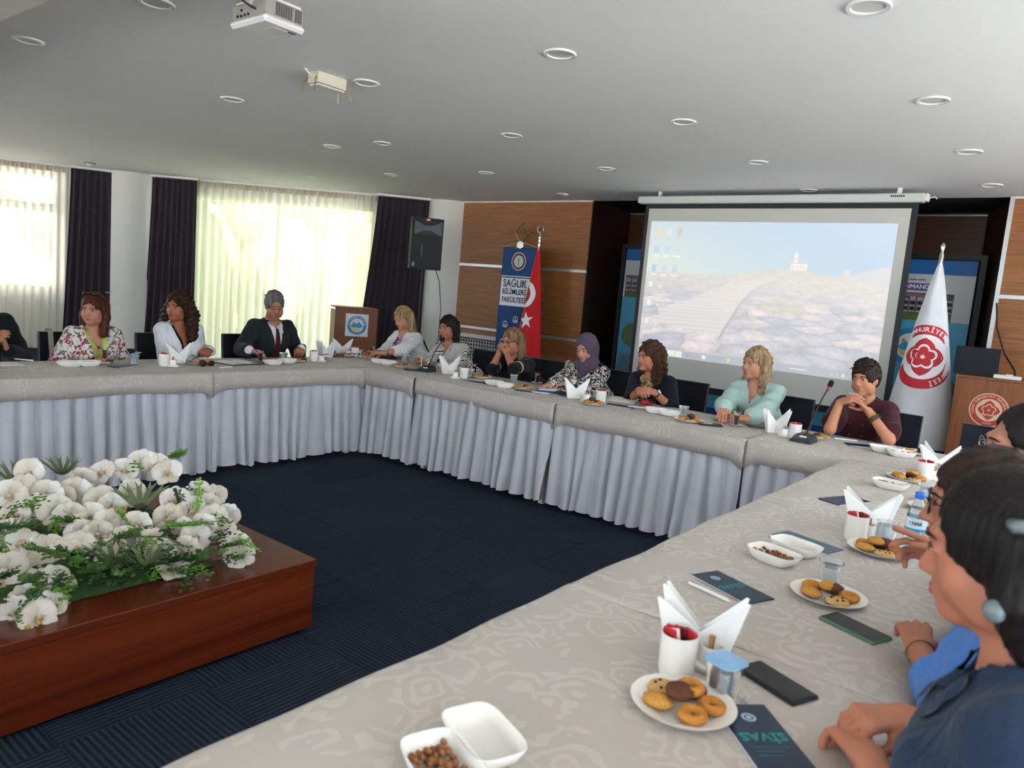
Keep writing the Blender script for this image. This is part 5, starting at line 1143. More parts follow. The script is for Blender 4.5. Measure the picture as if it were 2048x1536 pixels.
# ---------------------------------------------------------------- people: one continuous skinned surface each, grown from a smooth field
class Field:
    def __init__(s, xs, ys, zs):
        s.ax = [np.asarray(a, np.float32) for a in (xs, ys, zs)]; s.F = np.full([len(a) for a in s.ax], .5, np.float32)
    def _sl(s, lo, hi):
        out = []
        for a, l, h in zip(s.ax, lo, hi):
            i, j = np.searchsorted(a, l), np.searchsorted(a, h)
            if j-i < 1: return None, None
            out.append(slice(i, j))
        g = (s.ax[0][out[0]][:, None, None], s.ax[1][out[1]][None, :, None], s.ax[2][out[2]][None, None, :])
        return tuple(out), g
    def op(s, fn, lo, hi, k=.02):
        pad = k+.03; sl, g = s._sl([a-pad for a in lo], [a+pad for a in hi])
        if sl is None: return
        d = fn(*g); a = s.F[sl]
        if k > 0:
            h = np.clip(.5+.5*(a-d)/k, 0, 1); r = a*(1-h)+d*h-k*h*(1-h)
        else: r = np.minimum(a, d)
        s.F[sl] = r
    def sub(s, fn, lo, hi, k=.008):
        sl, g = s._sl(lo, hi)
        if sl is None: return
        d = -fn(*g); a = s.F[sl]
        h = np.clip(.5-.5*(a-d)/k, 0, 1); s.F[sl] = a*(1-h)+d*h+k*h*(1-h)
    def cone(s, a, b, ra, rb, k=.02, sq=None):
        """tapered capsule; sq = squash factor of the local forward (y) axis"""
        a, b = np.array(a, float), np.array(b, float); r = max(ra, rb)
        def fn(X, Y, Z):
            q = sq or 1.0; px, py, pz = X-a[0], (Y-a[1])/q, Z-a[2]; bx, by, bz = b[0]-a[0], (b[1]-a[1])/q, b[2]-a[2]
            h = np.clip((px*bx+py*by+pz*bz)/(bx*bx+by*by+bz*bz+1e-9), 0, 1)
            return (np.sqrt((px-bx*h)**2+(py-by*h)**2+(pz-bz*h)**2)-(ra+(rb-ra)*h))*(q if q < 1 else 1)
        s.op(fn, np.minimum(a, b)-r, np.maximum(a, b)+r, k)
    def ell(s, M, c, r, k=.02, cut=False):
        """ellipsoid with radii r centred at c in frame M (4x4, frame -> local)"""
        Mi = np.array(M.inverted()); w = M @ Vector(c); R = max(r)
        def fn(X, Y, Z):
            x = Mi[0, 0]*X+Mi[0, 1]*Y+Mi[0, 2]*Z+(Mi[0, 3]-c[0]); y = Mi[1, 0]*X+Mi[1, 1]*Y+Mi[1, 2]*Z+(Mi[1, 3]-c[1]); z = Mi[2, 0]*X+Mi[2, 1]*Y+Mi[2, 2]*Z+(Mi[2, 3]-c[2])
            k0 = np.sqrt((x/r[0])**2+(y/r[1])**2+(z/r[2])**2); k1 = np.sqrt((x/r[0]**2)**2+(y/r[1]**2)**2+(z/r[2]**2)**2)+1e-6
            return k0*(k0-1)/k1
        lo, hi = [q-R for q in w], [q+R for q in w]
        (s.sub if cut else s.op)(fn, lo, hi, k)
    def mcone(s, M, a, b, ra, rb, k=.02): s.cone(M @ Vector(a), M @ Vector(b), ra, rb, k)
    def mesh(s, name):
        F = s.F; X, Y, Z = s.ax; S = F < 0; n = [q-1 for q in F.shape]
        c = np.zeros(n, np.int8)
        for dx in (0, 1):
            for dy in (0, 1):
                for dz in (0, 1): c += S[dx:dx+n[0], dy:dy+n[1], dz:dz+n[2]]
        I = np.argwhere((c > 0) & (c < 8)); idx = np.full(n, -1, np.int32); idx[tuple(I.T)] = np.arange(len(I))
        acc = np.zeros((len(I), 3)); cnt = np.zeros(len(I))
        cor = [(dx, dy, dz) for dx in (0, 1) for dy in (0, 1) for dz in (0, 1)]; val = {q: F[I[:, 0]+q[0], I[:, 1]+q[1], I[:, 2]+q[2]] for q in cor}
        for q in cor:
            for ax in range(3):
                if q[ax]: continue
                w = list(q); w[ax] = 1; w = tuple(w); f0, f1 = val[q], val[w]; m = (f0 < 0) != (f1 < 0)
                t = np.where(m, f0/np.where(m, f0-f1, 1), 0); p = np.array(q, float)[None].repeat(len(I), 0); p[:, ax] += t; acc[m] += p[m]; cnt[m] += 1
        p = acc/cnt[:, None]; V = np.stack([a[I[:, i]]+p[:, i]*(a[I[:, i]+1]-a[I[:, i]]) for i, a in enumerate((X, Y, Z))], 1)
        Q = []
        for ax in range(3):
            o = [q for q in range(3) if q != ax]
            A = np.take(S, range(0, S.shape[ax]-1), ax); B = np.take(S, range(1, S.shape[ax]), ax); E = np.argwhere(A != B)
            E = E[(E[:, o[0]] > 0) & (E[:, o[1]] > 0) & (E[:, o[0]] < S.shape[o[0]]-1) & (E[:, o[1]] < S.shape[o[1]]-1)]
            ins = A[tuple(E.T)]
            def cell(a, b): e = E.copy(); e[:, o[0]] += a; e[:, o[1]] += b; return idx[tuple(e.T)]
            q = np.stack([cell(-1, -1), cell(0, -1), cell(0, 0), cell(-1, 0)], 1); fl = ins if ax != 1 else ~ins
            q[~fl] = q[~fl][:, ::-1]; Q.append(q)
        return np_mesh(name, V, np.concatenate(Q))
def np_mesh(name, V, Q):
    Q = Q[(Q >= 0).all(1)]; me = bpy.data.meshes.new(name); me.vertices.add(len(V)); me.vertices.foreach_set('co', V.astype(np.float32).ravel())
    me.loops.add(Q.size); me.loops.foreach_set('vertex_index', Q.astype(np.int32).ravel()); me.polygons.add(len(Q)); me.polygons.foreach_set('loop_start', np.arange(0, Q.size, 4, dtype=np.int32))
    me.polygons.foreach_set('use_smooth', [True]*len(Q)); me.update(calc_edges=True); return me
def axis(lo, hi, step, fine=()):
    """coordinates with finer steps inside the intervals (lo, hi, step)"""
    out = [lo]
    while out[-1] < hi:
        st = step
        for a, b, q in fine:
            if a-.01 <= out[-1] <= b: st = min(st, q)
        out.append(out[-1]+st)
    return out
def hand_geo(W, d, n, curl, side, s=1.0, spread=.06, thumb=.5):
    """bones of one hand: wrist W, pointing d, palm normal n (towards the palm), side +1 right / -1 left"""
    d = d.normalized(); n = (n-d*n.dot(d)).normalized(); x = d.cross(n)*side    # x towards the thumb
    segs = []; cur = curl if hasattr(curl, '__len__') else [curl]*4
    for i, (off, L, r) in enumerate(((.028, .072, .0088), (.0095, .080, .009), (-.0095, .074, .0086), (-.027, .058, .0078))):
        kn = W+(d*(.085-.004*abs(i-1))+x*off)*s; segs.append((W+(d*.015+x*off*.55)*s, kn, .014*s, .0115*s, 'm'))
        a = cur[i]; dirn = (d+x*(spread*(1.5-i)*.8)).normalized(); p = kn
        for L2, bend in ((L*.45, .75), (L*.3, 1.0), (L*.25, .8)):
            th = a*bend; ax = d.cross(n).normalized(); dirn = (Matrix.Rotation(th, 3, ax) @ dirn).normalized(); q = p+dirn*L2*s
            segs.append((p, q, r*s, r*.92*s, 'f')); p = q
    b = W+(d*.025+x*.024-n*-.004)*s; dv = (d*.55+x*(.75-.4*thumb)+n*(.2+.55*thumb)).normalized(); p1 = b+dv*.042*s; dv2 = (d*.85+x*(.15-.4*thumb)+n*(.25+.3*thumb)).normalized(); p2 = p1+dv2*.032*s; p3 = p2+(dv2+d*.2-x*.15*thumb).normalized()*.026*s
    segs += [(W+x*.012*s, b, .015*s, .015*s, 'm'), (b, p1, .0145*s, .0115*s, 'm'), (p1, p2, .0105*s, .0095*s, 'f'), (p2, p3, .0095*s, .0075*s, 'f')]
    return segs
def skin_mat(name, c):
    if name in MATS: return MATS[name]
    t = NT(name); v = t.co(); a = C(c); f = t.noise(v, 14, 4)
    t.color(t.mix(f, tuple(x*q for x, q in zip(a, (.93, .86, .82))), tuple(min(1, x*q) for x, q in zip(a, (1.05, 1.06, 1.06)))))
    t.bump(t.noise(v, 260, 2), .06, .002); t.b.inputs['Subsurface Scale'].default_value = 1; MATS[name] = t.set(.5, spec=.35, sss=.08); return MATS[name]
def hair_mat(name, a, b, sc=1.0):
    if name in MATS: return MATS[name]
    t = NT(name); f = t.noise(t.co((95*sc, 95*sc, 5)), 1, 4, .65, .6); g = t.noise(t.co((30, 30, 3)), 1, 2)
    t.color(t.ramp(t.math('ADD', t.math('MULTIPLY', f, .7), t.math('MULTIPLY', g, .3)), [(.32, a), (.66, b)])); t.bump(f, .55, .006); MATS[name] = t.set(.5, spec=.22); return MATS[name]
EYEW, EYED, BROW = mat('eye_white', '#d8d2cc', .2, .02), mat('eye_iris', '#23150f', .15, .02), None
def person(label, pos, rz, hc, fa, pitch=0, tilt=0, male=False, skin='#b98266', hands=(None, None), cloth=None, hair=None, lips='#8f3d3a', fine=.0055, elbows=(None, None), chair_lab=None, lean=None, hand_pose=({}, {}), eyes='open', extra=None, hs=.95, tw=0.0, shd=0.0, legs=True, smile=0):
    """pos: pelvis (x, y) world; rz: body facing (local +Y forward); hc: head centre world; fa: face turn from the camera towards image left (deg)"""
    o = thing('person', label, 'person', (pos[0], pos[1], 0), rz, 'seated meeting participants'); Mi = Rz(-rz) @ T(-pos[0], -pos[1], 0)
    h = Mi @ Vector(hc); toc = Vector((-hc[0], -hc[1], 0)); wang = math.atan2(toc.y, toc.x)-math.radians(fa); hy = wang-PI/2-rz    # local yaw of the head
    MH = T(*h) @ Rz(hy) @ Matrix.Rotation(-math.radians(pitch), 4, 'X') @ Matrix.Rotation(math.radians(tilt), 4, 'Y') @ Matrix.Scale(hs, 4)
    fwd = MH.to_3x3() @ Vector((0, 1, 0))
    nb = MH @ Vector((0, -.035, -.07)); N = Vector((h.x-fwd.x*.03, h.y-.025-fwd.y*.03, h.z-.162))
    sw = (.178 if male else .15); hipz = .62; P0 = Vector((0, 0, hipz)); S = Vector((N.x*.9, N.y-.005+(lean or 0), N.z-.036-shd))
    tx_ = Vector((math.cos(tw), math.sin(tw), 0)); sh = [S-tx_*sw, S+tx_*sw]     # left, right
    chest = Vector((S.x*.9, S.y+.005, S.z-.12)); waist = Vector((chest.x*.5, chest.y*.5+.0, (chest.z+hipz)/2-.02))
    UA, FA = (.29, .26) if male else (.265, .24); arms = []
    for i, sgn in ((0, -1), (1, 1)):
        hp = hand_pose[i] or {}
        if hands[i] is None: w = Vector((sgn*.14, .30, .64)); hp = dict(d=(-sgn*.4, 1, 0), n=(0, 0, -1), curl=.35)
        else: w = Mi @ Vector(hands[i])
        if elbows[i] is not None: e = Mi @ Vector(elbows[i])
        else:
            v = w-sh[i]; L = min(v.length, UA+FA-.005); v = v.normalized()*L; 
            ca = max(-1, min(1, (UA*UA+L*L-FA*FA)/(2*UA*L))); pole = Vector((sgn*.5, -.3, -.85)); pole = (pole-v.normalized()*pole.dot(v.normalized())).normalized()
            e = sh[i]+v.normalized()*UA*ca+pole*UA*math.sqrt(1-ca*ca)
        R3 = Mi.to_3x3(); loc_ = hands[i] is None
        d = Vector(hp.get('d', (0, 1, 0))) if loc_ else R3 @ Vector(hp['d']) if 'd' in hp else (w-e); n = Vector(hp.get('n', (0, 0, -1))); n = n if loc_ or 'n' not in hp else R3 @ n
        arms.append((sh[i], e, w, d, n, hp.get('curl', .3), hp.get('spread', .06), hp.get('thumb', .5), sgn))
    m_ = 1.12 if male else 1.0
    # ---- body
    hb = [(a[2].x-.13, a[2].x+.13) for a in arms]; vis = [a for a in arms if a[2].z > .7]
    fx = [(h.x-.1, h.x+.1, fine)]+[(a[2].x-.12, a[2].x+.12, fine) for a in vis]; fy = [(h.y-.13, h.y+.13, fine)]+[(a[2].y-.1, a[2].y+.13, fine) for a in vis]; fz = [(h.z-.14, h.z+.13, fine)]+[(a[2].z-.07, a[2].z+.08, fine) for a in vis]
    ex = max([.3]+[abs(a[1].x)+.08 for a in arms]+[abs(a[2].x)+.2 for a in arms]); ey = max([.62]+[a[2].y+.24 for a in arms])
    f = Field(axis(-ex, ex, .013, fx), axis(-.24, ey, .013, fy), axis(-.02, max(h.z+.16, 1.2), .014, fz))
    f.cone(P0, waist, .15*m_, .125*m_, .05, .72); f.cone(waist, chest, .125*m_, .135*m_, .05, .68); f.cone(sh[0]+tx_*.02, sh[1]-tx_*.02, .043, .043, .06)
    if not male:
        for s_ in (-1, 1): f.ell(Matrix.Identity(4), tuple(chest+tx_*s_*.07+Vector((0, .06, .0))), (.06, .05, .06), .04)
    f.cone(S+Vector((0, -.01, -.02)), N+Vector((0, 0, .03)), .06, .052*m_, .04); f.cone(N, nb, .051*m_, .05*m_, .02)
    for s_ in (-1, 1):
        hip = Vector((s_*.09, .02, hipz-.03)); kn = Vector((s_*.12, .42, .54)); an = Vector((s_*.12, .40, .09))
        f.cone(hip, kn, .085, .058, .04); f.cone(kn, an, .055, .036, .02); f.cone(an+Vector((0, -.03, -.03)), an+Vector((0, .14, -.05)), .036, .03, .02)
    for (s0, e, w, d, n, curl, spr, th, sgn) in arms:
        f.cone(s0, e, .042*m_, .036*m_, .03); f.cone(e, w, .037*m_, .0255*m_, .015)
        for a, b, ra, rb, kind in hand_geo(w, d, n, curl, sgn, 1.04 if male else .97, spr, th): f.cone(a, b, ra, rb, .010 if kind == 'm' else .0035)
    E_ = f.ell
    E_(MH, (0, -.012, .022), (.073, .092, .096), .02); E_(MH, (0, .02, -.035), (.060, .074, .088), .03); E_(MH, (0, .066, -.1), (.024, .022, .02), .03)
    for s_ in (-1, 1): E_(MH, (s_*.042, .052, -.045), (.026, .026, .03), .02); E_(MH, (s_*.05, .01, -.075), (.016, .035, .03), .025); E_(MH, (s_*.073, -.012, -.012), (.009, .018, .03), .008)
    E_(MH, (0, .082, .024), (.046, .016, .012), .018)
    for s_ in (-1, 1): E_(MH, (s_*.031, .1, .0), (.019, .016, .012), .012, cut=True)
    f.mcone(MH, (0, .086, .008), (0, .107, -.036), .0075*hs, .0115*hs, .012); 
    for s_ in (-1, 1): E_(MH, (s_*.0115, .097, -.04), (.008, .010, .007), .008)
    E_(MH, (0, .083, -.068), (.026, .014, .016), .014)
    for s_ in (-1, 1): E_(MH, (s_*.031, .081, .0), (.0155, .0125, .0125), .006)
    sk = skin_mat('skin_'+skin[1:], skin); body = obj('body', f.mesh('body'), sk, o)
    # ---- face details
    def hp_(name, mb, m, smooth=0): me = mb.mesh(name, smooth); me.polygons.foreach_set('use_smooth', [True]*len(me.polygons)); me.transform(MH); return obj(name, me, m, o)
    for s_ in (-1, 1):
        if eyes == 'open':
            mb = MB(); mb.ball((s_*.031, .0835, -.0005), (.0125, .0118, .0062), 12); hp_('eye', mb, EYEW)
            g = -.003; mb = MB(); mb.ball((s_*.031+g, .0905, -.0002), (.0055, .0056, .0056), 10); hp_('iris', mb, EYED)
        mb = MB(); zz = .0065 if eyes == 'open' else -.004; mb.tube([(s_*.018, .0915, zz-.004), (s_*.026, .0955, zz), (s_*.036, .0935, zz), (s_*.045, .086, zz-.005)], [.0012, .002, .002, .001], 6); hp_('eyelashes', mb, EYED)
        mb = MB(); mb.tube([(s_*.014, .0985, .0175), (s_*.026, .099, .0225), (s_*.038, .093, .0225), (s_*.05, .08, .0155)], [.0022, .003, .0028, .001], 6); hp_('eyebrow', mb, hair['m'] if hair and hair.get('brow', 1) else EYED)
    mb = MB(); LM = mat('lips_'+lips[1:], lips, .4, .1)
    for zz, r_ in ((-.0635, .0042), (-.0735, .0052)):
        mb.tube([(-.023, .0868, -.068+smile*.004), (-.012, .0945, zz), (0, .0975, zz-.0008), (.012, .0945, zz), (.023, .0868, -.068+smile*.004)], [.001, r_, r_*1.05, r_, .001], 8)
    hp_('lips', mb, LM)
    # ---- clothes
    c = cloth or {}
    def garment(name, m, inf, sleeve, neck, waistz=.58, fold=.004, collar=0, sl_r=1.0, arms_on=(1, 1), cuff=None, seed=1):
        g = Field(axis(-ex, ex, .0105), axis(-.26, ey, .0105, ()), axis(waistz-.06, S.z+.16, .0105))
        g.cone(P0, waist, .15*m_+inf, .13*m_+inf, .05, .72); g.cone(waist, chest, .13*m_+inf, .14*m_+inf, .05, .68); g.cone(sh[0]+tx_*.02, sh[1]-tx_*.02, .044+inf*.8, .044+inf*.8, .05)
        if not male:
            for s_ in (-1, 1): g.ell(Matrix.Identity(4), tuple(chest+tx_*s_*.07+Vector((0, .06, 0))), (.062+inf, .052+inf, .062+inf), .05)
        g.cone(S+Vector((0, -.01, -.02)), N+Vector((0, -.005, .01)), .065+inf, .056+inf*.8, .04)
        for q, (s0, e, w, d, n, curl, spr, th, sgn) in enumerate(arms):
            if not arms_on[q]: continue
            fr = sleeve[q] if hasattr(sleeve, '__len__') else sleeve
            if fr <= 1: g.cone(s0, s0.lerp(e, fr), .043*m_+inf*.8, (.042*m_+inf*1.1)*sl_r, .03)
            else: g.cone(s0, e, .043*m_+inf*.8, (.037*m_+inf*.9)*sl_r, .03); g.cone(e, e.lerp(w, fr-1), (.037*m_+inf*.9)*sl_r, (.029*m_+inf*.8)*sl_r, .018)
        X, Y, Z = (a.astype(np.float32) for a in g.ax); X, Y, Z = X[:, None, None], Y[None, :, None], Z[None, None, :]
        g.F += fold*.62*(np.sin(38*Z+16*X+seed)*np.sin(21*X-17*Y+2*seed)+.7*np.sin(60*Z-30*Y+22*X+seed*3))*np.clip(1.2-abs(Z-chest.z)*1.5, .3, 1)
        if neck:   # neckline: (half width at the top, depth below the neck base, shape)
            hw, dp, kind = neck; cx, cy = N.x, N.y
            if kind == 'V':
                zt = N.z+.06; zb = N.z-dp
                def fn(X, Y, Z): t_ = np.clip((Z-zb)/(zt-zb), 0, 1); return np.maximum(abs(X-(cx*.95+(Y-cy)*math.tan(0)))-hw*t_, np.maximum(cy+.005-Y, zb-Z))
                g.sub(fn, (cx-.2, cy-.02, zb-.03), (cx+.2, cy+.35, zt+.12), .008)
            g.cone  # neck hole
            def fn2(X, Y, Z): return np.sqrt((X-cx)**2+(Y-cy-.012)**2)-.062*m_-np.clip(Z-N.z, 0, .2)*.15+np.clip(N.z+.0-dp*.25-Z, 0, 1)*3
            g.sub(fn2, (cx-.14, cy-.14, N.z-.08), (cx+.14, cy+.16, N.z+.2), .008)
        def fnb(X, Y, Z): return (Z-waistz)+0*X+0*Y
        g.sub(fnb, (-ex, -.3, waistz-.1), (ex, ey, waistz+.02), .005)
        me = g.mesh(name); return obj(name, me, m, o), g
    def front(g, x, z):
        """front surface y of a garment field at local x, z"""
        i, k = min(len(g.ax[0])-2, int(np.searchsorted(g.ax[0], x))), min(len(g.ax[2])-2, int(np.searchsorted(g.ax[2], z)))
        col = g.F[i, :, k]; ins = np.where((col < 0) & (g.ax[1] < S.y+.26))[0]
        if len(ins) == 0: return S.y+.1
        j = ins[-1]; a, b = col[j], col[min(j+1, len(col)-1)]; return float(g.ax[1][j]+(g.ax[1][min(j+1, len(col)-1)]-g.ax[1][j])*(a/(a-b) if a != b else 0))
    def patch(name, g, poly, m, off=.006, nu=8, nv=14):
        """cloth strip between two polylines of (x, z) laid on the garment front"""
        A, B = poly
        def lerpl(L, t_): q = t_*(len(L)-1); i = min(int(q), len(L)-2); return (L[i][0]+(L[i+1][0]-L[i][0])*(q-i), L[i][1]+(L[i+1][1]-L[i][1])*(q-i))
        def pt(u, w, e):
            a, b = lerpl(A, w), lerpl(B, w); x, z = a[0]+(b[0]-a[0])*u, a[1]+(b[1]-a[1])*u; return (x, front(g, x, z)+off*e, z)
        mb = MB(); mb.grid(lambda u, w: pt(u, w, 1), nu, nv); mb.grid(lambda u, w: pt(1-u, w, -.2), nu, nv)
        me = mb.mesh(name); me.polygons.foreach_set('use_smooth', [True]*len(me.polygons)); return obj(name, me, m, o)
    ctx = dict(o=o, N=N, S=S, chest=chest, MH=MH, Mi=Mi, arms=arms, sh=sh, tx=tx_, front=front, patch=patch, garment=garment, hp=hp_, body=body, h=h)
    if legs:
        g = Field(axis(-.26, .26, .016), axis(-.22, .66, .016), axis(.02, .72, .016))
        g.cone(P0+Vector((0, -.01, .02)), P0+Vector((0, 0, .1)), .165*m_, .145*m_, .04, .75)
        for s_ in (-1, 1):
            hip = Vector((s_*.09, .02, hipz-.03)); kn = Vector((s_*.12, .42, .54)); an = Vector((s_*.12, .40, .1)); g.cone(hip, kn, .098, .072, .04); g.cone(kn, an, .07, .055, .02)
        obj('trousers', g.mesh('trousers'), c.get('legs', mat('dark_trousers', '#1c1d24', .85)), o)
    for fn in c.get('fns', ()): fn(ctx)
    if hair: hair['fn'](ctx, hair)
    if extra: extra(ctx)
    if chair_lab:
        q = Rz(rz) @ Vector((0, -.04, 0)); chair(pos[0]+q.x, pos[1]+q.y, rz, chair_lab)
    return ctx
# ---- hair styles (all in head coordinates)
def hfield(ctx, lo, hi, st=.006):
    MH = ctx['MH']; cs = [MH @ Vector(p) for p in [(x, y, z) for x in (lo[0], hi[0]) for y in (lo[1], hi[1]) for z in (lo[2], hi[2])]]
    mn, mx_ = [min(c[i] for c in cs) for i in range(3)], [max(c[i] for c in cs) for i in range(3)]
    return Field(*[np.arange(mn[i]-.02, mx_[i]+.02, st) for i in range(3)])
def hcoords(f, MH):
    Mi = np.array(MH.inverted()); X, Y, Z = f.ax[0][:, None, None], f.ax[1][None, :, None], f.ax[2][None, None, :]
    return [Mi[i, 0]*X+Mi[i, 1]*Y+Mi[i, 2]*Z+Mi[i, 3] for i in range(3)]
def cap(f, MH, t_=.014, line=.075, side=.058, low=-.03):
    f.ell(MH, (0, -.014, .026), (.075+t_, .094+t_, .097+t_*1.1), .01)
    if low < -.03: f.ell(MH, (0, -.05, low), (.066, .05, .06), .03)
def face_cut(f, MH, line=.07, side=.062, dep=.016, sidecut=1):
    f.ell(MH, (0, .115, -.04), (side, .115-dep, line+.04), .012, cut=True)
    if sidecut:
        for s_ in (-1, 1): f.ell(MH, (s_*.075, .075, -.06), (.045, .065, .075), .012, cut=True)
def grooves(f, MH, amp=.0025, N=34, curly=0, seed=0):
    x, y, z = hcoords(f, MH); ph = np.arctan2(x, y+.02)
    f.F += amp*np.sin(N*ph+4*np.sin(14*z+seed)).astype(np.float32)
    if curly: f.F += curly*(np.sin(95*x+20*z+seed)*np.sin(88*y+seed)*np.sin(80*z+40*x)+.6*np.sin(150*z+60*y+50*x)).astype(np.float32)
def locks(MH, n, starts, rad, fall, seed, r=.006, seg=16, helix=0, hr=.01):
    """curling tube strands; starts(R)->(p, out) in head coordinates"""
    R = random.Random(seed); mb = MB()
    for k in range(n):
        p, out = starts(R); L = fall*R.uniform(.7, 1.1); a0 = R.uniform(0, 6); hrr = hr*R.uniform(.7, 1.3); pts = []
        for i in range(seg+1):
            s_ = i/seg; q = Vector(p)+Vector(out)*(.035*math.sin(PI*min(1, s_*.8)))+Vector((0, 0, -L*s_)); b = helix*2*PI*s_+a0
            pts.append(MH @ (q+Vector((math.cos(b), math.sin(b), 0))*hrr*(.3+.7*s_)))
        mb.tube(pts, [r*(1-.5*(i/seg)**2) for i in range(seg+1)], 5)
    return mb
def add_hair(ctx, f, m, extra=None, name='hair'):
    me = f.mesh(name)
    if extra is not None and extra.v:
        e = extra.mesh('x'); b = bmesh.new(); b.from_mesh(me); b.from_mesh(e); b.to_mesh(me); b.free(); me.polygons.foreach_set('use_smooth', [True]*len(me.polygons)); bpy.data.meshes.remove(e)
    return obj(name, me, m, ctx['o'])
def h_long(ctx, h):
    MH = ctx['MH']; L = h.get('len', .2); vol = h.get('vol', .03); f = hfield(ctx, (-.15, -.16, -L-.04), (.15, .12, .15)); cap(f, MH, .013, low=-.04)
    for s_ in (-1, 1):
        a = h.get('front', (.5, .5))[0 if s_ < 0 else 1]
        f.mcone(MH, (s_*.066, -.015, .05), (s_*.08, -.025, -.06), .024, vol, .02); f.mcone(MH, (s_*.08, -.025, -.06), (s_*(.078+h.get('flare', .0)), -.025+.045*a, -L*(.75+.25*a)), vol, vol*.75, .02)
        f.mcone(MH, (s_*.05, -.06, .02), (s_*.055, -.055, -L), .045, .036, .03)
    f.mcone(MH, (0, -.07, .0), (0, -.07, -L+.01), .05, .04, .03); face_cut(f, MH, h.get('line', .068), h.get('side', .06), sidecut=h.get('sidecut', 1)); 
    if h.get('wavy'): grooves(f, MH, .003, 26, .004, 1)
    else: grooves(f, MH, h.get('amp', .0022), 36)
    ex = None
    if h.get('locks'):
        def st_(R): a = R.uniform(1.5, 4.78); return ((.078*math.sin(a), -.01+.085*math.cos(a), R.uniform(-.06, .03)), (math.sin(a), math.cos(a), 0))
        ex = locks(MH, h['locks'], st_, .08, L*.85, 3, .006, 18, h.get('helix', 1.5), .008)
    add_hair(ctx, f, h['m'], ex)
def h_curly(ctx, h):
    MH = ctx['MH']; L = h.get('len', .26); w = h.get('w', .14); f = hfield(ctx, (-.2, -.19, -L-.03), (.2, .12, .17)); cap(f, MH, .022, low=-.05)
    for s_ in (-1, 1):
        f.mcone(MH, (s_*.07, -.025, .05), (s_*w*.75, -.04, -.05), .04, .052, .03); f.mcone(MH, (s_*w*.75, -.04, -.05), (s_*w, -.02, -L*.85), .052, .045, .03)
    f.mcone(MH, (0, -.08, .0), (0, -.08, -L*.9), .075, .06, .04); face_cut(f, MH, h.get('line', .062), .06); grooves(f, MH, .002, 30, .007, 2)
    def st_(R): a = R.uniform(1.35, 4.93); r = 1+.25*R.random(); return ((.085*r*math.sin(a), -.015+.09*r*math.cos(a), R.uniform(-.1, .06)), (math.sin(a)*1.1, math.cos(a)*.8, 0))
    add_hair(ctx, f, h['m'], locks(MH, h.get('n', 70), st_, .08, L*.8, 5, .006, 30, 4.5, .014))
def h_short(ctx, h):
    MH = ctx['MH']; f = hfield(ctx, (-.12, -.14, -.1), (.12, .13, .16), .005); cap(f, MH, h.get('t', .01)); f.ell(MH, (0, -.06, -.03), (.062, .042, .05), .02)
    if h.get('quiff'): f.ell(MH, (0, .03, .105), (.06, .06, .03), .03)
    f.ell(MH, (0, .13, -.055), (.075, .13-h.get('dep', .025), h.get('line', .075)+.055), .01, cut=True)
    for s_ in (-1, 1): f.ell(MH, (s_*.09, .0, -.045), (.03, .05, .045), .01, cut=True)
    x, y, z = hcoords(f, MH); 
    def fnb(*a): return None
    grooves(f, MH, h.get('amp', .0015), 40, h.get('curly', .001)); ex = None
    if h.get('tuft'):
        R = random.Random(4); ex = MB()
        for k in range(90):
            a, b = R.uniform(0, 6.3), R.uniform(0, 1.15); n = Vector((math.sin(b)*math.sin(a), math.sin(b)*math.cos(a), math.cos(b))); p = Vector((n.x*.083, -.012+n.y*.1, .026+n.z*.105))
            if p.y > .06 and p.z < .07: continue
            d = (n+Vector((R.uniform(-.7, .7), R.uniform(-.3, .9), R.uniform(-.2, .3)))).normalized()
            if h['tuft'] == 2: d = (n*.25+Vector((R.uniform(-.5, .5), -1, .1))).normalized()
            ex.tube([MH @ p, MH @ (p+d*.018), MH @ (p+d*.03+Vector((0, .012, -.008)))], [.007, .005, .001], 5)
    add_hair(ctx, f, h['m'], ex)
def h_tied(ctx, h):
    MH = ctx['MH']; f = hfield(ctx, (-.12, -.19, -.12), (.12, .13, .16), .0055); cap(f, MH, .011); f.ell(MH, (0, -.07, -.02), (.06, .045, .06), .03); f.ell(MH, (0, -.13, .01), (.045, .04, .045), .015)
    face_cut(f, MH, .08, .07, -.02)
    for s_ in (-1, 1): f.ell(MH, (s_*.085, .01, -.05), (.022, .05, .05), .01, cut=True)
    grooves(f, MH, .0012, 40); add_hair(ctx, f, h['m'])
def h_hijab(ctx, h):
    MH = ctx['MH']; f = hfield(ctx, (-.17, -.17, -.3), (.17, .2, .16)); f.ell(MH, (0, -.015, .02), (.092, .115, .118), .01); f.mcone(MH, (0, -.02, -.02), (0, .0, -.15), .095, .082, .03); f.mcone(MH, (-.09, .02, -.165), (.09, .02, -.165), .052, .052, .05); f.mcone(MH, (0, .06, -.12), (.02, .1, -.25), .05, .035, .04)
    f.ell(MH, (0, .105, -.028), (.058, .075, .088), .01, cut=True)
    x, y, z = hcoords(f, MH); f.F += (.003*np.sin(60*z+35*x+20*np.sin(12*y))*np.clip(-z*9+.3, .1, 1)).astype(np.float32)
    add_hair(ctx, f, h['m'], None, 'headscarf')
import bmesh
def glasses(ctx, m, r=.022, th=.0018, name='glasses'):
    mb = MB()
    for s_ in (-1, 1):
        mb.tube([(s_*.032+r*1.1*math.cos(a), .104-.004*abs(math.cos(a)), -.002+r*.85*math.sin(a)) for a in [2*PI*k/18 for k in range(18)]], th, 6, close=True)
        mb.tube([(s_*.056, .1, .004), (s_*.075, .06, .005), (s_*.079, -.01, .0)], th*.9, 6)
    mb.tube([(-.009, .105, .003), (0, .108, .005), (.009, .105, .003)], th, 6); return ctx['hp'](name, mb, m)
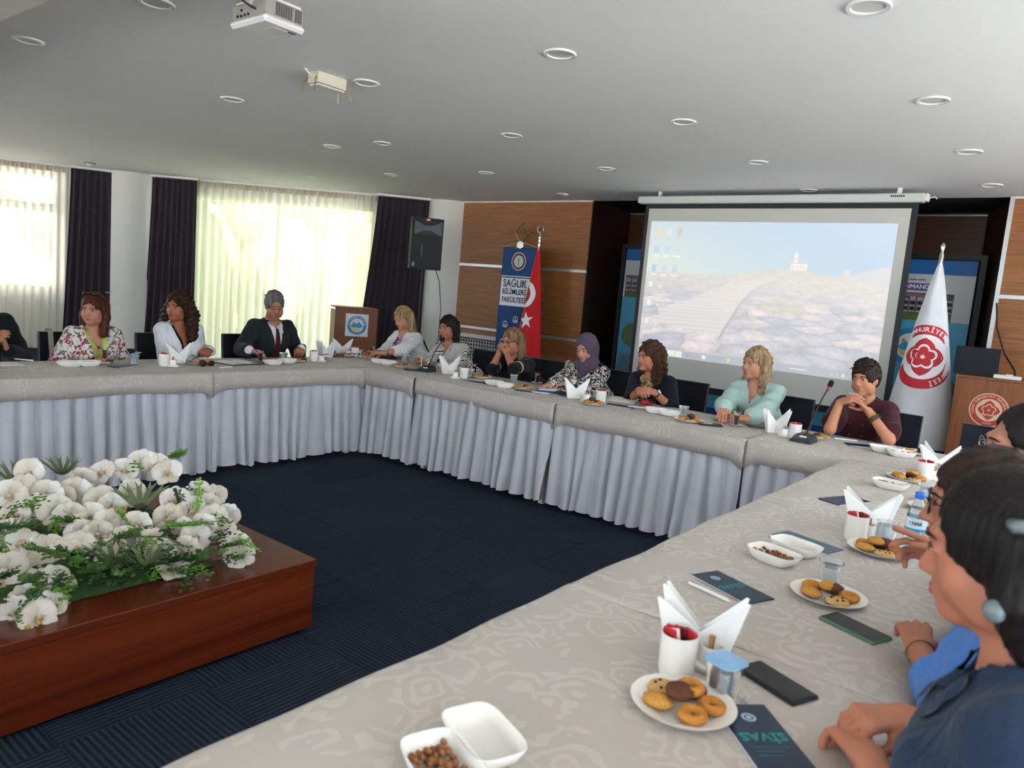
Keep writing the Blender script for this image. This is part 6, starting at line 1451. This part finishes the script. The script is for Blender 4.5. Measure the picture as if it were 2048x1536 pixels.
def ring_on(ctx, i, fr, r, m, name, thick=.003, wide=1.6):
    s0, e, w = ctx['arms'][i][:3]; p = e.lerp(w, fr); q = (w-e).to_track_quat('Z', 'Y').to_matrix().to_4x4(); mb = MB()
    mb.lathe([(r, -.5*wide*thick*2), (r+thick, -.4*wide*thick*2), (r+thick, .4*wide*thick*2), (r, .5*wide*thick*2)], 24, M=T(*p) @ q); return mb.build(name, m, ctx['o'], 50)
# ---------------------------------------------------------------- the participants
def pattern(name, kind):
    if name in MATS: return MATS[name]
    t = NT(name); v = t.co()
    if kind == 'floral':
        vo = t.n('ShaderNodeTexVoronoi'); vo.inputs['Scale'].default_value = 26; t.l(v, vo.inputs['Vector']); n = t.noise(v, 34, 3, .6, .8)
        c = t.ramp(t.math('FRACT', t.math('MULTIPLY', t.n('ShaderNodeSeparateColor').outputs[0], 1)) if False else vo.outputs['Color'], [(0, '#7a2f3d'), (.25, '#2f3550'), (.4, '#c0324f'), (.55, '#2c7c8a'), (.7, '#7d7b2e'), (.85, '#6a3a76'), (1, '#b86a2a')])
        dk = t.math('GREATER_THAN', n, .51); t.color(t.mix(dk, '#dcd6ce', c))
    elif kind == 'leaf':
        n = t.noise(t.co((1, 1, 1)), 22, 2, .5, 2.2); t.color(t.ramp(n, [(0, '#17161a'), (.49, '#17161a'), (.52, '#d4cfc4'), (1, '#dcd8ce')]))
    elif kind == 'stripe':
        w = t.wave(t.co(), 21, .5, 1, 1.0, dirn='X'); t.color(t.ramp(w, [(0, '#35363d'), (.22, '#3b3c43'), (.3, '#d4d0cb'), (1, '#dbd8d3')]))
    elif kind == 'scarf':
        n = t.noise(v, 30, 1, .5, 1.5); t.color(t.ramp(n, [(0, '#1d2342'), (.42, '#20284a'), (.46, '#8a2836'), (.56, '#a53040'), (.6, '#d8d4d0'), (.66, '#26305a')]))
    elif kind == 'chain':
        n = t.noise(v, 36, 1, .5, 1.5); t.color(t.ramp(n, [(0, '#3b2b17'), (.42, '#5a4522'), (.5, '#a68a4e'), (.58, '#d0c3a4'), (.66, '#4a3a20')]))
    t.bump(t.noise(v, 300, 2), .2, .002); MATS[name] = t.set(.8, spec=.25, sheen=.1); return MATS[name]
def cl(name, c):
    if name in MATS: return MATS[name]
    t = NT(name); v = t.co(); a = C(c); f = t.noise(v, 4, 3)
    t.color(t.mix(f, tuple(x*.85 for x in a), tuple(min(1, x*1.1) for x in a)))
    w = t.noise(t.co((1, 1, .6)), 20, 3, .5, 1.5); t.bump(t.math('ADD', w, t.math('MULTIPLY', t.noise(v, 320, 2), .06)), .55, .018)
    MATS[name] = t.set(.85, spec=.2, sheen=.08); return MATS[name]
def lapels(ctx, g, m, top, hw, dp, wid=.055):
    N = ctx['N']
    for s_ in (-1, 1):
        A = [(N.x+s_*hw*(1-.95*k/8), N.z+.03-(dp+.02)*k/8) for k in range(9)]; B = [(a[0]+s_*wid*math.sin(PI*min(1, .12+.88*k/8))**.6, a[1]-.01) for k, a in enumerate(A)]
        ctx['patch']('lapel', g, (A, B), m, .009, 4, 16)
def collar(ctx, g, m, hw=.06, dp=.075):
    N = ctx['N']
    for s_ in (-1, 1):
        A = [(N.x+s_*.012, N.z-.045), (N.x+s_*.04, N.z-.01), (N.x+s_*.062, N.z+.025)]; B = [(N.x+s_*.035, N.z-.1), (N.x+s_*.075, N.z-.07), (N.x+s_*.085, N.z-.01)]
        ctx['patch']('collar', g, (A, B), m, .011, 4, 8)
def buttons(ctx, g, m, zs, x=0, r=.006):
    for z in zs:
        xx = ctx['N'].x*.95+x; y = ctx['front'](g, xx, z); mb = MB(); mb.lathe([(0, 0), (r, 0), (r, .003), (0, .004)], 12, M=T(xx, y, z) @ Matrix.Rotation(-PI/2, 4, 'X')); mb.build('button', m, ctx['o'])
def watch(ctx, i, fr=.9, strap=None):
    ring_on(ctx, i, fr, .03, strap or STEEL, 'watch_strap', .003, 2.2)
    s0, e, w, d, n = ctx['arms'][i][:5]; p = e.lerp(w, fr); q = -(n-(w-e).normalized()*n.dot((w-e).normalized())).normalized(); MB().lathe([(0, 0), (.017, 0), (.017, .006), (0, .007)], 20, M=T(*(p+q*.031)) @ q.to_track_quat('Z', 'Y').to_matrix().to_4x4()).build('watch_face', mat('watch_dial', '#e3e0da', .2), ctx['o'], 50)
def earring(ctx, m, r=.011, drop=.035, ring=True):
    for s_ in (-1, 1):
        mb = MB()
        if ring: mb.tube([(s_*.079, -.008+r*math.cos(a), -.045-r+r*math.sin(a)) for a in [2*PI*k/14 for k in range(14)]], .0016, 6, close=True)
        else: mb.ball((s_*(.08+r*1.2), -.006, -.042-drop*.8), r, 12)
        ctx['hp']('earring', mb, m)
GOLD = mat('gold_jewellery', '#b58d45', .25, .03, metal=1)
def chainlet(ctx, g, dp=.1, m=None, r=.0016):
    N = ctx['N']; pts = []
    for k in range(13):
        a = k/12*2-1; x = N.x+a*.075; z = N.z+.0-dp*(1-a*a)**.8+.02*abs(a); pts.append(Vector((x, ctx['fy'](x, z)+.003, z)))
    mb = MB(); mb.tube(pts, r, 6); mb.build('necklace', m or GOLD, ctx['o'])
def skinfront(ctx):
    bm_ = ctx['body'].data; co_ = np.empty(len(bm_.vertices)*3, np.float32); bm_.vertices.foreach_get('co', co_); co_ = co_.reshape(-1, 3); S = ctx['S']
    def fy(x, z): m = (abs(co_[:, 0]-x) < .012) & (abs(co_[:, 2]-z) < .012) & (co_[:, 1] < S.y+.2); return float(co_[m, 1].max()) if m.any() else S.y+.08
    ctx['fy'] = fy
HB = hair_mat
PB, PA, PC = PI/2, PI, 0
def V3(p, dx=0, dy=0, dz=0): return (p.x+dx, p.y+dy, p.z+dz)
# --- far row
def c_suit0(x): j, g = x['garment']('jacket', cl('black_suit', '#15171a'), .02, 1.95, (.08, .3, 'V'), seed=2)
person('man at the left edge in a dark jacket, hands raised together', (1.70, 6.1), PA, (1.72, 5.92, 1.22), 10, 5, 0, True, '#a9745a', (ony(14, 700, 5.85), ony(-16, 695, 5.85)), dict(fns=[lambda x: x['garment']('shirt', cl('white_shirt', '#d5d5d8'), .008, 1.9, (.05, .06, 'V'), seed=1), c_suit0]), dict(fn=h_short, m=HB('hair_black', '#0d0b0a', '#2a2320')), lips='#8a5348', hand_pose=(dict(d=(-.3, -.3, .8), n=(-1, .2, 0), curl=.6), dict(d=(.3, -.3, .8), n=(1, .2, 0), curl=.6)), chair_lab='of the man at the left edge')
def c_floral(x):
    skinfront(x); x['garment']('top', cl('lime_top', '#b3bd6a'), .008, .1, (.075, .17, 'V'), arms_on=(0, 0), fold=.0015, seed=3); j, g = x['garment']('jacket', pattern('floral_jacket', 'floral'), .022, 1.95, (.105, .36, 'V'), fold=.005, seed=4)
    lapels(x, g, pattern('floral_jacket', 'floral'), 0, .105, .3, .05); chainlet(x, g, .12, None)
    N = x['N']; mb = MB(); mb.ball((N.x, x['fy'](N.x, N.z-.12)+.006, N.z-.125), .007, 10); mb.build('pendant', BLACK, x['o'])
def e_sung(x):
    mb = MB()
    for s_ in (-1, 1): mb.ball((s_*.035, .05, .125), (.028, .02, .014), 12)
    mb.tube([(-.062, .045, .12), (-.085, -.0, .085), (-.086, -.05, .06)], .003, 6); mb.tube([(.062, .045, .12), (.085, -.0, .085), (.086, -.05, .06)], .003, 6); x['hp']('sunglasses', mb, mat('dark_lens', '#1b1a1c', .08))
person('woman in a white floral jacket over a lime top, sunglasses on her head', (2.5, 6.12), PA, ony(187, 618, 5.95), 24, 4, -2, skin='#b9826a', cloth=dict(fns=[c_floral]), hair=dict(fn=h_long, m=HB('hair_auburn', '#2d130c', '#5f2d1b'), len=.215, vol=.032, front=(.7, .6), line=.06, side=.056), lips='#a3544e', extra=e_sung, chair_lab='of the woman in the floral jacket', smile=.6)
def c_blazer(x):
    x['garment']('top', cl('black_top', '#121214'), .008, .1, (.07, .2, 'V'), arms_on=(0, 0), fold=.001, seed=5); j, g = x['garment']('blazer', cl('white_blazer', '#d9dade'), .021, 1.93, (.095, .35, 'V'), fold=.0045, seed=6); lapels(x, g, cl('white_blazer', '#d9dade'), 0, .095, .3, .06); earring(x, GOLD, .018)
p = at(414, 703, .825)
person('smiling woman in a white blazer with voluminous curly dark hair', (3.24, 6.12), PA, ony(357, 613, 5.95), 38, 2, -6, skin='#a4664a', hands=(V3(p, .075, .07), V3(p, -.07, .075)), hand_pose=(dict(d=(-.75, -.6, .05), n=(-.3, .3, -.8), curl=.75), dict(d=(.75, -.65, .05), n=(.3, .3, -.8), curl=.75)), cloth=dict(fns=[c_blazer]), hair=dict(fn=h_curly, m=HB('hair_dark_curl', '#140b08', '#46281a'), len=.27, w=.15, n=80), lips='#a11f28', chair_lab='of the woman in the white blazer', smile=1.5)
def c_suit(x):
    s_, gs = x['garment']('shirt', cl('white_shirt', '#d5d5d8'), .009, 2.0, (.045, .05, 'V'), fold=.0015, seed=7); collar(x, gs, cl('white_shirt', '#d5d5d8'))
    j, g = x['garment']('suit_jacket', cl('dark_green_suit', '#20262a'), .024, 1.9, (.085, .36, 'V'), fold=.005, seed=8); lapels(x, g, cl('dark_green_suit', '#20262a'), 0, .085, .32, .06)
    N = x['N']; A = [(N.x-.016, N.z-.03), (N.x-.014, N.z-.06), (N.x-.026, N.z-.2), (N.x-.036, N.z-.38)]; B = [(N.x+.016, N.z-.03), (N.x+.014, N.z-.06), (N.x+.026, N.z-.2), (N.x+.036, N.z-.38)]; x['patch']('necktie', gs, (A, B), cl('burgundy_tie', '#4a141d'), .012, 5, 24)
person('grey-haired man in a dark suit and burgundy tie looking down', (4.04, 6.12), PA, ony(549, 611, 5.92), -14, 15, 4, True, '#ab7359', (ony(603, 697, 5.72), ony(498, 700, 5.62)), dict(fns=[c_suit]), dict(fn=h_short, m=HB('hair_grey', '#3a3a3b', '#7b7a78'), t=.012, line=.082, quiff=1, tuft=2), lips='#8f5549', eyes='down', hand_pose=(dict(d=(-.6, -.75, -.15), n=(-.2, .3, -.9), curl=1.1, thumb=.8), dict(d=(.75, -.6, -.15), n=(.0, .2, -1), curl=.5)), extra=lambda x: glasses(x, STEEL, .021, .0012), chair_lab='of the suited man', hs=1.0)
# --- right row, below the screen
def c_blond(x):
    s_, g = x['garment']('blouse', cl('white_blouse', '#d9d8d8'), .018, 1.35, (.07, .09, 'V'), fold=.006, sl_r=1.25, seed=9); N = x['N']
    A = [(N.x-.035, N.z+.0), (N.x-.045, N.z-.07), (N.x-.05, N.z-.16), (N.x-.04, N.z-.24)]; B = [(N.x+.035, N.z+.0), (N.x+.045, N.z-.07), (N.x+.03, N.z-.16), (N.x+.03, N.z-.24)]; x['patch']('neck_scarf', g, (A, B), pattern('red_navy_scarf', 'scarf'), .014, 8, 16); watch(x, 0, .9)
person('blonde woman in a white blouse reaching over her plate', (5.6, 5.42), PB, onx(806, 636, 5.40), 48, 18, 6, skin='#bb866e', hands=(onx(768, 706, 4.98), onx(752, 704, 5.06)), hand_pose=(dict(d=(-.45, .85, -.1), n=(0, .1, -1), curl=.5), dict(d=(-.55, .75, -.1), n=(.2, .0, -1), curl=.6)), cloth=dict(fns=[c_blond]), hair=dict(fn=h_long, m=HB('hair_streaked_blonde', '#4a3522', '#c3a274', .5), len=.21, vol=.033, front=(.8, .9), line=.066, flare=.01), lips='#a35a52', eyes='down', chair_lab='of the blonde woman in white')
def c_stripe(x):
    s_, g = x['garment']('striped_shirt', pattern('black_white_stripe', 'stripe'), .016, 1.9, (.075, .13, 'V'), fold=.004, seed=10, sl_r=1.1); collar(x, g, pattern('black_white_stripe', 'stripe')); earring(x, STEEL, .006, ring=False)
    pk = x['patch']('pocket', g, ([(x['N'].x-.11, x['N'].z-.14), (x['N'].x-.11, x['N'].z-.22)], [(x['N'].x-.04, x['N'].z-.14), (x['N'].x-.04, x['N'].z-.22)]), pattern('black_white_stripe', 'stripe'), .007, 4, 6); skinfront(x); chainlet(x, g, .1)
person('woman in a black and white striped shirt with dark bobbed hair, holding a pen', (5.6, 4.86), PB, onx(896, 655, 5.42), 40, 5, 3, skin='#a9735a', hands=(onx(878, 735, 5.06), onx(851, 728, 5.02)), hand_pose=(dict(d=(-.6, .6, -.1), n=(0, .2, -1), curl=.6), dict(d=(-.55, .45, .3), n=(-.3, -.5, -.5), curl=[.8, .9, 1.1, 1.2], thumb=.9)), cloth=dict(fns=[c_stripe]), hair=dict(fn=h_long, m=HB('hair_black_bob', '#0c0909', '#2a1f1c'), len=.15, vol=.04, front=(.3, .3), line=.062, flare=.015, wavy=1), lips='#9c443f', chair_lab='of the woman in the striped shirt')
pn = thing('pen', 'white pen held upright by the woman in the striped shirt', 'pen', onx(843, 735, 4.95), 0, 'pens'); mb = MB(); mb.tube([(0, 0, -.0), (-.01, .005, .11)], .0048, 8); mb.build('barrel', WPLAS, pn)
def c_black(x):
    s_, g = x['garment']('black_blouse', cl('black_blouse', '#17171a'), .018, (1.02, 1.02), (.055, .06, 'V'), fold=.005, sl_r=.92, seed=11); ring_on(x, 0, .85, .027, GOLD, 'bracelet', .0015, 1)
    for i in (0, 1):
        s0, e = x['arms'][i][:2]; p = s0.lerp(e, .72); q = (e-s0).to_track_quat('Z', 'Y').to_matrix().to_4x4(); mb = MB(); mb.lathe([(.0535, -.016), (.056, -.014), (.056, .014), (.0535, .016)], 28, M=T(*p) @ q); mb.build('sleeve_band', cl('beige_band', '#b5ab98'), x['o'], 50)
hm = onx(1004, 688, 5.22)
person('woman in black with glasses, clasped hands held to her mouth', (5.6, 4.06), PB, onx(1025, 682, 5.36), 44, 12, 4, skin='#b47b62', hands=(V3(hm, .045, -.03, -.085), V3(hm, .045, .055, -.08)), elbows=(onx(1026, 737, 5.12), onx(984, 738, 5.12)), hand_pose=(dict(d=(-.25, .45, .8), n=(.2, 1, 0), curl=.85), dict(d=(-.25, -.45, .8), n=(.2, -1, 0), curl=.85)), cloth=dict(fns=[c_black]), hair=dict(fn=h_long, m=HB('hair_ombre', '#2a1c14', '#9b7b58', .5), len=.26, vol=.03, front=(.9, .4), line=.068), extra=lambda x: glasses(x, BLACK, .024, .0026), chair_lab='of the woman in black with glasses')
def c_leaf(x): x['garment']('patterned_jacket', pattern('black_white_leaf', 'leaf'), .02, 1.93, (.05, .04, 'V'), fold=.005, seed=12, sl_r=1.15)
person('woman in a mauve headscarf and black and white leaf-print jacket, reading', (5.6, 3.36), PB, onx(1173, 696, 5.42), 34, 16, 3, skin='#bd8d77', hands=(onx(1135, 766, 5.06), onx(1105, 768, 4.98)), hand_pose=(dict(d=(-.6, .6, -.2), n=(0, 0, -1), curl=.4), dict(d=(-.7, .45, -.2), n=(0, 0, -1), curl=.35)), cloth=dict(fns=[c_leaf]), hair=dict(fn=h_hijab, m=cl('mauve_satin_scarf', '#584a5c'), brow=0), lips='#a0645a', eyes='down', chair_lab='of the woman in the headscarf')
def c_navy(x):
    x['garment']('blouse', pattern('gold_chain_scarf', 'chain'), .008, .1, (.05, .04, 'V'), arms_on=(0, 0), fold=.001, seed=13); s_, g = x['garment']('navy_blazer', cl('navy_blazer', '#131626'), .021, 1.25, (.085, .33, 'V'), fold=.004, seed=14, sl_r=1.1)
    mb = MB(); N = x['N']; mb.tube([(N.x+.075*math.cos(a), N.y+.012+.075*math.sin(a), N.z+.0-.05*max(0, math.sin(a))) for a in [2*PI*k/18 for k in range(18)]], .02, 8, close=True); mb.build('neck_scarf', pattern('gold_chain_scarf', 'chain'), x['o'], 50)
    watch(x, 0, .9, mat('brown_strap', '#3b2a1c', .5)); ring_on(x, 1, .9, .028, BLACK, 'bracelet', .003, 1.5); y = x['front'](g, N.x-.11, N.z-.2); mb = MB(); mb.ball((N.x-.11, y+.006, N.z-.2), (.014, .004, .012), 10); mb.build('brooch', GOLD, x['o'])
p = onx(1283, 783, 5.02)
person('woman in a navy blazer with a gold patterned scarf, hands clasped', (5.6, 2.72), PB, onx(1300, 713, 5.40), 54, 2, -2, skin='#b67b60', hands=(V3(p, .07, -.07, .0), V3(p, .07, .06, .0)), hand_pose=(dict(d=(-.6, .7, .15), n=(.2, .5, -.7), curl=.7), dict(d=(-.6, -.65, .1), n=(.2, -.5, -.7), curl=.75)), cloth=dict(fns=[c_navy]), hair=dict(fn=h_curly, m=HB('hair_brown_curl', '#1d110b', '#5b3a26'), len=.22, w=.095, n=46, line=.066), lips='#a03b3a', chair_lab='of the woman in the navy blazer', smile=1)
def c_mint(x):
    s_, g = x['garment']('mint_shirt', cl('mint_shirt', '#a9c4bd'), .021, (1.75, 1.9), (.075, .14, 'V'), fold=.0065, seed=15, sl_r=1.3); collar(x, g, cl('mint_shirt', '#a9c4bd')); watch(x, 0, .93, GOLD); skinfront(x); chainlet(x, g, .09); earring(x, GOLD, .005, ring=False)
    N = x['N']; x['patch']('placket', g, ([(N.x-.014, N.z-.15), (N.x-.014, N.z-.3)], [(N.x+.014, N.z-.15), (N.x+.014, N.z-.3)]), cl('mint_shirt', '#a9c4bd'), .006, 3, 10)
person('woman in a mint green shirt with wavy blonde hair, holding a tea glass', (5.6, 1.86), PB, onx(1511, 726, 5.40), 44, 3, -3, skin='#c08a6f', hands=(onx(1495, 838, 4.98), onx(1448, 815, 5.0)), hand_pose=(dict(d=(-.35, .85, .1), n=(.2, .3, -.8), curl=.7), dict(d=(-.85, -.25, -.35), n=(0, 0, -1), curl=.45)), cloth=dict(fns=[c_mint]), hair=dict(fn=h_long, m=HB('hair_ash_blonde', '#4b3a28', '#bfa077', .5), len=.25, vol=.032, front=(.5, .7), line=.064, wavy=1, locks=26, helix=1.6, flare=.02), lips='#b25a52', chair_lab='of the woman in the mint shirt', smile=1)
tea(1471, 853, 'held by the mint-shirted woman')
def c_maroon(x):
    s_, g = x['garment']('maroon_top', cl('maroon_knit', '#3d161d'), .02, .72, (.05, .05, 'V'), fold=.004, seed=16, sl_r=1.15); N = x['N']; buttons(x, g, mat('maroon_button', '#5b3036', .4), (N.z-.14, N.z-.22, N.z-.3), .05); buttons(x, g, mat('maroon_button', '#5b3036', .4), (N.z-.14, N.z-.22, N.z-.3), -.03)
    ring_on(x, 0, .86, .031, GOLD, 'bracelet', .002, 1); ring_on(x, 0, .76, .034, mat('leather_bracelet', '#4a3826', .6), 'bracelet', .004, 2); ring_on(x, 0, .68, .035, mat('leather_bracelet', '#4a3826', .6), 'bracelet', .0035, 1.6)
gm = onx(1702, 798, 5.16)
person('woman in a maroon short-sleeved top drinking from a glass with both hands', (5.6, 1.12), PB, onx(1731, 757, 5.38), 28, 4, 3, skin='#bb8263', hands=(onx(1737, 822, 5.18), onx(1679, 806, 5.14)), elbows=(onx(1778, 880, 5.16), onx(1660, 858, 5.1)), hand_pose=(dict(d=(-.15, .75, .55), n=(-.2, .3, -.5), curl=.55, thumb=.7), dict(d=(-.1, -.75, .45), n=(.4, -.2, -.5), curl=.5, thumb=.7)), cloth=dict(fns=[c_maroon]), hair=dict(fn=h_short, m=HB('hair_black_crop', '#0f0b0a', '#33241d'), t=.017, quiff=1, tuft=1, line=.055, curly=.003), lips='#9c5a50', chair_lab='of the woman in maroon')
dg = thing('drinking_glass', 'clear water glass held to the lips by the woman in maroon', 'tumbler', V3(gm, 0, 0, -.035), 0, 'water tumblers')
for nm, me, m_2, _ in proto('water0', lambda: mk_water(0)): q = obj(nm, me, m_2, dg); q.matrix_local = Matrix.Rotation(math.radians(25), 4, 'Y') @ T(0, 0, -.0)
# --- near row (right side)
def c_c3(x): x['garment']('blouse', cl('grey_lilac_blouse', '#8e8a9a'), .02, 1.9, (.06, .07, 'V'), fold=.004, seed=17)
person('woman at the far end of the right row with tied-back dark hair and thin glasses', (2.42, -.06), PC, onx(2052, 898, 2.40), 72, 0, 0, skin='#b07c66', cloth=dict(fns=[c_c3]), hair=dict(fn=h_tied, m=HB('hair_black_tied', '#0b0909', '#241c1a')), extra=lambda x: glasses(x, STEEL, .024, .0014), chair_lab='of the woman with tied-back hair', hands=(None, None))
def c_c2(x): x['garment']('blue_shirt', cl('blue_denim_shirt', '#4a78bd'), .022, (1.5, 1.6), (.06, .1, 'V'), fold=.006, seed=18, sl_r=1.15); ring_on(x, 0, .97, .029, GOLD, 'bracelet', .0015, 1); 
person('woman in a blue shirt with dark hair and glasses, one hand raised', (1.78, -.08), PC, onx(1966, 1016, 1.78), 84, 2, 0, skin='#a87059', hands=(at(1838, 1302, .825), onx(1912, 1128, 2.0)), elbows=(at(1915, 1425, .80), None), lean=-.05, hand_pose=(dict(d=(.85, .3, .28), n=(.2, 0, -1), curl=[.55, .6, .65, .7]), dict(d=(-.1, .95, .25), n=(-.8, .2, -.4), curl=[.15, .5, .7, .8], spread=.14)), cloth=dict(fns=[c_c2]), hair=dict(fn=h_short, m=HB('hair_dark_brown', '#120c0a', '#3a2820'), t=.016, line=.06, curly=.004), extra=lambda x: glasses(x, BLACK, .024, .0018), chair_lab='of the woman in the blue shirt', fine=.0045)
def c_c1(x):
    s_, g = x['garment']('navy_shirt', cl('navy_shirt', '#22334a'), .022, (1.15, 1.3), (.065, .1, 'V'), fold=.005, seed=19, sl_r=1.2); collar(x, g, cl('navy_shirt', '#22334a')); earring(x, mat('pearl_grey_stone', '#6f787c', .15, .4, 60), .017, .03, False)
    s0, e = x['arms'][0][:2]; d = (e-s0).normalized(); q = s0.lerp(e, .8); nrm = Vector((-1, 0, .2)); nrm = (nrm-d*nrm.dot(d)).normalized(); MB().lathe([(0, 0), (.008, 0), (.008, .004), (0, .005)], 16, M=T(*(q+nrm*.084)) @ nrm.to_track_quat('Z', 'Y').to_matrix().to_4x4()).build('button', mat('pearl_button', '#d9dde0', .25), x['o'], 50)
p = at(1700, 1450, .82)
c1x = person('woman nearest the camera in a navy shirt with black bobbed hair and a stone earring', (1.17, -.14), PC, onx(2006, 1106, 1.21), 97, 8, 2, skin='#b0735a', hands=(V3(p, -.09, -.05, .0), V3(p, .06, -.07, .02)), hand_pose=(dict(d=(.8, .55, -.05), n=(.1, .2, -1), curl=.7), dict(d=(-.75, .6, .05), n=(-.2, .2, -.9), curl=.85, thumb=.8)), cloth=dict(fns=[c_c1]), hair=dict(fn=h_long, m=HB('hair_jet_black', '#080707', '#1d1817'), len=.12, vol=.022, front=(.0, .0), line=.07, side=.064, sidecut=0), lips='#8c3a38', chair_lab='of the woman nearest the camera', fine=.0036, hs=.89)
mb = MB(); mb.box((-.03, -.012, -.008), (.03, .012, .008), T(-.092, -.03, .06) @ Rz(.3), bev=.004); c1x['hp']('hair_clip', mb, mat('grey_clip', '#5f6a6a', .3))
# empty chairs
chair(5.62, .42, PB, 'standing empty at the end of the right row, before the lectern')
chair(5.62, 4.44, PB, 'standing empty between the striped shirt and the woman in black')
